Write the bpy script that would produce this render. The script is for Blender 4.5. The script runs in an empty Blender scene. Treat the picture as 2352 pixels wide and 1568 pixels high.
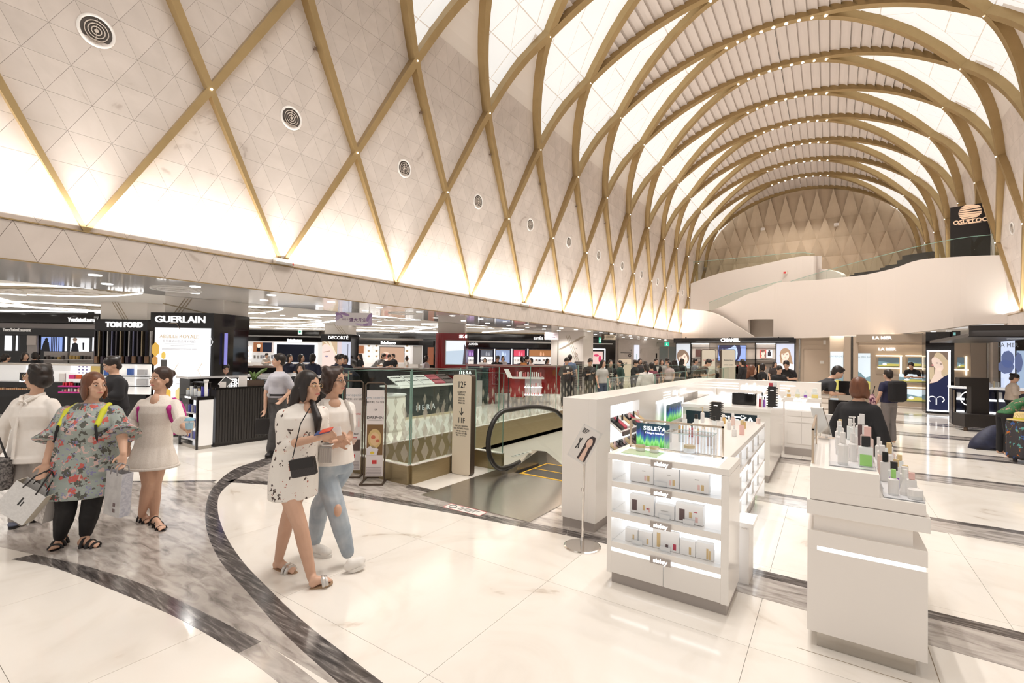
import bpy, bmesh, math, random
from mathutils import Vector, Matrix
random.seed(7)
PI = math.pi
scene = bpy.context.scene
COL = scene.collection
# ------------------------------------------------------------------ camera
YAW, PITCH, ROLL, FPX, PYC = 34.0866, 0.9588, 0.8835, 1079.16, 794.14
CAM = Vector((0, 0, 1.75))
_th, _p, _r = (math.radians(a) for a in (YAW, PITCH, ROLL))
_fwd = Vector((-math.sin(_th) * math.cos(_p), math.cos(_th) * math.cos(_p), math.sin(_p)))
_right0 = Vector((math.cos(_th), math.sin(_th), 0))
_up0 = _right0.cross(_fwd)
_right = _right0 * math.cos(_r) + _up0 * math.sin(_r) * -1
_right = (_right0 * math.cos(_r) - _up0 * -math.sin(_r)).normalized()
_up = _right.cross(_fwd).normalized()
cd = bpy.data.cameras.new('camera')
cam = bpy.data.objects.new('camera', cd)
COL.objects.link(cam)
cd.sensor_width = 36
cd.lens = FPX / 2352 * 36
cd.shift_y = (PYC - 784) / 2352
cd.clip_end = 300
cam.matrix_world = Matrix.Translation(CAM) @ Matrix((_right, _up, -_fwd)).transposed().to_4x4()
scene.camera = cam
# ------------------------------------------------------------------ world and exposure
w = bpy.data.worlds.new('world')
scene.world = w
w.use_nodes = True
bg = w.node_tree.nodes['Background']
bg.inputs[0].default_value = (1, 0.935, 0.875, 1)
bg.inputs[1].default_value = 0.66
vs = scene.view_settings
vs.view_transform = 'Standard'
vs.look = 'None'
vs.gamma = 1
vs.exposure = 0.0
vs.use_curve_mapping = False
# ------------------------------------------------------------------ large lamps of the place
XC = -1.583          # hall centre line
SP = 2.6             # rib spacing
Y00 = 1.889          # rib base number 0
XL, XR = XC - 6.283, XC + 6.283
def area(name, loc, size, energy, rot=(0, 0, 0), color=(1, 0.95, 0.90), spread=180):
 l = bpy.data.lights.new(name, 'AREA')
 l.shape = 'RECTANGLE'
 l.size, l.size_y = size
 l.energy = energy
 l.color = color
 l.spread = math.radians(spread)
 o = bpy.data.objects.new(name, l)
 o.location = loc
 o.rotation_euler = rot
 COL.objects.link(o)
 return o
def spot(name, loc, energy, cone=120, radius=0.06, color=(1, 0.95, 0.90)):
 l = bpy.data.lights.new(name, 'SPOT')
 l.energy = energy
 l.spot_size = math.radians(cone)
 l.spot_blend = 0.6
 l.shadow_soft_size = radius
 l.color = color
 o = bpy.data.objects.new(name, l)
 o.location = loc
 COL.objects.link(o)
 return o
# rows of downlights along the arch crowns
for k in range(0, 13):
 for x in (-1.2, 0.0, 1.2):
  spot('crown_downlight', (XC + x, Y00 + SP * k, 12.40), 330, 110, 0.1)
# cove strips on the ledges above the side bands, washing the walls upwards
area('cove_strip_left', (XL + 0.16, 14.5, 3.25), (0.05, 33), 1000, (0, PI + math.radians(10), 0), (1, 0.965, 0.91), 180)
area('cove_strip_right', (XR - 0.10, 24, 3.27), (0.05, 14), 200, (0, PI - math.radians(10), 0), (1, 0.965, 0.91), 180)
# shop ceiling downlights
for (x, y, e) in ((-8.5, 0.9, 45), (-8.5, 3.4, 45), (-9.5, 6.3, 45), (-8.5, 8.4, 45), (-9.5, 11.3, 45), (-8.5, 14.6, 50), (-9.5, 17.5, 50), (-8.5, 21, 60), (-8.6, 25, 60),
                  (-12, 1.5, 60), (-12, 5, 60), (-13, 8.5, 60), (-15, 2, 60), (-17, 5, 70), (-14, 12, 70), (-18, 8.5, 80), (-22, 11, 90), (-18, 14, 90), (-12, 16, 70), (-14, 19.5, 80), (-21, 16, 90), (-25, 13, 90)):
 spot('shop_downlight', (x, y, 2.73 if x > -10.4 else 2.86), e * 2.4, 140, 0.07, (1, 0.96, 0.92))
# ------------------------------------------------------------------ helpers
def ray(px, py):
 """direction of the photograph's pixel, of unit depth along the view"""
 return _fwd + _right * ((px - 1176) / FPX) - _up * ((py - PYC) / FPX)
def D(px, py, d):
 return CAM + ray(px, py) * d
def FL(px, py, z=0.0):
 r = ray(px, py)
 return CAM + r * ((z - CAM.z) / r.z)
class MB:
 def __init__(self):
  self.v, self.f, self.M = [], [], None
 def add(self, vs, fs):
  n = len(self.v)
  if self.M is not None:
   vs = [self.M @ Vector(p) for p in vs]
  self.v += [tuple(p) for p in vs]
  self.f += [tuple(i + n for i in f) for f in fs]
  return self
 def box(self, x0, x1, y0, y1, z0, z1):
  return self.add([(x0, y0, z0), (x1, y0, z0), (x1, y1, z0), (x0, y1, z0), (x0, y0, z1), (x1, y0, z1), (x1, y1, z1), (x0, y1, z1)],
      [(0, 3, 2, 1), (4, 5, 6, 7), (0, 1, 5, 4), (1, 2, 6, 5), (2, 3, 7, 6), (3, 0, 4, 7)])
 def hexa(self, a, b):
  """two quads of four points each joined into a solid"""
  return self.add(list(a) + list(b), [(0, 3, 2, 1), (4, 5, 6, 7), (0, 1, 5, 4), (1, 2, 6, 5), (2, 3, 7, 6), (3, 0, 4, 7)])
 def prism(self, poly, vec):
  n = len(poly)
  P = [Vector(p) for p in poly]
  Q = [p + Vector(vec) for p in P]
  return self.add(P + Q, [tuple(reversed(range(n))), tuple(range(n, 2 * n))] + [(i, (i + 1) % n, n + (i + 1) % n, n + i) for i in range(n)])
 def poly(self, pts):
  return self.add(pts, [tuple(range(len(pts)))])
 def tube(self, path, r, n=10, closed=False, cap=True):
  P = [Vector(p) for p in path]
  R = r if isinstance(r, (list, tuple)) else [r] * len(P)
  rings = []
  ref = None
  for i, p in enumerate(P):
   a = P[i - 1] if (i > 0 or closed) else p
   b = P[(i + 1) % len(P)] if (i < len(P) - 1 or closed) else p
   t = (b - a).normalized()
   if ref is None:
    ref = Vector((0, 0, 1)) if abs(t.z) < 0.9 else Vector((1, 0, 0))
   s = t.cross(ref).normalized()
   ref = s.cross(t).normalized()
   rings.append([p + (s * math.cos(2 * PI * j / n) + ref * math.sin(2 * PI * j / n)) * R[i] for j in range(n)])
  return self.rings(rings, closed, cap)
 def rings(self, rings, closed=False, cap=True):
  n = len(rings[0])
  m = len(rings)
  vs = [p for r in rings for p in r]
  fs = []
  for i in range(m if closed else m - 1):
   for j in range(n):
    a, b = i * n + j, i * n + (j + 1) % n
    c, d = ((i + 1) % m) * n + (j + 1) % n, ((i + 1) % m) * n + j
    fs.append((a, b, c, d))
  if cap and not closed:
   fs.append(tuple(reversed(range(n))))
   fs.append(tuple(range((m - 1) * n, m * n)))
  return self.add(vs, fs)
 def lathe(self, prof, n=16, c=(0, 0, 0), sx=1, sy=1):
  c = Vector(c)
  return self.rings([[c + Vector((r * sx * math.cos(2 * PI * j / n), r * sy * math.sin(2 * PI * j / n), z)) for j in range(n)] for r, z in prof])
 def ell(self, c, r, n=12, m=8):
  prof = [(math.sin(PI * i / m), -math.cos(PI * i / m)) for i in range(m + 1)]
  prof[0] = (0.02, -1)
  prof[-1] = (0.02, 1)
  c = Vector(c)
  return self.rings([[c + Vector((r[0] * a * math.cos(2 * PI * j / n), r[1] * a * math.sin(2 * PI * j / n), r[2] * b)) for j in range(n)] for a, b in prof])
 def sweep(self, path, side, up, w, h):
  """rectangular bar along path; side/up are lists of unit vectors, w/h lists or numbers; top at path, body towards -up"""
  n = len(path)
  W = w if isinstance(w, (list, tuple)) else [w] * n
  H = h if isinstance(h, (list, tuple)) else [h] * n
  rg = []
  for i in range(n):
   p, s, u = Vector(path[i]), Vector(side[i]) * W[i] / 2, Vector(up[i]) * H[i]
   rg.append([p - s - u, p + s - u, p + s, p - s])
  return self.rings(rg)
 def build(self, name, mat, parent=None, smooth=False, bevel=0):
  me = bpy.data.meshes.new(name)
  me.from_pydata(self.v, [], self.f)
  me.update()
  if smooth:
   me.polygons.foreach_set('use_smooth', [True] * len(me.polygons))
  me.materials.append(mat)
  return put(name, me, parent, bevel)
def put(name, me, parent=None, bevel=0):
 o = bpy.data.objects.new(name, me)
 COL.objects.link(o)
 if parent is not None:
  o.parent = parent
 if bevel:
  b = o.modifiers.new('bevel', 'BEVEL')
  b.width = bevel
  b.segments = 2
  b.limit_method = 'ANGLE'
 return o
def B(name, mat, parent, *boxes, bevel=0):
 m = MB()
 for b in boxes:
  m.box(*b)
 return m.build(name, mat, parent, bevel=bevel)
def tag(o, label, cat, group=None):
 o['label'] = label
 o['category'] = cat
 if group:
  o['group'] = group
 return o
def thing(name, label, cat, loc=(0, 0, 0), rz=0, group=None):
 o = bpy.data.objects.new(name, None)
 o.empty_display_size = 0.1
 COL.objects.link(o)
 o.location = loc
 o.rotation_euler = (0, 0, rz)
 return tag(o, label, cat, group)
def struct(o):
 o['kind'] = 'structure'
 return o
def sempty(name, loc=(0, 0, 0)):
 o = bpy.data.objects.new(name, None)
 COL.objects.link(o)
 o.location = loc
 return struct(o)
_txt = {}
def text(s, size, mat, parent, M, depth=0.006, bold=0.0, name='lettering', align='CENTER', sx=1.0):
 """flat lettering in the local XY plane of M"""
 key = (s, size, depth, bold, align, sx)
 me = _txt.get(key)
 if me is None:
  cu = bpy.data.curves.new('lettering', 'FONT')
  cu.body = s
  cu.size = size
  cu.extrude = depth / 2
  cu.offset = bold
  cu.align_x = align
  cu.align_y = 'CENTER'
  cu.resolution_u = 3
  o = bpy.data.objects.new('lettering_tmp', cu)
  me = bpy.data.meshes.new_from_object(o)
  bpy.data.objects.remove(o)
  bpy.data.curves.remove(cu)
  if sx != 1:
   me.transform(Matrix.Diagonal((sx, 1, 1, 1)))
  _txt[key] = me
 me = me.copy()
 me.materials.clear()
 me.materials.append(mat)
 o = put(name, me, parent)
 o.matrix_local = M
 return o
def FR(p, ang=0.0, tilt=0.0):
 """frame of an upright panel facing -Y when ang=0: x right, y up"""
 return Matrix.Translation(Vector(p)) @ Matrix.Rotation(ang, 4, 'Z') @ Matrix.Rotation(PI / 2 - tilt, 4, 'X')
# ------------------------------------------------------------------ materials
_m = {}
def mat(name, col=(0.8, 0.8, 0.8), rough=0.5, metal=0.0, emit=None, es=1.0, spec=0.5, trans=0.0, ior=1.45, alpha=1.0, coat=0.0):
 if name in _m:
  return _m[name]
 m = bpy.data.materials.new(name)
 m.use_nodes = True
 b = m.node_tree.nodes['Principled BSDF']
 b.inputs['Base Color'].default_value = (*col, 1)
 b.inputs['Roughness'].default_value = rough
 b.inputs['Metallic'].default_value = metal
 b.inputs['Specular IOR Level'].default_value = spec
 b.inputs['Transmission Weight'].default_value = trans
 b.inputs['IOR'].default_value = ior
 b.inputs['Alpha'].default_value = alpha
 b.inputs['Coat Weight'].default_value = coat
 if emit:
  b.inputs['Emission Color'].default_value = (*emit, 1)
  b.inputs['Emission Strength'].default_value = es
 _m[name] = m
 return m
def nodes(m):
 nt = m.node_tree
 return nt, nt.nodes['Principled BSDF'], nt.nodes.new, nt.links.new
def ramp(nt, fac, stops):
 r = nt.nodes.new('ShaderNodeValToRGB')
 el = r.color_ramp.elements
 el[0].position, el[0].color = stops[0][0], (*stops[0][1], 1)
 el[1].position, el[1].color = stops[-1][0], (*stops[-1][1], 1)
 for p, c in stops[1:-1]:
  e = el.new(p)
  e.color = (*c, 1)
 nt.links.new(fac, r.inputs[0])
 return r.outputs[0]
def noise_mat(name, stops, scale=4, detail=6, rough=0.4, dist=0.6, stretch=(1, 1, 1), rot=(0, 0, 0), vary=0.0, metal=0, spec=0.5, bump=0, wave=None, coat=0, coords='Object'):
 """procedural stone / cloth: noise through a colour ramp; vary = brightness difference from piece to piece"""
 if name in _m:
  return _m[name]
 m = mat(name, stops[0][1], rough, metal, spec=spec, coat=coat)
 nt, b, N, L = nodes(m)
 if coords == 'World':
  g = N('ShaderNodeNewGeometry')
  src = g.outputs['Position']
 else:
  tc = N('ShaderNodeTexCoord')
  src = tc.outputs['Object']
 mp = N('ShaderNodeMapping')
 mp.inputs['Scale'].default_value = stretch
 mp.inputs['Rotation'].default_value = rot
 L(src, mp.inputs[0])
 if wave:
  nz = N('ShaderNodeTexWave')
  nz.inputs['Scale'].default_value = scale
  nz.inputs['Distortion'].default_value = wave
  nz.inputs['Detail'].default_value = detail
  nz.inputs['Detail Scale'].default_value = 1.5
  L(mp.outputs[0], nz.inputs['Vector'])
  fac = nz.outputs['Fac']
 else:
  nz = N('ShaderNodeTexNoise')
  nz.inputs['Scale'].default_value = scale
  nz.inputs['Detail'].default_value = detail
  nz.inputs['Distortion'].default_value = dist
  L(mp.outputs[0], nz.inputs['Vector'])
  fac = nz.outputs['Fac']
 col = ramp(nt, fac, stops)
 if vary:
  oi = N('ShaderNodeObjectInfo')
  gi = N('ShaderNodeNewGeometry')
  ad = N('ShaderNodeMath')
  ad.operation = 'ADD'
  L(oi.outputs['Random'], ad.inputs[0])
  L(gi.outputs['Random Per Island'], ad.inputs[1])
  fr = N('ShaderNodeMath')
  fr.operation = 'FRACT'
  L(ad.outputs[0], fr.inputs[0])
  mr = N('ShaderNodeMapRange')
  mr.inputs['To Min'].default_value = 1 - vary
  mr.inputs['To Max'].default_value = 1
  L(fr.outputs[0], mr.inputs[0])
  mx = N('ShaderNodeVectorMath')
  mx.operation = 'SCALE'
  L(col, mx.inputs[0])
  L(mr.outputs[0], mx.inputs['Scale'])
  col = mx.outputs[0]
 L(col, b.inputs['Base Color'])
 if bump:
  bp = N('ShaderNodeBump')
  bp.inputs['Strength'].default_value = bump
  L(fac, bp.inputs['Height'])
  L(bp.outputs[0], b.inputs['Normal'])
 return m
GOLD = noise_mat('champagne_metal', [(0.3, (0.365, 0.255, 0.118)), (0.7, (0.41, 0.29, 0.14))], 3, rough=0.38, metal=0.55)
MARBLE = noise_mat('wall_marble', [(0.27, (0.50, 0.42, 0.37)), (0.34, (0.64, 0.565, 0.51)), (0.6, (0.69, 0.61, 0.555)), (0.9, (0.71, 0.635, 0.58))], 1.3, 9, 0.42, 2.2, (1, 1, 1), vary=0.09, coords='World')
GROUT = mat('stone_joint', (0.33, 0.255, 0.20), 0.8)
BEIGE = mat('smooth_beige_panel', (0.72, 0.65, 0.59), 0.5)
LUM = mat('luminous_panel', (0.3, 0.29, 0.28), 0.4, emit=(1, 0.965, 0.91), es=0.76)
LUMJ = mat('luminous_panel_joint', (0.35, 0.28, 0.22), 0.6, emit=(1, 0.9, 0.8), es=0.42)
SLAT = mat('ceiling_slat', (0.60, 0.525, 0.475), 0.55)
GAPSHADE = mat('painted_void_shade', (0.05, 0.045, 0.04), 0.9)
LAMP = mat('lamp_glow', (1, 1, 1), 0.5, emit=(1, 0.95, 0.85), es=6)
WHITE = mat('white_paint', (0.80, 0.755, 0.70), 0.55)
CEIL = mat('white_ceiling', (0.80, 0.78, 0.75), 0.6)
# glass: thin panes, a little green
GLASS = mat('clear_glass', (0.86, 0.95, 0.91), 0.0, trans=1.0, ior=1.05, spec=0.5)
def thin_glass(name, tint, refl=0.08):
 if name in _m:
  return _m[name]
 m = bpy.data.materials.new(name)
 m.use_nodes = True
 nt = m.node_tree
 nt.nodes.remove(nt.nodes['Principled BSDF'])
 t = nt.nodes.new('ShaderNodeBsdfTransparent')
 t.inputs[0].default_value = (*tint, 1)
 g = nt.nodes.new('ShaderNodeBsdfGlossy')
 g.inputs['Roughness'].default_value = 0.0
 fr = nt.nodes.new('ShaderNodeFresnel')
 fr.inputs['IOR'].default_value = 1.4
 mx = nt.nodes.new('ShaderNodeMixShader')
 ge = nt.nodes.new('ShaderNodeNewGeometry')
 iv = nt.nodes.new('ShaderNodeMath')
 iv.operation = 'SUBTRACT'
 iv.inputs[0].default_value = 1.0
 nt.links.new(ge.outputs['Backfacing'], iv.inputs[1])
 mu = nt.nodes.new('ShaderNodeMath')
 mu.operation = 'MULTIPLY'
 nt.links.new(fr.outputs[0], mu.inputs[0])
 nt.links.new(iv.outputs[0], mu.inputs[1])
 nt.links.new(mu.outputs[0], mx.inputs[0])
 nt.links.new(t.outputs[0], mx.inputs[1])
 nt.links.new(g.outputs[0], mx.inputs[2])
 nt.links.new(mx.outputs[0], nt.nodes['Material Output'].inputs[0])
 _m[name] = m
 return m
PANE = thin_glass('balustrade_glass', (0.93, 0.965, 0.945))
ACRYL = thin_glass('clear_acrylic', (0.95, 0.96, 0.97))
# ================================================================== the vault
# half section, measured on the inner face of the ribs: (distance from centre, height)
_sec = [(6.283, 3.228), (6.156, 4.415), (6.029, 5.602), (5.915, 6.80), (5.782, 8.01), (5.42, 9.30), (4.752, 10.39), (3.35, 11.62), (1.75, 12.42), (0.0, 12.68)]
def _cr(P, i, t):
 g = lambda j: Vector(P[max(0, min(len(P) - 1, j))]) if j < len(P) else Vector((-P[len(P) - 2][0], P[len(P) - 2][1]))
 a, b, c, d = g(i - 1), g(i), g(i + 1), g(i + 2)
 return 0.5 * ((2 * b) + (c - a) * t + (2 * a - 5 * b + 4 * c - d) * t * t + (3 * b - a - 3 * c + d) * t ** 3)
_S = []
for i in range(len(_sec) - 1):
 for j in range(24):
  _S.append(_cr(_sec, i, j / 24))
_S.append(Vector(_sec[-1]))
_L = [0.0]
for a, b in zip(_S, _S[1:]):
 _L.append(_L[-1] + (b - a).length)
_node = {n: _L[24 * i] for n, i in (('B', 0), ('1', 2), ('2', 4), ('3', 6), ('C', 9))}
def sec(u):
 """(x, z, nx, nz): section point at arc length u, with inward normal, right half"""
 u = max(0.0, min(_L[-1] - 1e-6, u))
 import bisect
 i = max(0, min(len(_S) - 2, bisect.bisect_right(_L, u) - 1))
 t = (u - _L[i]) / (_L[i + 1] - _L[i])
 p = _S[i].lerp(_S[i + 1], t)
 a, b = _S[max(0, i - 1)], _S[min(len(_S) - 1, i + 2)]
 d = (b - a).normalized()
 return p.x, p.y, -d.y, d.x
def dep(u):
 """depth of the skin behind the rib face"""
 return 0.045 + 0.065 * min(1, u / _node['1']) + 0.08 * min(1, max(0, u - _node['1']) / 2.4) + 0.04 * min(1, max(0, u - _node['2']) / 2)
def SK(side, u, y, off=0.0):
 """point on the vault skin; side -1 left, +1 right; off moves it into the hall"""
 x, z, nx, nz = sec(u)
 if nz > 0:
  nx, nz = -nx, -nz
 if u < _node['2'] and nx > 0:
  nx, nz = -nx, -nz
 k = off - dep(u)
 return Vector((XC + side * (x + nx * k), y, z + nz * k))
def RIBY(u):
 """distance along the hall from the crown plane of a rib at arc length u, in spacings"""
 n = _node
 if u <= n['1']:
  return 2.0 - 0.5 * u / n['1'] - 0.0
 if u <= n['2']:
  return 1.5 - 0.5 * (u - n['1']) / (n['2'] - n['1'])
 if u <= n['3']:
  return 1.0 - 0.5 * (u - n['2']) / (n['3'] - n['2'])
 x = sec(u)[0]
 t = max(0.0, (x - 0.7) / (4.752 - 0.7))
 return 0.5 * t ** 1.45
UC = _node['C']
ribn = 0
KMIN = {-1: -3, 1: 3}
KMAX = 13
def wall_end(k):
 return Y00 + SP * k
ENDY = Y00 + SP * 13.0   # end wall
for kc in range(-3, KMAX + 3):
 for sgn in (-1, 1):
  # rib through crown kc: on the left it leans by -sgn, on the right by +sgn
  pts = []
  N = 44
  for side in (-1, 1):
   us = [UC * (i / N) for i in range(N + 1)]
   seg = [(side, u) for u in us]
   pts += seg if side == -1 else list(reversed(seg))[1:]
  path, sd, up, W, H = [], [], [], [], []
  for side, u in pts:
   off = RIBY(u) * SP * sgn * side
   x, z, nx, nz = sec(u)
   path.append(Vector((XC + side * x, wall_end(kc) + off, z + (0.004 if sgn < 0 else 0))))
  runs, cur = [], []
  for i, (side, u) in enumerate(pts):
   y = path[i].y
   ok = (y < ENDY + 0.05) and (y > (-1.6 if side == -1 else 9.0))
   if ok:
    cur.append(i)
   elif cur:
    runs.append(cur)
    cur = []
  if cur:
   runs.append(cur)
  mb = MB()
  for run in runs:
   if len(run) < 3:
    continue
   P_, S_, U_, W_, H_ = [], [], [], [], []
   for i in run:
    side, u = pts[i]
    t = (path[min(i + 1, len(path) - 1)] - path[max(i - 1, 0)]).normalized()
    x, z, nx, nz = sec(u)
    n = Vector((side * nx, 0, nz))
    if n.dot(Vector((XC - path[i].x, 0, 6 - path[i].z))) < 0:
     n = -n
    s = t.cross(n).normalized()
    P_.append(path[i]); S_.append(s); U_.append(n)
    q = min(1, u / _node['1'])
    W_.append((0.055 if sgn > 0 else 0.05) + 0.045 * q + 0.05 * min(1, max(0, u - _node['1']) / 2.4) + 0.06 * min(1, max(0, u - _node['2']) / 3))
    H_.append(dep(u) + 0.02)
   mb.sweep(P_, S_, U_, W_, H_)
  if mb.v:
   ribn += 1
   rib = struct(mb.build('trim_%d' % ribn, GOLD, None))
   if sgn == 1 and 4 <= kc <= 12:
    for q in range(9):
     xx = -1.45 + 2.9 * q / 8
     zz = None
     for uu in range(200):
      u = UC * (0.6 + 0.4 * uu / 199)
      if sec(u)[0] <= abs(xx):
       zz = sec(u)[1]
       break
     if zz is None:
      zz = 12.68
     m2 = MB().lathe([(0.0, 0), (0.055, 0), (0.055, -0.012), (0.0, -0.012)], 12)
     o = m2.build('downlight', LAMP, rib)
     o.location = (XC + xx, wall_end(kc), zz)
     o.rotation_euler = (0, -math.atan2(0.36 * xx, 1.7), 0)
# small node lights where the ribs cross
_nl = bpy.data.meshes.new('node_light')
_b = MB().ell((0, 0, 0), (0.016, 0.016, 0.016), 8, 6)
_nl.from_pydata(_b.v, [], _b.f)
_nl.materials.append(LAMP)
for side in (-1, 1):
 for nm, u, half in (('1', _node['1'], 0.5), ('2', _node['2'], 0.0), ('3', _node['3'], 0.5)):
  for k in range(-1 if side == -1 else 4, 13):
   y = Y00 + SP * (k + half)
   if y > ENDY:
    continue
   o = put('node_light', _nl, rib)
   o.location = SK(side, u, y, dep(u) + 0.01)
# ---- walls: backing shell + triangular marble pieces
def tri_piece(mb, side, tri, gap, off0, off1):
 """tri: three (u, y); shrunk by the joint, extruded out of the skin"""
 cu = sum(p[0] for p in tri) / 3
 cy = sum(p[1] for p in tri) / 3
 r = []
 for (u, y) in tri:
  d = math.hypot(u - cu, y - cy)
  s = 1 - gap * 2 / max(d, 0.05)
  r.append((cu + (u - cu) * s, cy + (y - cy) * s))
 if side == 1:
  r.reverse()
 a = [SK(side, u, y, off0) for u, y in r]
 b = [SK(side, u, y, off1) for u, y in r]
 n = len(a)
 mb.add(a + b, [tuple(range(n, 2 * n))] + [(i, (i + 1) % n, n + (i + 1) % n, n + i) for i in range(n)])
ROWS = [(_node['B'] + (_node['1'] - _node['B']) * i / 6) for i in range(6)] + [(_node['1'] + (_node['2'] - _node['1']) * i / 6) for i in range(6)] + \
       [(_node['2'] + (_node['3'] - _node['2']) * i / 6) for i in range(7)]
HB = SP / 12     # half base of a piece
for side, name, y0k, y1k in ((-1, 'wall_left', -1, 13), (1, 'wall_right', 4, 13)):
 wall = sempty(name)
 # backing shell (dark joints) up to the third node, split so ribs hide its rim
 mb = MB()
 ys = [Y00 + SP * (y0k + (y1k - y0k) * i / 28) for i in range(29)]
 us = ROWS
 grid = [[SK(side, u, y, -0.02) for y in ys] for u in us]
 for i in range(len(us) - 1):
  for j in range(len(ys) - 1):
   mb.add([grid[i][j], grid[i][j + 1], grid[i + 1][j + 1], grid[i + 1][j]], [(0, 1, 2, 3)])
 mb.build('backing', GROUT, wall)
 pieces = []
 for r in range(14):
  u0, u1 = ROWS[r], ROWS[r + 1]
  par = r % 2
  n0 = int(y0k * 12) - 1
  for c in range(n0, int(y1k * 12) + 2):
   # triangle c of the row: pointing up when (c+par) even
   ya, yb, yc = Y00 + HB * (c - 1), Y00 + HB * (c + 1), Y00 + HB * c
   if yb > ENDY + 0.3 or ya < Y00 + SP * y0k - 0.3:
    continue
   upw = (c + par) % 2 == 1
   tri = [(u0, ya), (u0, yb), (u1, yc)] if upw else [(u1, ya), (u0, yc), (u1, yb)]
   if r >= 12:
    # above the second node only inside the lower lozenges
    kk = (c * HB / SP) % 1.0
    d = abs(kk - 0.5)
    lim = 0.5 * (1 - (r - 12 + (0.33 if upw else 0.67)) / 6)
    if d > lim:
     continue
   pieces.append(tri)
 ref = Vector((0, 0, 1.75))
 def cent(t):
  return SK(side, sum(p[0] for p in t) / 3, sum(p[1] for p in t) / 3)
 def seen(t):
  p = cent(t) - ref
  v = (p.dot(_right), p.dot(_up), p.dot(_fwd))
  if v[2] < 0.5:
   return 1e9
  x = 1176 + FPX * v[0] / v[2]
  y = PYC - FPX * v[1] / v[2]
  return p.length if (-60 < x < 2412 and -60 < y < 1600) else 1e6 + p.length
 pieces.sort(key=seen)
 for t in pieces[:300]:
  m = MB()
  tri_piece(m, side, t, 0.0012, -0.012, 0.0)
  m.build('marble_tile', MARBLE, wall)
 m = MB()
 for t in pieces[300:]:
  tri_piece(m, side, t, 0.0012, -0.012, 0.0)
 o = m.build('marble_tiles', MARBLE, wall)
 o['kind'] = 'stuff'
 # lighter smooth panels closing the lower lozenges
 for k in range(y0k, y1k):
  yc = Y00 + SP * (k + 0.5)
  if yc > ENDY:
   continue
  m = MB()
  uA, uB = ROWS[14], _node['3']
  nn = 6
  rows = []
  for i in range(nn + 1):
   u = uA + (uB - uA) * i / nn
   hw = SP * 0.5 * (1 - (u - _node['2']) / (_node['3'] - _node['2']))
   rows.append((SK(side, u, yc - hw, 0.0), SK(side, u, yc + hw, 0.0)))
  for (a, b), (c, d) in zip(rows, rows[1:]):
   q = [a, b, d, c]
   m.add(q if side == -1 else q[::-1], [(0, 1, 2, 3)])
  m.build('beige_panel', BEIGE, wall)
# ---- ceiling: luminous lozenges and scalloped slats
ceil = sempty('ceiling')
NR = 3
LB = SP / 3      # base of a luminous piece
def clip(poly, a, b, c):
 """keep a*u+b*y<=c"""
 out = []
 for i in range(len(poly)):
  p, q = poly[i], poly[(i + 1) % len(poly)]
  fp, fq = a * p[0] + b * p[1] - c, a * q[0] + b * q[1] - c
  if fp <= 1e-9:
   out.append(p)
  if (fp < 0 < fq) or (fq < 0 < fp):
   t = fp / (fp - fq)
   out.append((p[0] + (q[0] - p[0]) * t, p[1] + (q[1] - p[1]) * t))
 return out
lrows = [_node['2'] + (_node['3'] - _node['2']) * i / 3 for i in range(4)]
du = lrows[1] - lrows[0]
while lrows[-1] + du < UC - 0.6:
 lrows.append(lrows[-1] + du)
for side in (-1, 1):
 back = MB()
 for k in range(0 if side == -1 else 3, 14):
  yc = Y00 + SP * k
  for r in range(len(lrows) - 1):
   u0, u1 = lrows[r], lrows[r + 1]
   w0 = (SP * 0.5 * r / 3) if r <= 3 else RIBY(u0) * SP
   w1 = (SP * 0.5 * (r + 1) / 3) if r < 3 else RIBY(u1) * SP
   ymax = ENDY - 0.02 - yc
   back_poly = [(u0, -w0), (u0, min(w0, ymax)), (u1, min(w1, ymax)), (u1, -w1)]
   if ymax < -max(w0, w1) + 0.1:
    continue
   bp = [SK(side, u, yc + y, -0.014) for u, y in back_poly]
   back.poly(bp if side == -1 else bp[::-1])
   for c in range(-4, 5):
    for upw in (True, False):
     sh = (LB / 2 if r % 2 == 1 else 0)
     x0 = c * LB + sh
     tri = [(u0, x0 - LB / 2), (u0, x0 + LB / 2), (u1, x0)] if upw else [(u1, x0), (u0, x0 + LB / 2), (u1, x0 + LB)]
     # keep |y| < w(u) (linear in the row)
     s = (w1 - w0) / (u1 - u0)
     p = clip(tri, -s, 1, w0 - s * u0)
     if len(p) >= 3:
      p = clip(p, -s, -1, w0 - s * u0)
     if len(p) >= 3:
      p = clip(p, 0, 1, ymax)
     if len(p) < 3:
      continue
     ar = abs(sum(p[i][0] * p[(i + 1) % len(p)][1] - p[(i + 1) % len(p)][0] * p[i][1] for i in range(len(p)))) / 2
     if ar < 0.01:
      continue
     m = MB()
     pp = [(u, yc + y) for u, y in p]
     # orientation
     sa = sum(p[i][0] * p[(i + 1) % len(p)][1] - p[(i + 1) % len(p)][0] * p[i][1] for i in range(len(p)))
     if sa < 0:
      pp.reverse()
     tri_piece(m, side, pp, 0.013, -0.012, 0.0)
     m.build('luminous_pane', LUM, ceil)
 back.build('pane_backing', LUMJ, ceil)
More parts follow.
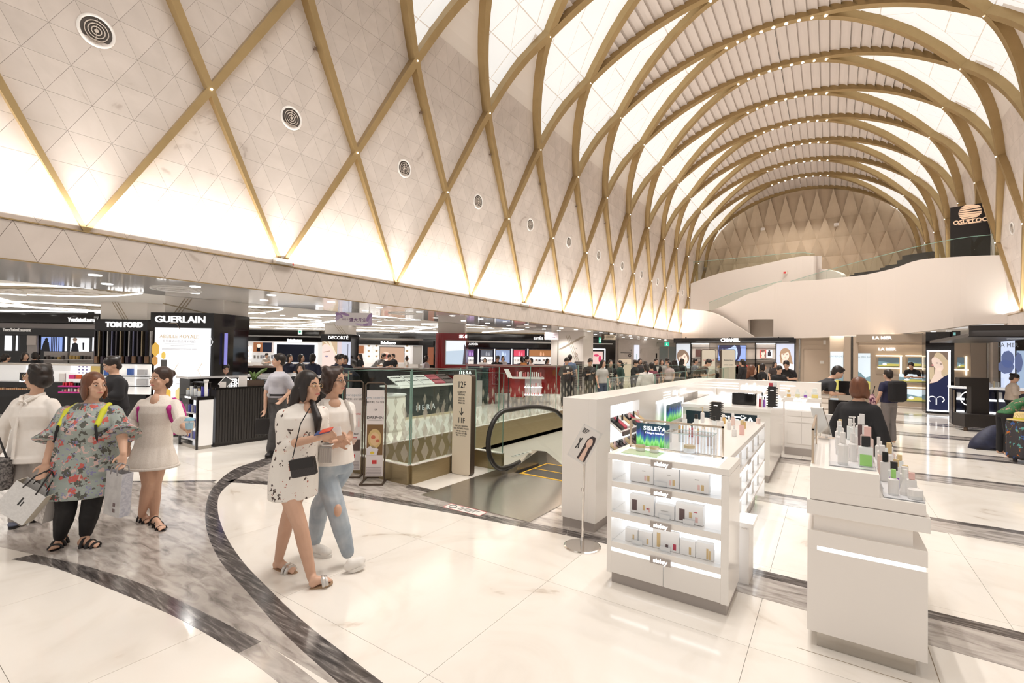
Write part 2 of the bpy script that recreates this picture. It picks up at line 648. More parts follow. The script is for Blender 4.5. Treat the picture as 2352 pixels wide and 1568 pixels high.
# slats between the crowns; each bay has its own set, ends cut to the ribs
nslat = 0
hidden = MB()
slatpos = []
ug = []
u = UC
wid = 0.30
while u > _node['3'] - 0.1:
 ug.append(u)
 u -= wid
for k in range(3, 13):
 yc = Y00 + SP * (k + 0.5)
 for side in (-1, 1):
  for i in range(len(ug) - 1):
   ua, ub = ug[i], ug[i + 1]
   um = (ua + ub) / 2
   hw = SP * (0.5 - RIBY(um)) + 0.06
   if hw < 0.12:
    continue
   y0, y1 = yc - hw + 0.05, yc + hw - 0.04
   y1 = min(y1, ENDY)
   m = MB()
   ns = 6
   top, bot = [], []
   for j in range(ns + 1):
    t = j / ns
    uu = ua + (ub - ua) * t * 1.04
    # scallop: the pane hangs down towards its outer edge
    off = 0.10 - 0.055 * (t if side == -1 else 1 - t) - 0.03 * math.sin(PI * t)
    bot.append((SK(side, uu, y0, off), SK(side, uu, y1, off)))
   for (a, b), (c, d) in zip(bot, bot[1:]):
    q = [a, b, d, c]
    m.add(q if side == 1 else q[::-1], [(0, 1, 2, 3)])
   nb = len(bot)
   for (a, b), (c, d) in zip(bot, bot[1:]):
    up_ = Vector((0, 0, 0.02))
    m.add([a, c, c + up_, a + up_], [(0, 1, 2, 3)])
   o = m.build('ceiling_slat', SLAT, ceil, smooth=False)
# near-black sheet above the slats, its colour standing in for the void's shade
m = MB()
for side in (-1, 1):
 for i in range(24):
  u0, u1 = _node['3'] + (UC - _node['3']) * i / 24, _node['3'] + (UC - _node['3']) * (i + 1) / 24
  q = [SK(side, u0, Y00 + 2 * SP, -0.22), SK(side, u0, ENDY, -0.22), SK(side, u1, ENDY, -0.22), SK(side, u1, Y00 + 2 * SP, -0.22)]
  m.add(q if side == -1 else q[::-1], [(0, 1, 2, 3)])
m.build('void_shade_sheet', GAPSHADE, ceil)
# plain white vault above the visible part keeps the hall closed overhead
m = MB()
for side in (-1, 1):
 for i in range(30):
  u0, u1 = _node['2'] + (UC - _node['2']) * i / 30, _node['2'] + (UC - _node['2']) * (i + 1) / 30
  q = [SK(side, u0, -2, -0.5), SK(side, u0, ENDY, -0.5), SK(side, u1, ENDY, -0.5), SK(side, u1, -2, -0.5)]
  m.add(q if side == -1 else q[::-1], [(0, 1, 2, 3)])
m.build('roof_shell', WHITE, ceil)
# ================================================================== floor
FLOORM = noise_mat('white_marble_floor', [(0.28, (0.62, 0.54, 0.46)), (0.335, (0.80, 0.745, 0.675)), (0.5, (0.85, 0.80, 0.735)), (0.8, (0.87, 0.825, 0.765))], 1.1, 10, 0.10, 2.6, vary=0.035, coords='World')
GREYST = noise_mat('grey_marble', [(0.3, (0.22, 0.195, 0.18)), (0.45, (0.40, 0.36, 0.33)), (0.55, (0.50, 0.455, 0.42)), (0.75, (0.60, 0.555, 0.515))], 5.0, 10, 0.10, 0.9, (0.7, 2.6, 1), (0, 0, 0.5), vary=0.06, coords='World')
DARKST = noise_mat('dark_streaked_marble', [(0.3, (0.045, 0.04, 0.038)), (0.5, (0.12, 0.105, 0.10)), (0.6, (0.20, 0.18, 0.17)), (0.72, (0.42, 0.385, 0.36))], 4.5, 9, 0.12, 0.6, (1.0, 10, 1), (0, 0, -0.6), vary=0.25, coords='World')
BRASSW = noise_mat('brushed_bronze', [(0.3, (0.36, 0.29, 0.17)), (0.7, (0.42, 0.34, 0.21))], 6, rough=0.33, metal=0.8, stretch=(1, 1, 30))
STEEL = noise_mat('brushed_steel', [(0.3, (0.45, 0.42, 0.38)), (0.7, (0.52, 0.49, 0.45))], 4, rough=0.22, metal=0.9, stretch=(1, 30, 1))
VX0, VX1, VX2, VY0, VY1, VY2 = -6.0, -4.6, -2.45, 4.5, 5.8, 14.9
floor = sempty('floor')
B('floor_bed', GROUT, floor, (-34, VX0, -3, 45, -0.3, -0.012), (VX2, 8, -3, 45, -0.3, -0.012), (VX0, VX2, -3, VY0, -0.3, -0.012), (VX1, VX2, VY0, VY1, -0.3, -0.012), (VX0, VX2, VY2, 45, -0.3, -0.012))
slabs = []
xs = [-6.0 + 1.4 * i for i in range(-20, 11)]
ys = [4.5 + 1.3 * i for i in range(-6, 28)]
for x0, x1 in zip(xs, xs[1:]):
 for y0, y1 in zip(ys, ys[1:]):
  xm, ym = (x0 + x1) / 2, (y0 + y1) / 2
  a, b = x0, x1
  if VY0 < ym < VY2:
   if VX0 < xm < VX1 or (VX1 < xm and xm < VX2 and ym > VY1):
    if x1 > VX2 > x0:
     a = VX2
    else:
     continue
   elif ym > VY1 and x0 < VX2 < x1:
    a = VX2
  p = Vector((xm, ym, 0)) - CAM
  z = p.dot(_fwd)
  vis = z > 0.6 and -100 < 1176 + FPX * p.dot(_right) / z < 2452
  slabs.append((p.length if vis else 1e6 + p.length, a, b, y0, y1))
slabs.sort()
g = 0.0012
m = MB()
for i, (d, a, b, y0, y1) in enumerate(slabs):
 if i < 280:
  B('floor_slab', FLOORM, floor, (a + g, b - g, y0 + g, y1 - g, -0.012, 0))
 else:
  m.box(a + g, b - g, y0 + g, y1 - g, -0.012, 0)
m.build('floor_slabs', FLOORM, floor)['kind'] = 'stuff'
def cr2(P, n):
 """smooth curve through points, n steps each"""
 out = []
 P = [Vector(p) for p in P]
 for i in range(len(P) - 1):
  a, b, c, d = P[max(0, i - 1)], P[i], P[i + 1], P[min(len(P) - 1, i + 2)]
  for j in range(n):
   t = j / n
   out.append(0.5 * ((2 * b) + (c - a) * t + (2 * a - 5 * b + 4 * c - d) * t * t + (3 * b - a - 3 * c + d) * t ** 3))
 out.append(P[-1])
 return out
def resample(P, n):
 L = [0]
 for a, b in zip(P, P[1:]):
  L.append(L[-1] + (b - a).length)
 out, j = [], 0
 for i in range(n + 1):
  s = L[-1] * i / n
  while j < len(P) - 2 and L[j + 1] < s:
   j += 1
  t = (s - L[j]) / max(1e-9, L[j + 1] - L[j])
  out.append(P[j].lerp(P[j + 1], t))
 return out
def inlay(A, Bp, segs, matl, name='inlay_stone', top=0.0015, jump=()):
 """band of stones between two floor curves"""
 n = segs * 4
 a, b = resample(cr2([p.to_3d() if len(p) == 2 else p for p in A], 8), n), resample(cr2(Bp, 8), n)
 for s in range(segs):
  m = MB()
  i0 = s * 4
  pa = [a[i0 + j] for j in range(5)]
  pb = [b[i0 + j] for j in range(5)]
  e = 0.002 / max(0.05, (pa[1] - pa[0]).length)
  pa[0] = pa[0].lerp(pa[1], e)
  pb[0] = pb[0].lerp(pb[1], e)
  poly = pa + pb[::-1]
  for q in poly:
   q.z = -0.008
  m.prism([tuple(q) for q in poly], (0, 0, 0.008 + top))
  m.build(name, matl[s % len(matl)] if isinstance(matl, list) else matl, floor)
V3 = lambda x, y: Vector((x, y, 0))
b1o = [V3(*p) for p in ((-8.6, 5.6), (-7.62, 4.21), (-7.23, 3.48), (-6.5, 2.87), (-5.74, 2.46), (-4.96, 2.14), (-4.19, 1.91), (-3.54, 1.79), (-2.82, 1.66), (-2.14, 1.58), (-1.0, 1.45))]
b1i = [V3(*p) for p in ((-8.1, 5.5), (-7.25, 4.1), (-6.72, 3.32), (-6.2, 2.83), (-5.56, 2.5), (-4.79, 2.22), (-4.06, 2.02), (-3.49, 1.91), (-2.82, 1.80), (-2.11, 1.73), (-0.95, 1.62))]
b2o = [V3(*p) for p in ((-5.54, 1.06), (-4.89, 1.25), (-4.21, 1.39), (-3.53, 1.47), (-2.82, 1.53))]
b2i = [V3(*p) for p in ((-5.56, 0.93), (-5.13, 1.08), (-4.31, 1.23), (-3.51, 1.35), (-2.82, 1.40))]
# grey field between the two bands
gl = [V3(*p) for p in ((-9.6, 0.2), (-7.4, 0.55), (-5.54, 1.06), (-4.89, 1.25), (-4.21, 1.39), (-3.53, 1.47), (-2.82, 1.53), (-1.9, 1.55), (-1.0, 1.45))]
gu = [V3(*p) for p in ((-9.4, 1.5), (-8.1, 2.0), (-7.35, 2.5), (-6.75, 2.99), (-5.74, 2.46), (-4.96, 2.14), (-4.19, 1.91), (-3.54, 1.79), (-2.82, 1.66), (-2.14, 1.58), (-1.0, 1.46))]
inlay(gl, gu, 9, GREYST, 'grey_stone', 0.0010)
inlay(b1o, b1i, 16, DARKST)
inlay(b2o, b2i, 5, DARKST)
inlay([V3(-2.82, 1.53), V3(-2.4, 1.53), V3(-1.2, 1.45)], [V3(-2.82, 1.40), V3(-2.4, 1.40), V3(-1.2, 1.33)], 3, GREYST, 'grey_stone', 0.0015)
# far rim of the grey field, and the grey field round the escalator
inlay([V3(-9.4, 1.55), V3(-8.1, 2.05), V3(-7.35, 2.55), V3(-6.78, 3.04)], [V3(-9.4, 1.49), V3(-8.1, 1.98), V3(-7.33, 2.48), V3(-6.72, 2.95)], 4, DARKST, top=0.0016)
ew = [V3(*p) for p in ((-6.62, 3.12), (-6.08, 3.37), (-5.58, 3.55), (-4.92, 3.68), (-3.68, 3.94), (-2.68, 4.08), (-2.2, 4.16), (-0.6, 4.3))]
eg = [V3(*p) for p in ((-7.6, 4.4), (-6.9, 4.45), (-6.2, 4.42), (-5.2, 4.42), (-4.65, 4.40), (-3.2, 4.8), (-2.4, 4.8), (-0.6, 4.6))]
inlay(ew, eg, 8, GREYST, 'grey_stone', 0.0010)
inlay([V3(p.x - 0.03, p.y + 0.07) for p in ew], [V3(p.x + 0.03, p.y - 0.06) for p in ew], 12, DARKST)
inlay([V3(-4.60, 4.43), V3(-4.07, 4.43)], [V3(-4.55, 4.31), V3(-4.0, 4.31)], 2, DARKST, top=0.0017)
m = MB()
m.prism([(-4.58, 4.44, -.008), (-4.0, 4.44, -.008), (-3.95, 5.75, -.008), (-4.58, 5.75, -.008)], (0, 0, .010))
m.build('white_stone', FLOORM, floor)
# cross bands on the right of the hall, one for every bay
for i in range(-1, 11):
 y = 4.36 + SP * i
 x0 = -2.2 if i > 1 else (-0.9 if i >= 0 else 0.2)
 for k, (a, b, mt) in enumerate(((0.0, 0.13, DARKST), (-0.36, 0.0, GREYST), (-0.46, -0.36, DARKST))):
  if k == 2 and i < 3:
   continue
  sk = 0.02
  inlay([V3(x0, y + b - 0.1), V3(5.2, y + b - 0.1 + sk * 2)], [V3(x0, y + a - 0.1), V3(5.2, y + a - 0.1 - sk * 6)], 6, mt, top=0.0019 + 0.0002 * k)
# ================================================================== left band, soffit, shop ceiling
fas = sempty('trim_90')
B('band_backing', GROUT, fas, (XL - 0.08, XL - 0.012, -4.5, 35.6, 2.757, 3.21))
B('ledge', GOLD, fas, (XL - 0.15, XL + 0.015, -4.5, 35.6, 3.21, 3.226))
B('lower_edge', GOLD, fas, (XL - 0.02, XL + 0.012, -4.5, 35.6, 2.745, 2.757))
n = 0
for c in range(-14, 78):
 ya = Y00 + (SP / 12) * c * 2
 for upw in (0, 1):
  q = SP / 12
  tri = [(ya, 2.757), (ya + 2 * q, 2.757), (ya + q, 3.21)] if upw else [(ya + q, 3.21), (ya + 2 * q, 2.757), (ya + 3 * q, 3.21)]
  cy, cz = sum(t[0] for t in tri) / 3, sum(t[1] for t in tri) / 3
  tri = [(cy + (y - cy) * 0.985, cz + (z - cz) * 0.985) for y, z in tri]
  mb = MB().prism([(XL - 0.012, y, z) for y, z in tri], (0.012, 0, 0))
  mb.build('marble_tile', MARBLE, fas)
for k in range(1, 10, 3):
 e = thing('emergency_lamp', 'small grey lamp box on the wall ledge, %s from the left' % ('first' if k == 1 else 'second' if k == 4 else 'third'), 'lamp', (XL + 0.02, Y00 + SP * k, 3.226))
 B('housing', mat('lamp_grey', (0.45, 0.42, 0.38), 0.4), e, (-0.05, 0.06, -0.16, 0.16, 0.0, 0.09))
 B('red_end', mat('lamp_red', (0.6, 0.1, 0.08), 0.4), e, (0.0, 0.062, 0.13, 0.155, 0.01, 0.08))
SOFF = mat('glossy_soffit', (0.74, 0.72, 0.71), 0.08, spec=0.6, coat=0.3)
sof = sempty('trim_91')
B('soffit', SOFF, sof, (-10.45, XL - 0.02, -4.5, 35.6, 2.757, 2.775))
B('edge', mat('dark_reveal', (0.12, 0.11, 0.1), 0.5), sof, (-10.5, -10.45, -4.5, 35.6, 2.757, 2.86))
_dl = MB().lathe([(0.0, 0), (0.075, 0), (0.075, -0.006), (0.0, -0.006)], 14)
dlm = bpy.data.meshes.new('downlight')
dlm.from_pydata(_dl.v, [], _dl.f)
dlm.materials.append(mat('downlight_glow', (1, 1, 1), 0.5, emit=(1, 0.97, 0.93), es=4))
for y in [0.9 + 1.25 * i for i in range(27)]:
 for j, x in enumerate((-8.5, -9.5)):
  o = put('downlight', dlm, sof)
  o.location = (x, y + 0.4 * j, 2.756)
for y in (3.4, 8.5, 14.5):
 mb = MB()
 for r in (0.36, 0.27):
  mb.tube([(-9.2 + r * math.cos(a * PI / 16), y + r * math.sin(a * PI / 16), 2.752) for a in range(32)], 0.012, 5, closed=True)
 mb.build('round_diffuser', mat('white_trim', (0.7, 0.69, 0.68), 0.4), sof)
cl2 = sempty('trim_92')
ZC = 2.90
B('shop_ceiling', CEIL, cl2, (-36, -10.5, -6, 36, ZC, ZC + 0.05))
STRIP = mat('ceiling_light_line', (1, 1, 1), 0.5, emit=(1, 0.95, 0.88), es=5.0)
TRAY = mat('tray_gold', (0.52, 0.43, 0.30), 0.5)
TRAYW = mat('tray_white', (0.85, 0.82, 0.78), 0.5)
for i, (x, y, a, b, rot) in enumerate(((-13.2, 2.6, 2.0, 0.9, 0.5), (-14.5, 6.5, 2.2, 1.0, 0.2), (-13.0, 10.2, 1.9, 0.8, 0.9), (-18, 9.5, 2.4, 1.2, 0.4), (-17, 14, 2.6, 1.0, 0.7), (-22, 13, 2.4, 1.2, 0.5), (-12.5, 15.5, 2.2, 0.8, 1.1), (-17.5, 4.6, 2.2, 1.2, 1.3), (-21, 18, 2.5, 1.0, 0.6))):
 t = thing('ceiling_tray', ('gold leaf-shaped ceiling tray with glowing rim above ' + ('the leftmost black counters', 'the glossy perfume column', 'the ribbed black counter', 'the far white shop', 'the blonde face column', 'the dark screen wall', 'the red column', 'the far left black shop wall', 'the farthest white shelves')[i]), 'ceiling tray', (x, y, ZC), rot, 'leaf-shaped ceiling trays')
 out = []
 for k in range(24):
  th = 2 * PI * k / 24
  cx, sy = math.cos(th), math.sin(th)
  out.append((a * cx, b * sy * (1 - 0.35 * abs(cx))))
 mb = MB()
 mb.prism([(p[0], p[1], -0.012) for p in out], (0, 0, 0.010))
 mb.build('panel', TRAY, t)
 MB().tube([(p[0] * 1.02, p[1] * 1.02, -0.012) for p in out], 0.022, 6, closed=True).build('light_rim', STRIP, t)
 mb = MB()
 for j in range(-2, 3):
  for q in (-1, 0, 1):
   cx, cy = j * a * 0.28, q * b * 0.28
   mb.prism([(cx - a * 0.13, cy - b * 0.13, -0.05), (cx + a * 0.13, cy - b * 0.1, -0.03), (cx + a * 0.1, cy + b * 0.13, -0.05)], (0, 0, 0.012))
 mb.build('facets', TRAYW, t)
for i, (x0, y0, x1, y1) in enumerate(((-11, 5.2, -19, 8.0), (-11, 9.5, -24, 13.5), (-11, 13.5, -22, 19.5), (-11.4, 18, -18, 21.4), (-19.2, -1, -19.2, 8), (-13, 1, -19, 3.4), (-24, 12, -16, 22))):
 MB().tube([(x0, y0, ZC - 0.01), (x1, y1, ZC - 0.01)], 0.035, 6).build('light_line', STRIP, cl2)
rnd = random.Random(3)
for i in range(110):
 o = put('downlight', dlm, cl2)
 o.location = (-11 - 13 * rnd.random(), 1 + 20 * rnd.random(), ZC - 0.003)
# ================================================================== escalator well
well = sempty('wall_well')
B('well_lining', WHITE, well, (VX0 - 0.1, VX0, VY0, VY2, -4.2, -0.16), (VX0, VX2, VY2, VY2 + 0.1, -4.2, 0.0), (VX0, VX1, VY0 - 0.1, VY0, -4.2, -0.3), (VX1, VX2, VY1 - 0.1, VY1, -4.2, -0.3), (VX2, VX2 + 0.1, VY1, VY2, -4.2, -0.01))
B('well_bottom', WHITE, well, (VX0 - 0.1, VX2 + 0.1, VY0 - 0.1, VY2 + 0.1, -4.3, -4.2))
for y in (7.5, 10.5, 13.2):
 spot('well_fill_lamp', (-4.6, y, -0.9), 120, 170, 0.2)  # unseen lamps added in the well to brighten its lining
EDGE = mat('glass_edge', (0.22, 0.36, 0.30), 0.15, spec=0.6)
FRIT = bpy.data.materials.new('frosted_diamond')
FRIT.use_nodes = True
_nt = FRIT.node_tree
_t = _nt.nodes.new('ShaderNodeBsdfTransparent')
_d = _nt.nodes['Principled BSDF']
_d.inputs['Base Color'].default_value = (0.62, 0.57, 0.48, 1)
_x = _nt.nodes.new('ShaderNodeMixShader')
_x.inputs[0].default_value = 0.32
_nt.links.new(_t.outputs[0], _x.inputs[1])
_nt.links.new(_d.outputs[0], _x.inputs[2])
_nt.links.new(_x.outputs[0], _nt.nodes['Material Output'].inputs[0])
def balustrade(label, path, top, base=0.25, low=0.0, frit=True, joint=1.3, diamonds=3):
 """glass guard along a straight floor line, bronze upstand below"""
 a, b = Vector(path[0]), Vector(path[1])
 L = (b - a).length
 ang = math.atan2(b.y - a.y, b.x - a.x)
 t = thing('glass_balustrade', label, 'balustrade', (a.x, a.y, 0), ang)
 B('upstand', BRASSW, t, (0, L, -0.035, 0.035, low, base))
 B('upstand_cap', WHITE, t, (0, L, -0.04, 0.04, base, base + 0.012))
 n = max(1, round(L / joint))
 for i in range(n):
  p = B('pane', PANE, t, (L * i / n + 0.006, L * (i + 1) / n - 0.006, -0.008, 0.008, base + 0.012, top))
  B('pane_edge', EDGE, p, (L * i / n + 0.003, L * i / n + 0.008, -0.0085, 0.0085, base + 0.012, top), (L * (i + 1) / n - 0.008, L * (i + 1) / n - 0.003, -0.0085, 0.0085, base + 0.012, top), (L * i / n, L * (i + 1) / n, -0.0085, 0.0085, top - 0.006, top))
 if frit:
  nd = int(L / 0.17)
  mb = MB()
  for i in range(nd):
   x = L * (i + 0.5) / nd
   for r in range(diamonds):
    z = base + 0.02 + 0.26 * r + (0.13 if i % 2 else 0)
    w, h = 0.075 * (1 - 0.22 * r), 0.13 * (1 - 0.12 * r)
    mb.prism([(x, -0.0095, z - h if z - h > base + .012 else base + .012), (x + w, -0.0095, z), (x, -0.0095, z + h), (x - w, -0.0095, z)], (0, -0.0006, 0))
  o = mb.build('frosted_diamonds', FRIT, t)
 return t
balustrade('glass guard with frosted diamonds facing the banners, on a bronze upstand', ((-6.05, 4.42), (-4.60, 4.42)), 1.50)
balustrade('glass guard with bronze upstand directly behind the floor directory pylon', ((-4.60, 4.44), (-4.60, 5.80)), 1.50)
balustrade('short glass guard between directory pylon and escalator newel', ((-4.60, 5.80), (-4.06, 5.80)), 1.46, frit=False)
balustrade('long glass guard on the far side of the escalator well', ((-5.985, 4.47), (-5.985, 14.85)), 1.46, low=-0.2)
balustrade('glass guard running behind the tall white cosmetics wall', ((-2.43, 5.86), (-2.43, 16.0)), 1.45, frit=False, joint=2.0)
balustrade('glass guard closing the far end of the escalator well', ((-6.05, 14.9), (-2.45, 14.9)), 1.46, low=-0.1)
# ---- escalator
esc = thing('escalator', 'descending escalator with black handrail and steel skirts', 'escalator', (-3.3, 5.6, 0))
RUB = mat('black_rubber', (0.02, 0.018, 0.016), 0.35)
DKST = mat('dark_tread', (0.10, 0.09, 0.08), 0.45, 0.5)
YEL = mat('yellow_line', (0.85, 0.50, 0.04), 0.5)
SLOPE = math.tan(math.radians(30))
def railz(y):
 return 0.93 - (0 if y < 0.55 else (0.14 * (y - 0.55) ** 2 if y < 1.6 else 0.154 + (y - 1.6) * SLOPE)) if y < 1.6 else 0.93 - 0.154 - (y - 1.6) * SLOPE
for sx, nm in ((-0.62, 'left'), (0.62, 'right')):
 path = []
 for i in range(0, 17):
  a = PI * (1.5 - i / 16)
  path.append((sx, 0.06 + 0.42 * math.cos(a), 0.50 + 0.42 * math.sin(a)))
 ys_ = [0.2 + 0.2 * i for i in range(30)]
 path = [(sx, 0.45, 0.10), (sx, 0.25, 0.08)] + path[1:]
 path += [(sx, y, railz(y) - 0.01) for y in ys_]
 hr = MB().tube(path, 0.036, 8).build('handrail', RUB, esc, smooth=True)
 m = MB()
 up_ = [(sx, p[1], p[2]) for p in path[3:]]
 rings = []
 for p in up_:
  zb = 0.10 if p[1] < 1.0 else 0.10 - (p[1] - 1.0) * SLOPE
  zb = min(zb, p[2] - 0.02)
  rings.append([(sx - 0.005, p[1], zb), (sx + 0.005, p[1], zb), (sx + 0.005, p[1], p[2] - 0.03), (sx - 0.005, p[1], p[2] - 0.03)])
 m.rings(rings)
 m.build('balustrade_pane', PANE, esc)
 m = MB()
 rings = []
 for i in range(22):
  y = 0.05 + 0.28 * i
  h = 0.05 + 0.20 * math.sin(min(1, y / 1.3) * PI / 2) ** 2
  zt = h if y < 1.0 else h - (y - 1.0) * SLOPE
  zb = zt - (h + 0.25 if y < 0.2 else 0.5)
  s = 1 if sx > 0 else -1
  rings.append([(sx - 0.11 * 1, y, zb), (sx + 0.11, y, zb), (sx + 0.05, y, zt), (sx - 0.05, y, zt)])
 m.rings(rings)
 m.build('skirt', STEEL, esc)
B('landing_plate', STEEL, esc, (-0.84, 0.72, -1.42, 0.18, 0.0, 0.008))
B('comb_line', YEL, esc, (-0.45, 0.45, 0.18, 0.215, 0.0, 0.012))
for i in range(9):
 y0 = 0.22 + 0.40 * i
 z0 = -0.004 if i < 2 else -0.004 - 0.20 * (i - 1)
 st = B('step', DKST, esc, (-0.47, 0.47, y0, y0 + 0.40, z0 - 0.22, z0))
 B('step_line', YEL, st, (-0.47, 0.47, y0 + 0.375, y0 + 0.40, z0, z0 + 0.003), (-0.47, -0.445, y0, y0 + 0.40, z0, z0 + 0.003), (0.445, 0.47, y0, y0 + 0.40, z0, z0 + 0.003))
st = thing('safety_sticker', 'white pictogram sticker on the steel skirt of the escalator', 'sticker', (-3.98, 6.15, 0.20))
B('sheet', mat('sticker_white', (0.8, 0.78, 0.74), 0.5), st, (0.0, 0.06, -0.25, 0.25, 0.0, 0.006))
PRINT = mat('black_print', (0.03, 0.03, 0.03), 0.5)
for y in (-0.2, -0.09, 0.02, 0.13):
 B('pictogram', PRINT, st, (0.015, 0.045, y, y + 0.04, 0.006, 0.007))
fs = thing('floor_sticker', 'white floor notice with red rim in front of the escalator plate', 'floor sticker', (-3.37, 4.09, 0.002), 0.03)
B('sheet', mat('sticker_white', (0.8, 0.78, 0.74), 0.5), fs, (-0.26, 0.26, -0.075, 0.075, 0, 0.002))
REDP = mat('red_print', (0.62, 0.05, 0.05), 0.5)
B('red_rim', REDP, fs, (-0.26, 0.26, -0.075, -0.069, 0.002, 0.003), (-0.26, 0.26, 0.069, 0.075, 0.002, 0.003), (-0.26, -0.254, -0.075, 0.075, 0.002, 0.003), (0.254, 0.26, -0.075, 0.075, 0.002, 0.003))
MB().tube([(-0.17 + 0.045 * math.cos(a * PI / 12), 0.045 * math.sin(a * PI / 12), 0.003) for a in range(24)], 0.004, 4, closed=True).build('round_symbol', PRINT, fs)
B('text_lines', PRINT, fs, *[(-0.08, 0.2 - 0.03 * i, 0.03 - 0.03 * i, 0.036 - 0.03 * i + 0.004, 0.002, 0.003) for i in range(3)])
# ---- pylon
CREAM = mat('cream_panel', (0.78, 0.68, 0.54), 0.45)
BROWN = mat('dark_bronze', (0.10, 0.07, 0.05), 0.4, 0.4)
def rrect(w, h, r, n=5):
 pts = []
 for cx, cy, a0 in ((w / 2 - r, r, -90), (w / 2 - r, h - r, 0), (-w / 2 + r, h - r, 90), (-w / 2 + r, r, 180)):
  for i in range(n + 1):
   a = math.radians(a0 + 90 * i / n)
   pts.append((cx + r * math.cos(a), cy + r * math.sin(a)))
 return pts
def pylon(label, loc, rz, w=0.33, h=1.44, d=0.10, lines=()):
 t = thing('directory_pylon', label, 'sign', loc, rz)
 pts = rrect(w, h, 0.04)
 MB().prism([(x, d, z) for x, z in pts], (0, -d, 0)).build('body', BROWN, t)
 p2 = rrect(w - 0.012, h - 0.012, 0.038)
 MB().prism([(x, 0.0, z + 0.006) for x, z in p2], (0, -0.012, 0)).build('face', CREAM, t)
 for s, z, sz, bold in lines:
  text(s, sz, PRINT, t, FR((0, -0.013, z)), 0.002, bold, sx=0.8)
 return t
pylon('cream floor directory pylon reading 12F and 11F beside the escalator', (-4.385, 5.22, 0), 0.06, lines=(
 ('12F', 1.29, 0.13, 0.001), ('COSMETICS', 1.185, 0.035, 0), ('PERFUME', 1.15, 0.035, 0), ('화장품 / 향수', 1.10, 0.025, 0), ('化妆品 / 香水', 1.065, 0.025, 0), ('化粧品 / 香水', 1.03, 0.025, 0),
 ('↓', 0.90, 0.15, 0.001), ('11F', 0.78, 0.11, 0.001), ('WATCH / FASHION', 0.70, 0.033, 0), ('ELECTRONICS / FOOD', 0.665, 0.033, 0), ('시계 / 패션 / 전자 / 식품', 0.625, 0.024, 0), ('手表 / 时尚 / 电子 / 食品', 0.595, 0.024, 0), ('時計 / ファッション', 0.565, 0.024, 0)))
pylon('pale directory pylon seen behind the far glass guard, reading 12F', (-6.6, 17.6, 0), 0.55, h=1.62, w=0.5, lines=(('12F', 1.42, 0.15, 0.001),))
# ================================================================== stair, end wall, right side
def RP(px, Y):
 """floor position of the line of sight through column px at hall position Y"""
 r = ray(px, 800)
 return Vector((r.x * Y / r.y, Y, 0))
def ZAT(px, py, p):
 r = ray(px, py)
 return CAM.z + r.z * math.hypot(p.x, p.y) / math.hypot(r.x, r.y)
def sheet(name, rows, matl, parent, thick=0.16, glass=False):
 """upright wall along a plan line; rows of (point, z0, z1)"""
 m = MB()
 n = len(rows)
 rg = []
 for i, (p, z0, z1) in enumerate(rows):
  a, b = rows[max(0, i - 1)][0], rows[min(n - 1, i + 1)][0]
  t = (b - a).normalized()
  nn = Vector((-t.y, t.x, 0))
  if nn.y < 0:
   nn = -nn
  q = p + nn * thick
  rg.append([(p.x, p.y, z0), (p.x, p.y, z1), (q.x, q.y, z1), (q.x, q.y, z0)])
 m.rings(rg)
 return m.build(name, matl, parent)
def smooth_cols(cols, n=4):
 """cols: (px, Y, ytop, ybot) refined by a smooth curve"""
 V = [Vector((a, b, c)) for a, b, c, d in cols]
 W = [Vector((a, d, 0)) for a, b, c, d in cols]
 A, C = cr2(V, n), cr2(W, n)
 return [(a.x, a.y, a.z, c.y) for a, c in zip(A, C)]
PLAST = mat('stair_plaster', (0.675, 0.605, 0.55), 0.6)
stair = sempty('wall_stair')
w1 = [(2324, 21.2, 585, 742), (2250, 21.6, 587, 744), (2190, 22.0, 590, 752), (2110, 22.9, 597, 762), (2055, 23.6, 615, 767), (1990, 24.6, 630, 770), (1930, 25.4, 637, 773), (1880, 26.2, 642, 775), (1795, 27.4, 648, 777), (1776, 27.6, 653, 777)]
rows = []
for px, Y, yt, yb in smooth_cols(w1):
 p = RP(px, Y)
 rows.append((p, ZAT(px, yb, p), ZAT(px, yt, p)))
sheet('stair_wall', rows, PLAST, stair, 0.2)
rows = []
for px, Y, yt, yb in smooth_cols([(1776, 27.6, 653, 733), (1740, 27.9, 668, 733), (1718, 28.05, 675, 734)]):
 p = RP(px, Y)
 rows.append((p, ZAT(px, yb, p), ZAT(px, yt, p)))
sheet('door_lintel', rows, PLAST, stair, 0.2)
rows = []
for px, Y, yt, yb in smooth_cols([(1718, 28.05, 675, 778), (1700, 28.2, 683, 778), (1660, 28.5, 702, 778), (1627, 29, 716, 778)]):
 p = RP(px, Y)
 rows.append((p, ZAT(px, yb, p), ZAT(px, yt, p)))
sheet('stair_wall_lower', rows, PLAST, stair, 0.2)
rows = []
for px, Y, yt, yb in smooth_cols([(1585, 31.6, 651, 712), (1652, 31.0, 627, 712), (1744, 30.3, 608, 700), (1828, 29.6, 590, 690), (1868, 29.1, 588, 690), (1876, 29.6, 588, 680), (1872, 30.8, 590, 670)]):
 p = RP(px, Y)
 rows.append((p, ZAT(px, yb, p), ZAT(px, yt, p)))
sheet('upper_ramp_wall', rows, PLAST, stair, 0.2)
rows = []
for px, Y, yt, yb in smooth_cols([(1876, 29.6, 617, 660), (1905, 29.0, 620, 660), (1925, 28.4, 626, 660), (1934, 27.6, 632, 660)]):
 p = RP(px, Y)
 rows.append((p, ZAT(px, yb, p), ZAT(px, yt, p)))
sheet('landing_wall', rows, PLAST, stair, 0.15)
rows = []
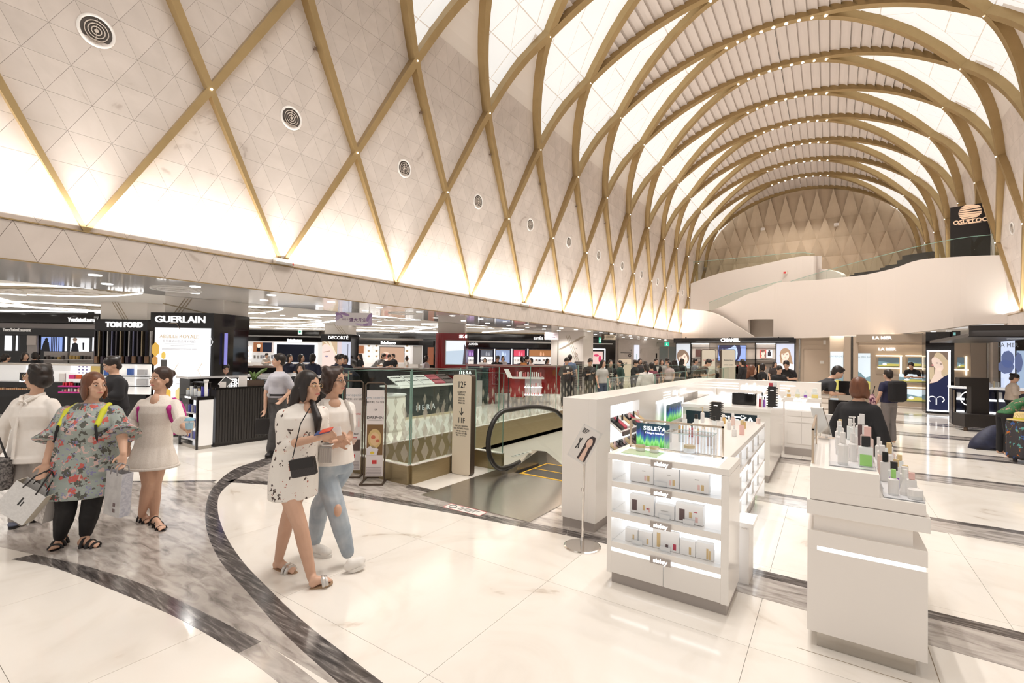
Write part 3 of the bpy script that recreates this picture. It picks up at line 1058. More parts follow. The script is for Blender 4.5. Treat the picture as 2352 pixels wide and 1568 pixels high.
for px, Y, yt, yb in smooth_cols([(1566, 30.2, 709, 779), (1606, 28.7, 712, 779), (1644, 28.1, 721, 779), (1682, 27.8, 742, 779), (1733, 27.6, 774, 779)]):
 p = RP(px, Y)
 rows.append((p, ZAT(px, yb, p), ZAT(px, yt, p)))
sheet('lower_stair_wall', rows, PLAST, stair, 0.2)
m = MB()
rows = []
for px in range(1585, 2321, 35):
 Y = 31.4 - (px - 1585) / 735 * 9
 rows.append(RP(px, Y))
door = struct(B('door_1', mat('brown_door', (0.30, 0.25, 0.205), 0.5), None, (0, 1.7, 0, 0.05, 2.2, 4.1)))
p = RP(1716, 28.4)
door.location = (p.x, p.y + 0.1, 0)
door.rotation_euler = (0, 0, -0.35)
# glass guards on the stair
def stair_glass(label, cols, off=0.08):
 t = thing('stair_glass_guard', label, 'balustrade', RP(cols[0][0], cols[0][1]))
 sc = smooth_cols(cols, 3)
 for a, b in zip(sc[::2], sc[2::2]):
  rr = []
  for px, Y, yt, yb in (a, b):
   p = RP(px, Y + off)
   rr.append((p - t.location, ZAT(px, yb, p), ZAT(px, yt, p)))
  g_ = sheet('pane', PANE, t, 0.014) if False else sheet('pane', rr, PANE, t, 0.014)
  top = MB().tube([(rr[0][0].x, rr[0][0].y, rr[0][2]), (rr[1][0].x, rr[1][0].y, rr[1][2])], 0.012, 5)
  top.build('pane_edge', EDGE, g_)
 return t
stair_glass('glass guard along the high right part of the white stair', [(2318, 21.25, 537, 587), (2250, 21.6, 541, 588), (2190, 22.0, 549, 591), (2110, 22.9, 565, 598), (2055, 23.6, 579, 616), (1990, 24.6, 596, 631), (1930, 25.4, 612, 638), (1880, 26.2, 626, 643), (1815, 27.1, 646, 650)])
stair_glass('lower glass guard on the left end of the white stair', [(1795, 27.4, 645, 650), (1740, 27.9, 658, 669), (1703, 28.2, 666, 683), (1660, 28.5, 682, 702), (1628, 29, 694, 716)])
stair_glass('glass guard on the upper ramp in front of the faceted wall', [(1590, 31.5, 602, 651), (1652, 31.0, 596, 628), (1744, 30.3, 588, 609), (1828, 29.6, 580, 591), (1870, 29.1, 583, 589)])
fa = thing('fire_call_point', 'tiny red fire call point on the white ramp wall', 'call point', RP(1802, 29.85))
p = RP(1802, 29.7)
B('plate', mat('call_plate', (0.7, 0.62, 0.55), 0.5), fa, (-0.12, 0.12, -0.16, -0.1, ZAT(1802, 629, p), ZAT(1802, 622, p)))
B('button', REDP, fa, (-0.06, 0.06, -0.18, -0.16, ZAT(1802, 628, p), ZAT(1802, 624, p)))
# dark sofas behind the stair glass
for i, (px, yt, yb, wpx) in enumerate(((2095, 589, 600, 50), (2050, 607, 618, 45), (1985, 625, 634, 60))):
 p = RP(px, 24.6 + i * 0.8)
 t = thing('dark_bench', ('dark bench behind the stair glass nearest the hanging black banner', 'dark bench in the middle behind the stair glass', 'low dark bench behind the stair glass nearest the ramp end')[i], 'bench', (p.x, p.y, ZAT(px, yb, p)), -0.5)
 w_ = wpx / 1079 * 22
 B('seat', mat('bench_dark', (0.05, 0.04, 0.035), 0.6), t, (-w_ / 2, w_ / 2, 0, 0.5, -0.3, 0.12))
 B('backrest', mat('bench_dark', (0.05, 0.04, 0.035), 0.6), t, (-w_ / 2, w_ / 2, 0.4, 0.55, 0.12, 0.26 + 0.1 * (i == 0)))
# hanging banner
p = RP(2228, 22.4)
hb = thing('hanging_banner', 'tall black banner with striped round emblem behind the stair glass', 'banner', (p.x, p.y, ZAT(2228, 592, p)), math.radians(-8))
h_ = ZAT(2228, 470, p) - ZAT(2228, 592, p)
w_ = 56 / 1079 * 20.9 / 1.08
BLK = mat('satin_black', (0.022, 0.018, 0.017), 0.4)
B('board', BLK, hb, (-w_ / 2, w_ / 2, 0, 0.08, 0, h_))
PEACH = mat('peach_print', (0.85, 0.6, 0.42), 0.5, emit=(0.85, 0.6, 0.42), es=0.35)  # print given a faint glow, though the banner is unlit
cz = h_ * 0.86
mb = MB()
R_ = w_ * 0.29
for i in range(9):
 z0 = -R_ + 2 * R_ * i / 9
 z1 = z0 + 2 * R_ / 9 * 0.72
 x0, x1 = math.sqrt(max(0, R_ ** 2 - z0 ** 2)), math.sqrt(max(0, R_ ** 2 - z1 ** 2))
 x0, x1 = max(x0, 0.05), max(x1, 0.05)
 d_ = 0.03 * math.sin(i * 1.3)
 mb.prism([(-x0, -0.012, cz + z0), (x0, -0.012, cz + z0 + d_), (x1, -0.012, cz + z1 + d_), (-x1, -0.012, cz + z1)], (0, 0.01, 0))
mb.build('emblem', PEACH, hb)
text('OSULLOC', w_ * 0.19, PEACH, hb, FR((0, -0.01, h_ * 0.69)), 0.01, 0.006)
B('small_print', PEACH, hb, (-w_ * 0.3, w_ * 0.3, -0.008, 0, h_ * 0.645, h_ * 0.655))
# ---- faceted end wall
FACET = noise_mat('warm_facets', [(0.3, (0.50, 0.385, 0.27)), (0.7, (0.55, 0.43, 0.31))], 1.5, rough=0.6, vary=0.03)
ew_ = sempty('wall_end')
B('backing', FACET, ew_, (XC - 6.6, XC + 6.6, ENDY + 0.02, ENDY + 0.2, 2.0, 12.9))
cw = SP / 3
zr = (3.4, 4.6, 5.8, 7.0, 8.2, 9.4, 10.65, 12.4)
for r in range(7):
 z0, rh = zr[r], zr[r + 1] - zr[r]
 for c in range(-8, 9):
  x = XC + cw * (c + (0.5 if r % 2 else 0))
  if abs(x - XC) > 6.2:
   continue
  # kite-like pleat: two facets meeting on a ridge that stands out at the apex
  a, b, top = (x - cw / 2, z0), (x + cw / 2, z0), (x, z0 + rh)
  y = ENDY
  m = MB()
  m.add([(a[0], y, a[1]), (x, y - 0.03, z0), (x, y - 0.36, top[1]), (b[0], y, b[1]), (top[0] - 0.02, y, top[1] + 0.02), (top[0] + 0.02, y, top[1] + 0.02)],
              [(0, 1, 2), (1, 3, 2), (0, 2, 4), (3, 5, 2), (2, 5, 4)])
  m.build('pleat', FACET, ew_)
  m = MB()
  if r < 6:
   m.add([(x, y - 0.02, z0 + rh), (x + cw, y - 0.02, z0 + rh), (x + cw / 2, y - 0.02, z0)], [(0, 2, 1)])
   m.build('facet', FACET, ew_)
for i, (px, py) in enumerate(((1752, 526), (1921, 515))):
 r = ray(px, py)
 q = CAM + r * ((ENDY - 0.3) / r.y)
 s = thing('wall_speaker', ('small white square box on the faceted wall, left one', 'small white square box on the faceted wall, right one')[i], 'speaker', q)
 B('housing', mat('box_white', (0.75, 0.68, 0.62), 0.5), s, (-0.12, 0.12, -0.03, 0.3, -0.08, 0.08))
 B('grille', mat('box_grey', (0.6, 0.53, 0.48), 0.6), s, (-0.09, 0.09, -0.036, -0.03, -0.05, 0.05))
# ---- right band, right soffit
fr = sempty('trim_93')
B('band', MARBLE, fr, (XR, XR + 0.06, 8, 21.3, 2.76, 3.21))
B('ledge', GOLD, fr, (XR - 0.012, XR + 0.1, 8, 21.3, 3.21, 3.225))
for k in range(0, 25):
 ya = 8.2 + SP / 6 * 1.25 * k
 MB().prism([(XR - 0.008, ya, 2.77), (XR - 0.008, ya + 0.5, 2.77), (XR - 0.008, ya + 0.25, 3.2)], (0.01, 0, 0)).build('marble_tile', MARBLE, fr)
B('soffit', CEIL, fr, (XR - 0.02, 9.5, 8, 21.3, 2.745, 2.76))
wrl = sempty('wall_right_lower')
B('panel', mat('beige_laminate', (0.50, 0.405, 0.315), 0.5), wrl, (8.5, 8.6, 6, 24.5, 0, 2.75))
us_ = sempty('trim_94')
# soffit under the stair, following its front edge
pts = []
for px, Y, yt, yb in w1:
 p = RP(px, Y)
 pts.append((p.x, p.y + 0.1, 2.80))
mb = MB().prism(pts + [(-9, 29.5, 2.80), (-9, 40, 2.80), (9.5, 40, 2.80), (9.5, 21.4, 2.80)], (0, 0, 0.05))
mb.build('stair_soffit', CEIL, us_)
for px, Y in ((1973, 24.6), (2010, 24.2), (2150, 22.3), (2185, 22.0)):
 o = put('downlight', dlm, us_)
 q = RP(px, Y)
 o.location = (q.x, q.y + 0.5, 2.795)
area('stair_soffit_lamp', (1.5, 23.9, 2.74), (3.0, 0.6), 45, color=(1, 0.93, 0.82))
area('stair_soffit_lamp_2', (-4, 26.2, 2.6), (4.5, 0.5), 45)
area('stair_soffit_lamp_3', (3.5, 16, 2.45), (1.5, 2.5), 25)
# ================================================================== flat printed pictures
def em(name, c, s=1.0):
 return mat('print_' + name, tuple(x * 0.4 for x in c), 0.35, emit=c, es=s)
def ngon(cx, cz, rx, rz, n=18, a0=0, a1=2 * PI, rot=0):
 out = []
 for i in range(n):
  a = a0 + (a1 - a0) * i / (n if a1 - a0 > 6.2 else n - 1)
  x, z = rx * math.cos(a), rz * math.sin(a)
  out.append((cx + x * math.cos(rot) - z * math.sin(rot), cz + x * math.sin(rot) + z * math.cos(rot)))
 return out
def flat(parent, name, polys, matl, y, inv=None):
 """thin printed shapes in the x-z plane of the parent at depth y (towards -y); clipped to nothing"""
 m = MB()
 for P in polys:
  m.prism([(x, y, z) for x, z in P], (0, -0.0015, 0))
 return m.build(name, matl, parent)
def clipr(P, x0, x1, z0, z1):
 for a, b, c in ((1, 0, x1), (-1, 0, -x0), (0, 1, z1), (0, -1, -z0)):
  P = clip(P, a, b, c)
  if len(P) < 3:
   return None
 return P
def portrait(parent, x0, x1, z0, z1, y, bg, hair, skin=(0.95, 0.70, 0.58), cloth=None, cx=0.5, cz=0.58, size=0.34, hairside=1, s=0.85, long=True, lips=(0.7, 0.16, 0.16), tilt=0.0, name='face_print', bgname=None):
 """large advertising portrait: background, hair, neck, face, features"""
 w, h = x1 - x0, z1 - z0
 q = '%d_%d' % (int(abs(x0 * 997 + z0 * 31) * 10) % 9973, int(abs(w * 1000 + y * 77) % 977))
 X = lambda u: x0 + u * w
 R = size * min(w * 1.2, h)
 Cx, Cz = X(cx), z0 + cz * h
 def em2(n, c):
  return em('%s_%02d%02d%02d' % (n, int(c[0] * 99), int(c[1] * 99), int(c[2] * 99)), c, s)
 base = flat(parent, name, [[(x0, z0), (x1, z0), (x1, z1), (x0, z1)]], em2('bg', bg), y)
 def put_(nm, P, c, k):
  P = [clipr(p, x0, x1, z0, z1) for p in P]
  P = [p for p in P if p]
  if P:
   flat(base, nm, P, em2('c', c), y - 0.002 * k)
 hp = [ngon(Cx, Cz + R * 0.12, R * 0.86, R * 1.12, 20, rot=tilt)]
 if long:
  hp.append([(Cx - R * 0.9, Cz), (Cx + R * 0.9, Cz), (Cx + R * (1.2 if hairside > 0 else 0.7), Cz - R * 1.7), (Cx - R * (1.2 if hairside < 0 else 0.7), Cz - R * 1.7)])
 put_('hair', hp, hair, 1)
 if cloth:
  put_('clothing', [[(Cx - R * 2, z0), (Cx + R * 2, z0), (Cx + R * 1.6, Cz - R * 1.7), (Cx + R * 0.3, Cz - R * 1.45), (Cx - R * 0.3, Cz - R * 1.45), (Cx - R * 1.6, Cz - R * 1.8)]], cloth, 2)
 put_('neck', [[(Cx - R * 0.36, Cz - R * 0.6), (Cx + R * 0.36, Cz - R * 0.6), (Cx + R * 0.6, Cz - R * 1.7), (Cx - R * 0.6, Cz - R * 1.7)]], tuple(v * 0.88 for v in skin), 3)
 put_('face', [ngon(Cx, Cz - R * 0.08, R * 0.62, R * 0.9, 20, rot=tilt)], skin, 4)
 ct, st_ = math.cos(tilt), math.sin(tilt)
 def T(u, v):
  return Cx + R * (u * ct - v * st_), Cz + R * (u * st_ + v * ct)
 eyes = []
 for sx_ in (-1, 1):
  ex, ez = T(0.27 * sx_, 0.06)
  eyes.append(ngon(ex, ez, R * 0.13, R * 0.055, 8, rot=tilt))
  bx, bz = T(0.27 * sx_, 0.2)
  eyes.append(ngon(bx, bz, R * 0.17, R * 0.025, 6, rot=tilt))
 put_('eyes', eyes, (0.12, 0.09, 0.09), 5)
 nx_, nz_ = T(0.03, -0.25)
 put_('nose', [ngon(nx_, nz_, R * 0.09, R * 0.05, 8)], tuple(v * 0.78 for v in skin), 5)
 lx, lz = T(0, -0.5)
 put_('lips', [ngon(lx, lz, R * 0.2, R * 0.075, 10, rot=tilt)], lips, 5)
 fx, fz = T(-0.15 * hairside, 0.62)
 put_('fringe', [ngon(fx, fz, R * 0.62, R * 0.33, 14, rot=tilt + 0.35 * hairside)], hair, 6)
 return base
def product_shape(x, z, w, h, cap=0.3):
 return [[(x - w / 2, z), (x + w / 2, z), (x + w / 2, z + h * (1 - cap)), (x - w / 2, z + h * (1 - cap))], [(x - w * 0.3, z + h * (1 - cap)), (x + w * 0.3, z + h * (1 - cap)), (x + w * 0.3, z + h), (x - w * 0.3, z + h)]]
BLKG = mat('gloss_black', (0.012, 0.010, 0.010), 0.08, spec=0.6)
GLOWW = mat('white_letters', (0.9, 0.9, 0.9), 0.4, emit=(1, 0.98, 0.96), es=1.6)
SHELFL = mat('shelf_glow', (0.9, 0.93, 0.97), 0.4, emit=(0.93, 0.96, 1.0), es=1.3)
class Shop:
 """flat shop front standing on a straight line; local x right, y deeper, z up; built in metres from the photo's columns"""
 def __init__(self, name, label, cat, Y=None, depth=None, pxc=0, group=None):
  self.Y, self.d = Y, depth
  if Y is not None:
   self.o = RP(pxc, Y)
   self.rz = 0
  else:
   q = D(pxc, 810, depth)
   self.o = Vector((q.x, q.y, 0))
   self.rz = _th
  self.t = thing(name, label, cat, self.o, self.rz, group)
  self.R = Matrix.Rotation(-self.rz, 3, 'Z')
 def pt(self, px, py):
  r = ray(px, py)
  if self.Y is not None:
   q = CAM + r * (self.Y / r.y)
  else:
   q = CAM + r * (self.d / (r.x * -math.sin(_th) + r.y * math.cos(_th)))
  v = self.R @ (q - self.o)
  return v.x, v.z
 def rect(self, px0, py0, px1, py1):
  a = self.pt(px0, py1)
  b = self.pt(px1, py0)
  c = self.pt(px0, py0)
  d = self.pt(px1, py1)
  return a[0], b[0], (a[1] + d[1]) / 2, (b[1] + c[1]) / 2
 def box(self, name, matl, px0, py0, px1, py1, y0=0.0, th=0.1, parent=None, bevel=0, zb=None, zt=None):
  x0, x1, z0, z1 = self.rect(px0, py0, px1, py1)
  z0, z1 = (z0 if zb is None else zb), (z1 if zt is None else zt)
  return B(name, matl, parent or self.t, (x0, x1, y0, y0 + th, z0, z1), bevel=bevel)
 def sign(self, s, px, py, hpx, matl=GLOWW, y=-0.02, bold=0.0, sx=1.0, parent=None, depth=0.02, name='lettering'):
  x, z = self.pt(px, py)
  a, b = self.pt(px, py - hpx / 2), self.pt(px, py + hpx / 2)
  return text(s, (a[1] - b[1]) * 1.1, matl, parent or self.t, FR((x, y, z)), depth, bold, sx=sx)
# ---- CHANEL shop
c = Shop('cosmetics_shop_front', 'black-topped shop front with CHANEL sign under the stair', 'shop', Y=27.0, pxc=1688)
GREYW = mat('shop_taupe', (0.46, 0.40, 0.35), 0.55)
c.box('back_wall', GREYW, 1548, 786, 1829, 905, 0.25, 0.1)
c.box('header', BLKG, 1547, 775.5, 1828, 787, 0.0, 0.35)
c.sign('CHANEL', 1677, 781.2, 9.3, bold=0.016)
for a, b, x0, x1 in (('side_post', BLKG, 1550, 1552), ('side_post', BLKG, 1584, 1586.5), ('side_post', BLKG, 1733, 1735), ('side_post', BLKG, 1781, 1782.5), ('side_post', BLKG, 1824, 1827)):
 c.box(a, b, x0, 787, x1, 880, 0.1, 0.15)
r_ = c.rect(1551.5, 789, 1584, 845)
portrait(c.t, r_[0], r_[1], r_[2], r_[3], 0.12, (0.62, 0.66, 0.72), (0.25, 0.17, 0.12), cz=0.42, size=0.42, tilt=0.3, long=False)
r_ = c.rect(1782.5, 789, 1824, 870)
portrait(c.t, r_[0], r_[1], r_[2], r_[3], 0.12, (0.60, 0.64, 0.78), (0.42, 0.27, 0.17), cloth=(0.9, 0.86, 0.86), cz=0.68, size=0.30)
scr = c.box('screen', BLKG, 1647, 792, 1713, 829, 0.15, 0.1)
r_ = c.rect(1648, 793, 1712, 828)
portrait(c.t, r_[0], r_[1], r_[2], r_[3], 0.14, (0.28, 0.38, 0.75), (0.03, 0.03, 0.08), skin=(0.50, 0.62, 0.95), cx=0.42, cz=0.55, size=0.8, lips=(0.3, 0.35, 0.6), long=False, name='screen_picture')
PALE = mat('pale_recess', (0.62, 0.56, 0.52), 0.5)
for (x0, x1) in ((1587, 1627), (1736, 1780)):
 c.box('recess', PALE, x0, 789, x1, 830, 0.2, 0.06)
 c.box('recess_light', SHELFL, x0, 788, x1, 790, 0.12, 0.1)
c.box('poster', mat('maroon_card', (0.10, 0.045, 0.04), 0.5), 1596, 802, 1609, 819, 0.15, 0.03)
r_ = c.rect(1745, 803, 1759, 821)
portrait(c.t, r_[0], r_[1], r_[2], r_[3], 0.14, (0.75, 0.12, 0.1), (0.2, 0.1, 0.08), cz=0.6, size=0.42)
r_ = c.rect(1759.5, 803, 1773, 821)
pb = flat(c.t, 'product_print', [[(r_[0], r_[2]), (r_[1], r_[2]), (r_[1], r_[3]), (r_[0], r_[3])]], em('white', (0.9, 0.9, 0.92), 0.9), 0.14)
flat(pb, 'bottle_print', product_shape((r_[0] + r_[1]) / 2, r_[2] + 0.08, 0.14, 0.3), em('dark', (0.05, 0.04, 0.05), 0.5), 0.136)
for y in (798, 824, 833):
 c.box('shelf', BLKG, 1587, y, 1780, y + 0.9, 0.08, 0.2)
rn = random.Random(5)
for i in range(46):
 px = 1588 + 190 * rn.random()
 col = rn.choice([(0.05, 0.03, 0.03), (0.55, 0.08, 0.07), (0.5, 0.33, 0.18), (0.7, 0.66, 0.62), (0.12, 0.08, 0.07)])
 o = c.box('boxed_product', mat('goods_%d_%d' % (int(col[0] * 100), int(col[1] * 100)), col, 0.4), px, 838 + 6 * rn.random(), px + 2 + 3 * rn.random(), 858, 0.06, 0.1)
c.box('base_counter', BLKG, 1550, 858, 1827, 905, -0.1, 0.35)
for x in (1574, 1676, 1788):
 c.box('spot_lamp', BLKG, x - 1, 773, x + 1, 776, 0.1, 0.1)
# ---- beige wall with door, LA MER shop
BEIG = mat('beige_laminate', (0.50, 0.405, 0.315), 0.5)
BEID = mat('beige_laminate_dark', (0.40, 0.325, 0.255), 0.5)
wb = Shop('beige_panel_wall', 'plain beige panelled wall with door between the two shops', 'wall panel', Y=27.2, pxc=1872)
wb.box('wall_panel', BEIG, 1828, 774, 1912, 905, 0.1, 0.1)
wb.box('door_leaf', BEIG, 1846, 803, 1904, 905, 0.06, 0.03)
wb.box('door_seam', BEID, 1843, 802, 1846, 905, 0.08, 0.02)
wb.box('overpanel', BEIG, 1848, 781, 1904, 791, 0.06, 0.03)
wb.box('vent', mat('vent_white', (0.72, 0.68, 0.64), 0.5), 1891, 781, 1897, 791, 0.03, 0.03)
wb.box('notice', mat('paper_white', (0.75, 0.72, 0.68), 0.6), 1883, 828, 1893, 835, 0.04, 0.015)
wb.box('mirror_strip', STEEL, 1834, 779, 1838, 905, 0.03, 0.06)
la = Shop('skincare_shop_front', 'beige shop front with two LA MER signs and lit niches', 'shop', Y=23.6, pxc=2010)
la.box('back_wall', BEIG, 1905, 770, 2145, 945, 0.3, 0.1)
la.box('upper_header', BEID, 1966, 768, 2128, 786, -0.3, 0.4)
la.box('header_ledge', BEIG, 1972, 787, 2128, 792, -0.2, 0.3)
la.sign('LA MER', 2024, 776.5, 8.5, y=-0.32, bold=0.004, sx=1.1)
la.sign('LA MER', 2039, 801.5, 8, y=0.28, bold=0.004, sx=1.1)
la.box('corner_post', BEIG, 1938, 772, 1954, 935, -0.1, 0.35)
la.box('mirror_strip', mat('dark_mirror', (0.1, 0.09, 0.08), 0.1), 1954, 772, 1959, 935, -0.02, 0.3)
la.box('corner_post', BEIG, 1959, 772, 1971, 935, -0.1, 0.35)
def sea_poster(S, x0, y0, x1, y1, parent=None, y=0.25, dark=False, wide=False):
 r = S.rect(x0, y0, x1, y1)
 X0, X1, Z0, Z1 = r
 w_, h_ = X1 - X0, Z1 - Z0
 b_ = flat(S.t, 'seascape_print', [[(X0, Z0), (X1, Z0), (X1, Z1), (X0, Z1)]], em('sky_dark', (0.12, 0.16, 0.18), 0.8) if dark else em('sky_pale', (0.72, 0.82, 0.88), 0.95), y)
 k = 0.55 if not wide else 0.62
 flat(b_, 'hills_print', [[(X0, Z0), (X1, Z0), (X1, Z0 + h_ * k * 0.8), (X0 + w_ * .6, Z0 + h_ * k * 0.72), (X0 + w_ * .3, Z0 + h_ * k * 0.9), (X0, Z0 + h_ * k)]], em('hill', (0.22, 0.34, 0.38), 0.8), y - 0.002)
 flat(b_, 'meadow_print', [[(X0, Z0), (X1, Z0), (X1, Z0 + h_ * k * 0.55), (X0 + w_ * .5, Z0 + h_ * k * 0.62), (X0, Z0 + h_ * k * 0.3)]], em('meadow', (0.62, 0.55, 0.14), 0.8), y - 0.004)
 flat(b_, 'rock_print', [[(X0, Z0), (X1, Z0), (X1, Z0 + h_ * k * 0.22), (X0, Z0 + h_ * k * 0.12)]], em('rock', (0.14, 0.15, 0.08), 0.6), y - 0.006)
 flat(b_, 'jar_print', [ngon(X0 + w_ * 0.3, Z0 + h_ * k * 0.5, min(w_, h_) * 0.14, min(w_, h_) * 0.13, 12), [(X0 + w_ * 0.2, Z0 + h_ * k * 0.35), (X0 + w_ * 0.4, Z0 + h_ * k * 0.35), (X0 + w_ * 0.4, Z0 + h_ * k * 0.6), (X0 + w_ * 0.2, Z0 + h_ * k * 0.6)]], em('white', (0.9, 0.9, 0.92), 0.9), y - 0.008)
 return b_
bp_ = sea_poster(la, 1907, 807, 1937, 905, y=0.28)
text('LA MER 24/7', 0.09, mat('grey_print', (0.35, 0.4, 0.45), 0.5), bp_, FR((la.pt(1922, 818)[0], 0.27, la.pt(1922, 818)[1])), 0.003)
bp_ = sea_poster(la, 1971, 811, 2000, 905, y=0.28)
text('LA MER 24/7', 0.09, mat('grey_print', (0.35, 0.4, 0.45), 0.5), bp_, FR((la.pt(1986, 820)[0], 0.27, la.pt(1986, 820)[1])), 0.003)
WARM = mat('warm_light', (1, 0.9, 0.7), 0.5, emit=(1, 0.88, 0.66), es=2.0)
for x0, x1 in ((2014, 2074), (2083, 2125)):
 la.box('niche', BEID, x0, 817, x1, 860, 0.27, 0.05)
 sea_poster(la, x0 + 5, 821, min(x1 - 6, x0 + 53), 843, y=0.25, dark=True, wide=True)
 la.box('niche_light', WARM, x0 - 1, 815.5, x1, 818, 0.2, 0.06)
 la.box('niche_light', WARM, x0 + 3, 844, x1 - 5, 846, 0.2, 0.06)
la.box('niche_light', WARM, 2069, 818, 2073, 858, 0.2, 0.06)
sea_poster(la, 2062, 858, 2122, 877, y=-0.4, wide=True)
la.box('counter_top', BEID, 2055, 877, 2128, 881, -0.7, 0.5)
la.box('counter', BEIG, 2055, 881, 2128, 938, -0.6, 0.4)
la.box('counter_light', WARM, 2070, 887, 2126, 889, -0.66, 0.05)
sea_poster(la, 2072, 892, 2124, 920, y=-0.63, wide=True)
# ---- poster column (Cle de Peau) 
cp = Shop('poster_column', 'black column with framed portrait of a blonde model and heart emblem', 'column', Y=20.6, pxc=2157)
cp.box('column', BLKG, 2126, 762, 2192, 951, 0.0, 0.75)
x0, x1, z0, z1 = cp.rect(2129, 804, 2183, 945)
for r in ((x0, x1, z0, z0 + 0.05), (x0, x1, z1 - 0.05, z1), (x0, x0 + 0.05, z0, z1), (x1 - 0.05, x1, z0, z1)):
 B('light_frame', SHELFL, cp.t, (r[0], r[1], -0.03, 0, r[2], r[3]))
fb = flat(cp.t, 'portrait_print', [[(x0 + .05, z0 + .05), (x1 - .05, z0 + .05), (x1 - .05, z1 - .05), (x0 + .05, z1 - .05)]], em('wood', (0.28, 0.20, 0.15), 0.6), -0.005)
w_, h_ = x1 - x0, z1 - z0
def cpp(nm, P, c, k):
 P = [clipr([(x0 + u * w_, z0 + v * h_) for u, v in p], x0 + .05, x1 - .05, z0 + .05, z1 - .05) for p in P]
 flat(fb, nm, [p for p in P if p], em('cp_' + nm, c, 0.75), -0.005 - 0.002 * k)
cpp('hair', [ngon(.62, .80, .33, .14, 16, rot=-.3), [(.55, .80), (.95, .85), (.95, .50), (.62, .52)], [(.1, .72), (.3, .72), (.34, .5), (.12, .52)]], (0.66, 0.52, 0.34), 1)
cpp('skin', [[(.12, .46), (.9, .5), (.62, .60), (.60, .72), (.36, .70), (.34, .62)], ngon(.45, .775, .26, .095, 16, rot=-.25)], (0.93, 0.72, 0.6), 2)
cpp('dress', [[(.02, .43), (.45, .49), (.72, .57), (.98, .62), (.98, .0), (.02, .0)]], (0.02, 0.025, 0.075), 3)
cpp('features', [ngon(.43, .79, .06, .008, 6), ngon(.60, .775, .05, .008, 6)], (0.2, 0.13, 0.1), 4)
cpp('lips', [ngon(.24, .755, .05, .014, 8)], (0.72, 0.25, 0.25), 4)
mb = MB()
cx_, cz_ = x0 + w_ * 0.40, z0 + h_ * 0.19
for sgn_ in (-1, 1):
 pts = [(cx_, -0.02, cz_ - 0.13)]
 for i in range(12):
  a = -PI * 0.35 + i * PI * 1.15 / 11
  pts.append((cx_ + sgn_ * (0.10 + 0.09 * math.cos(a)), -0.02, cz_ + 0.02 + 0.09 * math.sin(a)))
 mb.tube(pts[1:], 0.013, 5)
mb.tube([(cx_, -0.02, cz_ + 0.05), (cx_, -0.02, cz_ - 0.16)], 0.015, 5)
mb.build('heart_emblem', GLOWW, cp.t)
sb = Shop('wall_sign', 'small black projecting sign beside the top of the portrait column', 'sign', Y=20.4, pxc=2198)
sb.box('board', BLKG, 2187, 760, 2206, 775, 0, 0.1)
sb.box('icon', mat('sign_teal', (0.2, 0.45, 0.45), 0.4, emit=(0.2, 0.5, 0.5), es=0.5), 2190, 763, 2195, 770, -0.01, 0.01)
# ---- dark canopy on the right
cn = Shop('display_canopy', 'wide black hanging canopy over the perfume counter on the right', 'canopy', Y=15.0, pxc=2270)
x0, x1, z0, z1 = cn.rect(2226, 746, 2420, 771)
B('fascia', BLK, cn.t, (x0, x1, 0, 0.12, z0, z1))
B('under_panel', BLK, cn.t, (x0 + 0.0, x1, 0.12, 5.2, z0 - 0.02, z0 + 0.06))
B('light_slot', SHELFL, cn.t, (x0 + 0.9, x0 + 1.3, 1.2, 1.3, z0 - 0.03, z0 - 0.02))
# things behind the counter on the right
rb = Shop('beige_side_shop', 'beige back wall with lit niches behind the right perfume counter', 'shop', Y=23.4, pxc=2260)
rb.box('wall_panel', BEIG, 2190, 778, 2268, 935, 0.1, 0.1, zb=0)
rb.box('wall_panel', mat('taupe_panel', (0.36, 0.30, 0.25), 0.5), 2230, 783, 2266, 935, 0.02, 0.06)
rb.box('stone_pier', MARBLE, 2275, 779, 2298, 935, -0.3, 0.4)
rb.box('mirror_strip', STEEL, 2267, 779, 2275, 935, 0.0, 0.1)
rb.box('niche_light', WARM, 2190, 848, 2226, 850, 0.04, 0.05)
rb.box('niche_light', WARM, 2219, 818, 2222, 862, 0.04, 0.05)
sea_poster(rb, 2200, 820, 2216, 846, y=0.08, dark=True)
rl = Shop('tall_lightbox', 'tall blue lightbox poster lettered LA M behind the right counter', 'lightbox', Y=22.5, pxc=2330)
rl.box('housing', BLKG, 2298, 776, 2370, 935, 0.05, 0.2)
x0, x1, z0, z1 = rl.rect(2300, 779, 2332, 900)
b_ = flat(rl.t, 'lit_print', [[(x0, z0), (x1, z0), (x1, z1), (x0, z1)]], em('ice', (0.66, 0.74, 0.95), 0.95), 0.04)
flat(b_, 'coral_print', [ngon(x0 + 0.16, z0 + 1.1, 0.16, 0.3, 9), ngon(x0 + 0.12, z0 + 0.85, 0.2, 0.25, 7), ngon(x0 + 0.42, z0 + 1.0, 0.1, 0.35, 7)], em('coral', (0.14, 0.18, 0.36), 0.7), 0.036)
text('LA MER', 0.2, mat('grey_print', (0.35, 0.4, 0.45), 0.5), b_, FR(((x0 + x1) / 2, 0.035, z1 - 0.2)), 0.003, sx=0.75)
x0, x1, z0, z1 = rl.rect(2336, 805, 2369, 900)
flat(rl.t, 'lit_print', [[(x0, z0), (x1, z0), (x1, z1), (x0, z1)]], em('blue_grey', (0.38, 0.50, 0.68), 0.85), 0.04)
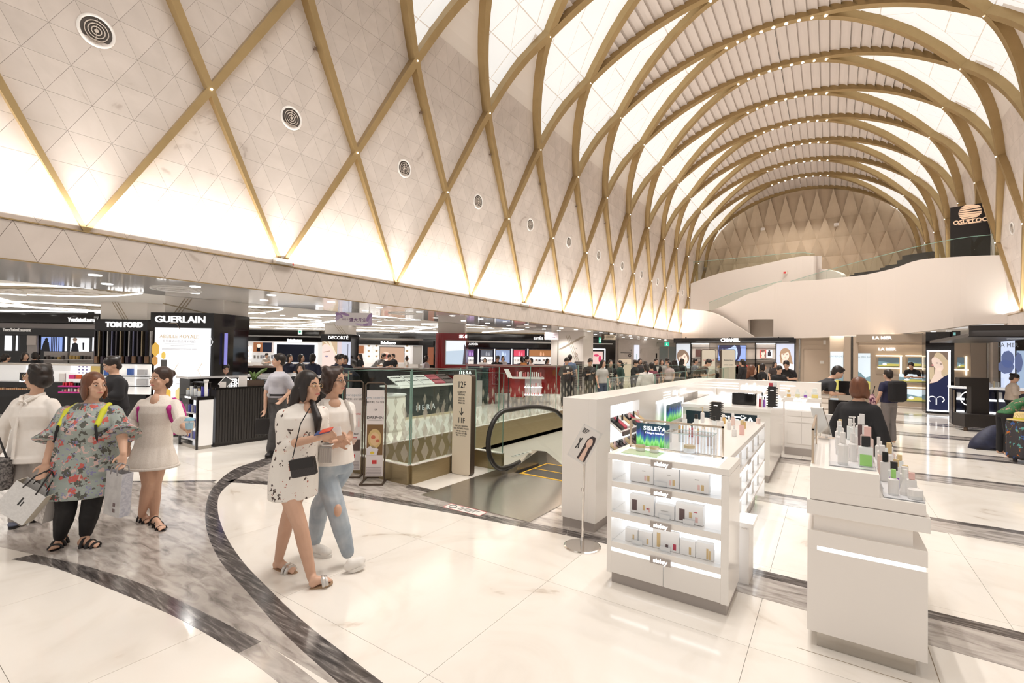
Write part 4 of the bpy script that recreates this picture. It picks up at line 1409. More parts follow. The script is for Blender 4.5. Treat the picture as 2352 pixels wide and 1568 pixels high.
# ================================================================== white cosmetics kiosk
LAC = mat('white_lacquer', (0.90, 0.86, 0.815), 0.18, spec=0.5)
LACM = mat('white_lacquer_matt', (0.90, 0.85, 0.80), 0.4)
TAUPE = mat('taupe_plinth', (0.42, 0.375, 0.345), 0.4)
PLATE = mat('taupe_plate', (0.46, 0.41, 0.38), 0.4)
GLOW = mat('cool_light_panel', (0.9, 0.94, 1.0), 0.4, emit=(0.90, 0.95, 1.0), es=1.15)
GLOWS = mat('cool_light_strip', (0.9, 0.95, 1.0), 0.4, emit=(0.92, 0.96, 1.0), es=2.4)
CHROME = mat('chrome', (0.75, 0.72, 0.69), 0.12, 1.0)
PGOLD = mat('pale_gold_frame', (0.62, 0.50, 0.38), 0.25, 0.8)
ORD = ['first', 'second', 'third', 'fourth', 'fifth', 'sixth', 'seventh', 'eighth', 'ninth', 'tenth', 'eleventh', 'twelfth', 'thirteenth', 'fourteenth', 'fifteenth', 'sixteenth']
CW = mat('carton_white', (0.88, 0.87, 0.86), 0.4)
CGOLD = mat('carton_gold', (0.66, 0.50, 0.27), 0.35, 0.4)
CPINK = mat('carton_pink', (0.80, 0.55, 0.52), 0.4)
CDARK = mat('carton_dark', (0.14, 0.09, 0.09), 0.35)
CRED = mat('carton_red', (0.5, 0.06, 0.1), 0.4)
SIL = mat('silver_print', (0.55, 0.54, 0.53), 0.3, 0.6)
# ---- front shelf unit
FX0, FX1, FY0, FY1 = -1.43, -0.56, 3.47, 3.93
u_ = thing('display_shelf', 'white lit display shelf unit with three open shelves of boxed sets', 'display shelf', ((FX0 + FX1) / 2, FY0, 0))
W2 = (FX1 - FX0) / 2
DP = FY1 - FY0
B('plinth', TAUPE, u_, (-W2 + 0.035, W2 - 0.015, 0.02, DP, 0, 0.075))
for s_, (x0, x1) in enumerate(((-W2 + 0.035, -0.002), (0.002, W2 - 0.05))):
 B('drawer', LAC, u_, (x0, x1, 0.0, 0.02, 0.08, 0.245), bevel=0.002)
B('side_panel', LAC, u_, (-W2, -W2 + 0.035, 0, DP, 0.075, 0.944), bevel=0.002)
B('side_panel', LAC, u_, (W2 - 0.05, W2, 0, DP, 0.075, 0.944), bevel=0.002)
B('back_panel', GLOW, u_, (-W2 + 0.035, W2 - 0.05, 0.30, 0.32, 0.08, 0.97))
B('light_slit', GLOWS, u_, (-W2 + 0.035, W2 - 0.05, 0.015, 0.03, 0.245, 0.272))
for z in (0.272, 0.50, 0.735):
 sh = B('shelf', LAC, u_, (-W2 + 0.035, W2 - 0.05, 0.0, 0.30, z, z + 0.045), bevel=0.002)
 B('shelf_glass_lip', ACRYL, sh, (-W2 + 0.04, W2 - 0.055, 0.003, 0.009, z + 0.045, z + 0.068))
 B('shelf_glow_strip', GLOWS, sh, (-W2 + 0.04, W2 - 0.055, 0.012, 0.03, z - 0.007, z - 0.001))  # glowing strip added at the front to brighten the boxes below
B('top', LAC, u_, (-W2, W2, 0, DP, 0.945, 0.99), bevel=0.002)
B('shelf_glow_strip', GLOWS, u_, (-W2 + 0.04, W2 - 0.055, 0.012, 0.03, 0.938, 0.944))  # extra strip added to brighten the boxes on the top shelf
B('top_light', GLOW, u_, (-W2 + 0.05, W2 - 0.08, 0.03, DP - 0.05, 0.99, 0.993))
for z in (0.258, 0.512, 0.748, 0.960):
 p = B('name_plate', PLATE, u_, (-0.095, 0.055, -0.012, 0.0, z - 0.022, z + 0.026))
 text('sisley', 0.042, GLOWW, p, FR((-0.02, -0.0125, z + 0.002)), 0.002, 0.0012, sx=1.15)
def carton(label, x, y, z, w, d, h, group, prints=(), rz=0.0, m_=None):
 t = thing('boxed_set', label, 'box', (x, y, z), rz, group)
 B('carton', m_ or CW, t, (-w / 2, w / 2, 0, d, 0, h), bevel=0.0015)
 for (u0, u1, v0, v1, mm) in prints:
  B('print', mm, t, (-w / 2 + u0 * w, -w / 2 + u1 * w, -0.0012, 0, v0 * h, v1 * h))
 return t
tubes = ((0.62, 0.70, 0.12, 0.36, CPINK), (0.74, 0.84, 0.12, 0.38, CGOLD), (0.52, 0.66, 0.56, 0.60, SIL))
ux = (FX0 + FX1) / 2
for i, (a, b) in enumerate(((-1.275, -1.095), (-1.085, -0.905), (-0.895, -0.70))):
 carton('large white boxed set on the top shelf, %s from the left' % ORD[i], (a + b) / 2, FY0 + 0.07 - 0.01 * i, 0.785, b - a, 0.06, 0.155, 'boxed sets in the lit shelf unit', tubes)
for i, (a, b, h, pr) in enumerate(((-1.275, -1.09, 0.135, ((0.10, 0.30, 0.12, 0.72, CDARK), (0.55, 0.64, 0.2, 0.5, CGOLD), (0.7, 0.8, 0.3, 0.36, CRED), (0.78, 0.86, 0.15, 0.4, CPINK))), (-1.08, -0.94, 0.10, ((0.3, 0.7, 0.5, 0.56, SIL),)), (-0.93, -0.74, 0.135, ((0.14, 0.34, 0.1, 0.7, CDARK), (0.5, 0.6, 0.3, 0.6, CGOLD), (0.66, 0.8, 0.62, 0.66, CRED), (0.72, 0.82, 0.12, 0.4, CPINK))))):
 carton(('boxed set with dark bottle print at the left of the middle shelf', 'low plain white box in the centre of the middle shelf', 'boxed set with dark bottle print at the right of the middle shelf')[i], (a + b) / 2, FY0 + 0.07, 0.55, b - a, 0.06, h, 'boxed sets in the lit shelf unit', pr)
for i, (a, b, h, pr) in enumerate(((-1.31, -1.21, 0.10, ((0.6, 0.72, 0.1, 0.6, CGOLD),)), (-1.205, -1.10, 0.10, ((0.6, 0.74, 0.1, 0.5, CGOLD),)), (-1.095, -0.905, 0.145, ((0.16, 0.30, 0.08, 0.8, CGOLD), (0.5, 0.6, 0.1, 0.3, CDARK), (0.78, 0.9, 0.1, 0.4, CRED))), (-0.90, -0.79, 0.105, ((0.6, 0.74, 0.1, 0.6, CGOLD),)), (-0.785, -0.67, 0.115, ((0.6, 0.72, 0.05, 0.7, CGOLD), (0.76, 0.84, 0.05, 0.6, CGOLD))))):
 carton('white box with gold tube print on the bottom shelf, %s from the left' % ORD[i] if i != 2 else 'tall wide boxed set in the centre of the bottom shelf', (a + b) / 2, FY0 + 0.07, 0.319, b - a, 0.05, h, 'boxed sets in the lit shelf unit', pr)
for i, (x, y, z) in enumerate(((-1.03, FY0 + 0.035, 0.785), (-1.0, FY0 + 0.035, 0.55), (-0.83, FY0 + 0.035, 0.55), (-1.20, FY0 + 0.035, 0.319), (-0.995, FY0 + 0.035, 0.319))):
 t = thing('price_card', 'small clear price stand on the lit shelf unit, %s counting down from the top' % ORD[i], 'price stand', (x, y, z), 0, 'clear price stands on the shelves')
 B('stand', ACRYL, t, (-0.045, 0.045, -0.006, 0.0, 0, 0.045))
 B('card', CW, t, (-0.038, 0.038, -0.003, -0.001, 0.006, 0.036))
# framed panel on top of the unit
fp = thing('tester_screen', 'low framed acrylic screen with blue-green SISLEYA poster on the shelf unit top', 'display screen', (ux - 0.02, FY1 - 0.12, 0.993))
hw = 0.36
B('frame', PGOLD, fp, (-hw, hw, -0.012, 0.012, 0.0, 0.012), (-hw, hw, -0.012, 0.012, 0.225, 0.237), (-hw, -hw + 0.012, -0.012, 0.012, 0, 0.237), (hw - 0.012, hw, -0.012, 0.012, 0, 0.237))
B('clear_pane', ACRYL, fp, (-hw + 0.012, hw - 0.012, -0.003, 0.003, 0.012, 0.225))
mb = MB()
for i in range(13):
 x = 0.05 + 0.023 * i
 mb.box(x, x + 0.008, -0.006, -0.004, 0.02, 0.22)
mb.build('frosted_stripes', mat('frost_white', (0.85, 0.86, 0.88), 0.3, emit=(0.9, 0.94, 1), es=0.35), fp)
def aurora(parent, x0, x1, z0, z1, y, face='x', s=0.75):
 """blue-green light curtain poster: thin upright strips of colour"""
 m_ = _m.get('aurora_print')
 if m_ is None:
  m_ = mat('aurora_print', (0.02, 0.05, 0.06), 0.25)
  nt, b, N, L = nodes(m_)
  tc = N('ShaderNodeTexCoord')
  mp = N('ShaderNodeMapping')
  mp.inputs['Scale'].default_value = (38, 38, 2.2)
  L(tc.outputs['Object'], mp.inputs[0])
  nz = N('ShaderNodeTexNoise')
  nz.inputs['Scale'].default_value = 1.0
  nz.inputs['Detail'].default_value = 3
  L(mp.outputs[0], nz.inputs['Vector'])
  sp = N('ShaderNodeSeparateXYZ')
  L(tc.outputs['Generated'], sp.inputs[0])
  ad = N('ShaderNodeMath')
  ad.operation = 'MULTIPLY_ADD'
  ad.inputs[1].default_value = 0.75
  L(nz.outputs['Fac'], ad.inputs[0])
  mu = N('ShaderNodeMath')
  mu.operation = 'MULTIPLY'
  mu.inputs[1].default_value = 0.62
  L(sp.outputs['Z'], mu.inputs[0])
  L(mu.outputs[0], ad.inputs[2])
  col = ramp(nt, ad.outputs[0], [(0.25, (0.01, 0.05, 0.02)), (0.42, (0.10, 0.42, 0.06)), (0.52, (0.25, 0.62, 0.18)), (0.62, (0.03, 0.22, 0.24)), (0.72, (0.04, 0.06, 0.30)), (0.85, (0.01, 0.04, 0.06))])
  L(col, b.inputs['Base Color'])
  L(col, b.inputs['Emission Color'])
  b.inputs['Emission Strength'].default_value = s
 return B('light_curtain_print', m_, parent, (x0, x1, y - 0.002, y, z0, z1))
aurora(fp, -0.31, -0.04, 0.02, 0.205, 0.01)
text('SISLEŸA', 0.045, GLOWW, fp, FR((-0.16, 0.005, 0.165)), 0.002, 0.0008, sx=1.2)
text("L'Intégral Anti-Âge", 0.02, GLOWW, fp, FR((-0.16, 0.005, 0.13)), 0.001, 0.0003)
cs = thing('acrylic_showcase', 'clear acrylic box over white jars on the shelf unit top', 'showcase', (-0.83, FY0 + 0.17, 0.993))
for nm, b in (('pane', (-0.19, 0.14, -0.10, -0.096, 0, 0.19)), ('pane', (-0.19, 0.14, 0.10, 0.104, 0, 0.19)), ('pane', (-0.19, -0.186, -0.096, 0.10, 0, 0.19)), ('pane', (0.136, 0.14, -0.096, 0.10, 0, 0.19)), ('lid', (-0.19, 0.14, -0.10, 0.104, 0.19, 0.194))):
 B(nm, ACRYL, cs, b)
EDG2 = mat('acrylic_edge', (0.55, 0.72, 0.72), 0.2)
B('edges', EDG2, cs, (-0.19, -0.187, -0.101, -0.098, 0, 0.194), (0.137, 0.14, -0.101, -0.098, 0, 0.194), (-0.19, 0.14, -0.101, -0.098, 0.191, 0.195), (-0.19, 0.14, 0.101, 0.104, 0.191, 0.195), (-0.19, -0.187, -0.10, 0.1, 0.191, 0.195), (0.137, 0.14, -0.10, 0.1, 0.191, 0.195))
def jar(label, x, y, z, r, h, body, cap, group=None, capfrac=0.4):
 t = thing('cream_jar', label, 'jar', (x, y, z), 0, group)
 MB().lathe([(r * 0.92, 0), (r, 0.004), (r, h * (1 - capfrac)), (r * 0.96, h * (1 - capfrac))], 18).build('body', body, t, smooth=False)
 MB().lathe([(r * 1.01, h * (1 - capfrac)), (r * 1.01, h - 0.003), (r * 0.95, h)], 18).build('lid', cap, t)
 return t
JW = mat('opal_jar', (0.82, 0.80, 0.77), 0.2)
JG = mat('jar_gold', (0.70, 0.55, 0.33), 0.3, 0.5)
jar('white cream jar with gold lid inside the acrylic showcase', -0.86, FY0 + 0.17, 0.993 + 0.05, 0.04, 0.05, JW, JG)
t = thing('jar_riser', 'small clear riser under the jar in the acrylic showcase', 'riser', (-0.86, FY0 + 0.17, 0.993))
B('block', ACRYL, t, (-0.06, 0.06, -0.05, 0.05, 0.0, 0.048))
B('card', CW, t, (-0.05, 0.05, -0.058, -0.055, 0.0, 0.03))
B('green_tray', mat('green_tint_tray', (0.55, 0.68, 0.45), 0.2), thing('sample_tray', 'pale green glass tray on the left of the shelf unit top', 'tray', (-1.19, FY0 + 0.13, 0.993)), (-0.15, 0.13, -0.09, 0.1, 0, 0.008))
jar('white jar with gold lid standing at the back left of the green tray', -1.24, FY0 + 0.20, 1.001, 0.038, 0.045, JW, JG)
jar('white jar with gold lid standing at the back right of the green tray', -1.13, FY0 + 0.20, 1.001, 0.036, 0.045, JW, JG)
# ---- long counter behind
lc = thing('display_counter', 'long white counter with lit side shelves running behind the shelf unit', 'counter', (-0.97, 3.95, 0))
LX0, LX1, LY = -0.36, 0.33, 2.42
B('carcass', LAC, lc, (LX0, LX1 - 0.12, 0, LY, 0.1, 0.93), bevel=0.002)
B('plinth', TAUPE, lc, (LX0 + 0.03, LX1 - 0.1, 0.02, LY - 0.02, 0, 0.1))
B('top', LAC, lc, (LX0, LX1, 0, LY, 0.93, 0.975), bevel=0.002)
B('light_panel', GLOW, lc, (LX1 - 0.12, LX1 - 0.11, 0.04, LY - 0.04, 0.12, 0.93))
for z in (0.30, 0.52, 0.74):
 s_ = B('shelf', LAC, lc, (LX1 - 0.12, LX1, 0, LY, z, z + 0.03), bevel=0.002)
 B('name_plate', PLATE, s_, (LX1, LX1 + 0.006, 1.0, 1.2, z - 0.01, z + 0.035))
 B('shelf_glow_strip', GLOWS, s_, (LX1 - 0.02, LX1 - 0.005, 0.03, LY - 0.03, z - 0.008, z))
B('end_panel', LAC, lc, (LX1 - 0.12, LX1, 0, 0.03, 0.1, 0.93), (LX1 - 0.12, LX1, LY - 0.03, LY, 0.1, 0.93))
k = 0
for zi, z in enumerate((0.33, 0.55, 0.77)):
 for j in range(5):
  carton('small white box in the counter side, %s row up, %s from the front' % (ORD[zi], ORD[j]), -0.97 + LX1 - 0.05, 4.2 + 0.42 * j, z, 0.05, 0.14, 0.10 + 0.02 * (j % 2), 'boxes in the lit counter side', ())
lb = thing('low_pedestal', 'small low white pedestal on the floor right of the shelf unit', 'pedestal', (-0.55, 4.05, 0))
B('body', LACM, lb, (-0.05, 0.04, 0.0, 0.24, 0, 0.44), bevel=0.002)
B('top', LAC, lb, (-0.055, 0.07, -0.02, 0.26, 0.44, 0.475), bevel=0.002)
B('handle', CHROME, lb, (-0.01, 0.03, -0.025, -0.02, 0.43, 0.436))
# ---- bottles
def bottle(label, x, y, z, w, d, h, body, cap, group=None, kind='square', capfrac=0.28, name='lotion_bottle', cat='bottle', label_mat=None, liquid=None, pump=False):
 t = thing(name, label, cat, (x, y, z), 0, group)
 hb = h * (1 - capfrac)
 if kind == 'round':
  MB().lathe([(w / 2 * 0.94, 0), (w / 2, 0.004), (w / 2, hb * 0.9), (w / 2 * 0.7, hb * 0.97), (w / 2 * 0.45, hb)], 14).build('body', body, t)
 elif kind == 'cone':
  MB().lathe([(w / 2, 0), (w / 2, hb * 0.2), (w / 2 * 0.25, hb)], 12).build('body', body, t)
 else:
  B('body', body, t, (-w / 2, w / 2, -d / 2, d / 2, 0, hb), bevel=min(w, d) * 0.12)
  MB().lathe([(w * 0.18, hb), (w * 0.18, hb + 0.006)], 10).build('neck', cap, t)
 if liquid:
  B('liquid', liquid, t, (-w / 2 * 0.86, w / 2 * 0.86, -d / 2 - 0.0012, d / 2 * 0.86, 0.006, hb * 0.62))
 if label_mat:
  B('label', label_mat, t, (-w / 2 * 0.7, w / 2 * 0.7, -d / 2 - 0.0018, -d / 2, hb * 0.2, hb * 0.7))
 cw_ = w * (0.5 if kind != 'square' else 0.62)
 if pump:
  MB().lathe([(w * 0.2, hb), (w * 0.2, hb + 0.01), (0.005, hb + 0.012), (0.005, h), (0.011, h), (0.011, h + 0.008)], 10).build('pump', cap, t)
  B('nozzle', cap, t, (-0.03, 0.0, -0.004, 0.004, h, h + 0.008))
 elif kind == 'square' and capfrac > 0.2:
  B('cap', cap, t, (-cw_ / 2, cw_ / 2, -min(cw_, d * 0.8) / 2, min(cw_, d * 0.8) / 2, hb + 0.003, h), bevel=0.002)
 else:
  MB().lathe([(cw_ / 2, hb + 0.002), (cw_ / 2, h - 0.002), (cw_ / 2 * 0.9, h)], 14).build('cap', cap, t)
 return t
def cm(name, c, rough=0.25, trans=0.0):
 return mat('bottle_' + name, c, rough, trans=trans)
BW, BP, BPN, BGR, BBK, BCL, BAM, BRS, BLV, BGD = (cm('white', (0.82, 0.80, 0.78)), cm('pink', (0.86, 0.55, 0.50)), cm('rose', (0.80, 0.62, 0.56)), cm('green', (0.35, 0.68, 0.20)), cm('black', (0.02, 0.02, 0.02)),
 cm('clear', (0.80, 0.83, 0.82), 0.1), cm('amber', (0.70, 0.45, 0.16)), cm('red', (0.55, 0.08, 0.10)), cm('violet', (0.30, 0.12, 0.50)), cm('gold', (0.68, 0.52, 0.28)))
GRP = 'testers on the long white counter'
rn = random.Random(11)
spec = []
for i in range(24):
 spec.append((-1.30 + 0.62 * rn.random(), 4.30 + 1.95 * rn.random()))
spec.sort(key=lambda p: p[1])
cols = [('white', BW, BW), ('amber', BAM, BW), ('clear', BCL, BW), ('rose', BPN, BW), ('red', BRS, BBK), ('gold-capped', BW, BGD), ('black-capped', BCL, BBK), ('peach', BP, BGD)]
placed = []
cnt = {}
for (x, y) in spec:
 if any(math.hypot(x - a, y - b) < 0.085 for a, b in placed):
  continue
 placed.append((x, y))
 nm, bd, cp_ = cols[rn.randrange(len(cols))]
 i = cnt.get(nm, 0)
 cnt[nm] = i + 1
 k = rn.random()
 lab = '%s tester bottle on the long white counter, %s such bottle from the front' % (nm, ORD[i])
 bottle(lab, x, y, 0.975, 0.045, 0.03, 0.10 + 0.09 * k, bd, cp_, GRP, rn.choice(['square', 'round']), pump=k > 0.75, capfrac=0.32)
# black tester rack
def rack(label, x, y, z, h=0.24):
 t = thing('tester_rack', label, 'rack', (x, y, z))
 B('back', BBK, t, (-0.05, 0.05, -0.02, 0.06, 0, h))
 for i in range(8):
  B('tier', BBK, t, (0.05, 0.075, -0.03, 0.06, 0.012 + h * i / 8.3, 0.024 + h * i / 8.3))
  B('tier', BBK, t, (-0.07, -0.05, -0.03, 0.06, 0.012 + h * i / 8.3, 0.024 + h * i / 8.3))
 text('sisley', 0.022, GLOWW, t, FR((0, -0.021, h * 0.82)), 0.001)
 return t
rack('black toothed tester rack at the far end of the long counter', -1.16, 6.22, 0.975, 0.22)
# ---- poster cabinet with drawers
pc = thing('poster_cabinet', 'white cabinet with tall dark SISLEYA poster facing the aisle', 'cabinet', (-1.25, 7.48, 0))
PW0, PW1 = -0.62, 0.56
B('body', LAC, pc, (PW0, PW1, 0.0, 2.2, 0.1, 0.98), bevel=0.002)
B('plinth', TAUPE, pc, (PW0 + 0.02, PW1 - 0.02, 0.0, 2.18, 0, 0.1))
B('top', LAC, pc, (PW0 - 0.02, PW1 + 0.01, -0.03, 2.2, 0.98, 1.03), bevel=0.002)
aurora(pc, PW0 + 0.05, PW1 - 0.16, 0.12, 0.93, -0.001)
B('poster_head', mat('deep_teal', (0.012, 0.03, 0.045), 0.25), pc, (PW0 + 0.05, PW1 - 0.16, -0.006, -0.003, 0.68, 0.93))
text('SISLEŸA', 0.135, GLOWW, pc, FR((0.10, -0.008, 0.84)), 0.003, 0.002, sx=1.15)
text("L'Intégral Anti-Âge", 0.062, mat('pale_blue_letters', (0.5, 0.7, 0.9), 0.4, emit=(0.5, 0.75, 0.95), es=0.8), pc, FR((0.14, -0.008, 0.745)), 0.002, 0.0008)
t = thing('black_case', 'flat black make-up case on the poster cabinet', 'case', (-1.05, 7.75, 1.03))
B('shell', BLKG, t, (-0.16, 0.16, -0.08, 0.08, 0.02, 0.19), bevel=0.012)
B('base', CHROME, t, (-0.16, 0.16, -0.085, 0.085, 0.0, 0.018))
rack('black toothed tester rack standing beside the flat black case', -0.70, 7.85, 1.03, 0.30)
for i, (x, c_, h) in enumerate(((-0.85, BRS, 0.17), (-0.82, BCL, 0.21), (-0.79, BLV, 0.15))):
 bottle('%s bottle squeezed between the black case and the toothed rack' % ('red', 'clear', 'violet')[i], x, 7.78, 1.03, 0.03, 0.03, h, c_, BRS if i == 0 else BBK, None, 'round')
t = thing('small_box_stack', 'little red and white box on top of the toothed rack', 'box', (-0.69, 7.87, 1.33))
B('box', BRS, t, (-0.05, 0.0, -0.02, 0.04, 0, 0.05))
B('card', CW, t, (0.0, 0.05, -0.02, 0.03, 0, 0.07))
# ---- drawer cabinet and low back wall
bw = thing('kiosk_back_wall', 'low white back wall with glowing sisley sign and lit picture frame', 'kiosk wall', (-1.2, 10.25, 0))
B('panel', LACM, bw, (-1.1, 1.07, 0.0, 0.2, 0, 1.305), bevel=0.003)
B('yellow_side', mat('yellow_panel', (0.72, 0.52, 0.17), 0.35), bw, (-1.1, -0.72, -0.03, 0.0, 0.4, 1.26))
text('sisley', 0.19, GLOWW, bw, FR((-0.02, -0.006, 1.17)), 0.01, 0.006, sx=1.2)
for sx_, ln in ((-1, (0.42, 0.42, 0.42)), (1, (0.25, 0.16, 0.08))):
 for i in range(3):
  x0 = -0.72 if sx_ < 0 else 0.42
  B('sign_bar', GLOWW, bw, (x0, x0 + ln[i], -0.008, 0.0, 1.22 - 0.05 * i, 1.235 - 0.05 * i))
for b in ((-0.62, 0.42, -0.01, 0.0, 0.94, 1.03), (-0.62, -0.54, -0.01, 0.0, 0.55, 1.03)):
 B('light_frame', GLOWS, bw, b)
B('recess', TAUPE, bw, (-0.52, 0.42, -0.006, 0.0, 0.88, 0.94))
B('dark_screen', mat('deep_teal', (0.012, 0.03, 0.045), 0.25), bw, (-0.48, 0.4, -0.01, -0.004, 0.6, 0.88))
text('SISLEŸA', 0.1, GLOWW, bw, FR((0.1, -0.012, 0.80)), 0.002, 0.001)
dc = thing('drawer_cabinet', 'white drawer cabinet with light strip and small sisley sign, below four perfume bottles', 'cabinet', (-0.42, 9.95, 0))
B('body', LAC, dc, (-0.26, 0.28, 0.0, 0.28, 0.13, 1.0), bevel=0.002)
B('plinth', TAUPE, dc, (-0.26, 0.28, -0.02, 0.28, 0.0, 0.13))
B('ledge', LAC, dc, (-0.28, 0.3, -0.08, 0.28, 0.97, 1.04), bevel=0.002)
B('light_strip', GLOWS, dc, (-0.26, 0.28, -0.02, 0.0, 0.83, 0.94))
for x0, x1 in ((-0.22, 0.0), (0.005, 0.22)):
 for z0, z1 in ((0.70, 0.80), (0.59, 0.69), (0.2, 0.58)):
  B('drawer', LAC, dc, (x0, x1, -0.012, 0.0, z0 + 0.004, z1 - 0.002), bevel=0.001)
text('sisley', 0.085, GLOWW, dc, FR((-0.02, -0.083, 1.005)), 0.004, 0.003, sx=1.15)
for i, (x, nm, c_, cc, h, w_) in enumerate(((-0.62, 'amber', BAM, BGD, 0.13, 0.07), (-0.48, 'pale yellow', cm('paleyellow', (0.75, 0.70, 0.42), 0.15), BCL, 0.15, 0.08), (-0.36, 'violet', BLV, BCL, 0.13, 0.06), (-0.22, 'wide yellow', cm('yellow', (0.82, 0.68, 0.24), 0.15), BCL, 0.17, 0.11))):
 bottle('%s perfume bottle on the ledge of the drawer cabinet' % nm, x, 9.98, 1.04, w_, 0.04, h, BCL, cc, None, 'square', name='perfume_bottle', liquid=c_, capfrac=0.36)
# ---- tall side wall
tw = thing('kiosk_side_wall', 'long tall white kiosk wall with lit make-up recess and glowing sign', 'kiosk wall', (-2.09, 4.32, 0))
TL = 5.9
B('panel', LAC, tw, (-0.19, 0.10, 0, TL, 0.09, 1.31), bevel=0.003)
B('plinth', TAUPE, tw, (-0.18, 0.17, 0.015, TL, 0, 0.09))
B('face_panel', LAC, tw, (0.10, 0.185, 0.0, 0.36, 0.09, 1.31), (0.10, 0.185, 1.26, 1.9, 0.09, 1.31), (0.10, 0.185, 0.36, 1.26, 1.22, 1.31), (0.10, 0.185, 0.36, 1.26, 0.09, 0.62), (0.10, 0.185, 1.9, TL, 0.09, 0.80), (0.10, 0.185, 1.9, TL, 1.15, 1.31), (0.10, 0.185, 4.3, TL, 0.8, 1.15))
B('light_panel', GLOW, tw, (0.095, 0.103, 0.36, 1.26, 0.62, 1.22))
B('light_frame', GLOWS, tw, (0.186, 0.192, 2.3, 2.36, 0.80, 1.10), (0.186, 0.192, 2.3, 3.3, 1.06, 1.12), (0.186, 0.192, 3.24, 3.3, 0.8, 1.1))
o = aurora(tw, 0, 0.8, 0, 0.25, 0)
o.rotation_euler = (0, 0, PI / 2)
o.location = (0.188, 2.4, 0.81)
o = text('sisley', 0.10, GLOWW, tw, Matrix.Translation((0.188, 2.85, 1.21)) @ Matrix.Rotation(PI / 2, 4, 'Z') @ Matrix.Rotation(PI / 2, 4, 'X'), 0.004, 0.003, sx=1.3)
for y0 in (2.25, 3.15):
 for i in range(3):
  B('sign_bar', GLOWW, tw, (0.186, 0.19, y0, y0 + 0.33, 1.165 + 0.035 * i, 1.177 + 0.035 * i))
for zi, z in enumerate((0.66, 0.93)):
 for s_ in range(2):
  y0 = 0.40 + 0.43 * s_
  sh = MB().hexa([(0.12, y0, z + 0.13), (0.12, y0 + 0.41, z + 0.13), (0.30, y0 + 0.41, z), (0.30, y0, z)], [(0.12, y0, z + 0.145), (0.12, y0 + 0.41, z + 0.145), (0.30, y0 + 0.41, z + 0.015), (0.30, y0, z + 0.015)]).build('tester_tray', LAC, tw)
  B('tray_lip', CDARK, sh, (0.30, 0.315, y0, y0 + 0.41, z - 0.02, z + 0.025))
  B('price_tag', CW, sh, (0.315, 0.318, y0 + 0.18, y0 + 0.22, z - 0.005, z + 0.015))
  cs_ = [(BBK, CGOLD), (CRED, CPINK), (CW, CGOLD), (CGOLD, CDARK)] if zi else [(CGOLD, CW), (CDARK, SIL), (BBK, CW), (BBK, SIL)]
  for q in range(4):
   a, b = cs_[q]
   yy = y0 + 0.03 + 0.095 * q
   tl = MB().hexa([(0.15, yy, z + 0.13), (0.15, yy + 0.075, z + 0.13), (0.28, yy + 0.075, z + 0.035), (0.28, yy, z + 0.035)], [(0.15, yy, z + 0.15), (0.15, yy + 0.075, z + 0.15), (0.28, yy + 0.075, z + 0.055), (0.28, yy, z + 0.055)]).build('palette', a, sh)
  for q in range(5):
   yy = y0 + 0.05 + 0.07 * q
   if (q + zi + s_) % 2 == 0:
    MB().lathe([(0.012, 0), (0.012, 0.05), (0.009, 0.052), (0.009, 0.075)], 8, (0.20, yy, z + 0.10)).build('lipstick', BBK if q % 4 else CPINK, sh)
# ---- easel sign
es = thing('poster_stand', 'acrylic poster of a long-haired woman on a chrome pole stand', 'poster stand', (-1.87, 3.96, 0))
MB().lathe([(0.0, 0), (0.17, 0), (0.17, 0.006), (0.155, 0.012), (0.02, 0.016), (0.0, 0.016)], 32).build('base', CHROME, es)
MB().tube([(0, 0, 0.01), (0.005, 0, 0.42), (0.012, 0, 0.80)], 0.011, 10).build('pole', CHROME, es)
MB().lathe([(0.018, 0.50), (0.018, 0.53)], 10).build('clamp', CHROME, es)
MB().lathe([(0.02, 0.016), (0.02, 0.06), (0.012, 0.09)], 10).build('socket', CHROME, es)
pf = B('acrylic_sheet', ACRYL, es, (-0.105, 0.105, -0.004, 0.004, -0.165, 0.165))
pf.location = (0.02, -0.02, 0.935)
pf.rotation_euler = (math.radians(-22), math.radians(20), math.radians(-8))
flat(pf, 'poster_print', [[(-0.09, -0.15), (0.09, -0.15), (0.09, 0.15), (-0.09, 0.15)]], mat('poster_paper', (0.70, 0.66, 0.62), 0.4), -0.005)
flat(pf, 'hair_print', [[(0.0, -0.14), (0.085, -0.14), (0.085, 0.06), (0.07, 0.1), (0.03, 0.1), (0.005, 0.05)]], mat('ink_hair', (0.05, 0.035, 0.035), 0.5), -0.007)
flat(pf, 'face_print', [ngon(0.042, 0.03, 0.027, 0.045, 14), [(0.03, 0.0), (0.055, 0.0), (0.07, -0.14), (0.02, -0.14)]], mat('ink_skin', (0.72, 0.50, 0.40), 0.5), -0.009)
flat(pf, 'brush_print', [[(-0.07, 0.03), (-0.06, 0.03), (-0.03, -0.06), (-0.04, -0.06)], [(-0.05, 0.04), (-0.04, 0.04), (-0.055, -0.07), (-0.065, -0.07)]], PRINT, -0.007)
flat(pf, 'text_print', [[(-0.08, 0.125 - 0.012 * i), (-0.01 - 0.01 * i, 0.125 - 0.012 * i), (-0.01 - 0.01 * i, 0.131 - 0.012 * i), (-0.08, 0.131 - 0.012 * i)] for i in range(4)], PRINT, -0.007)
for x in (-0.095, 0.095):
 for z in (-0.155, 0.155):
  MB().lathe([(0.006, 0), (0.006, 0.006)], 8, (x, -0.008, z)).build('corner_stud', CHROME, pf)
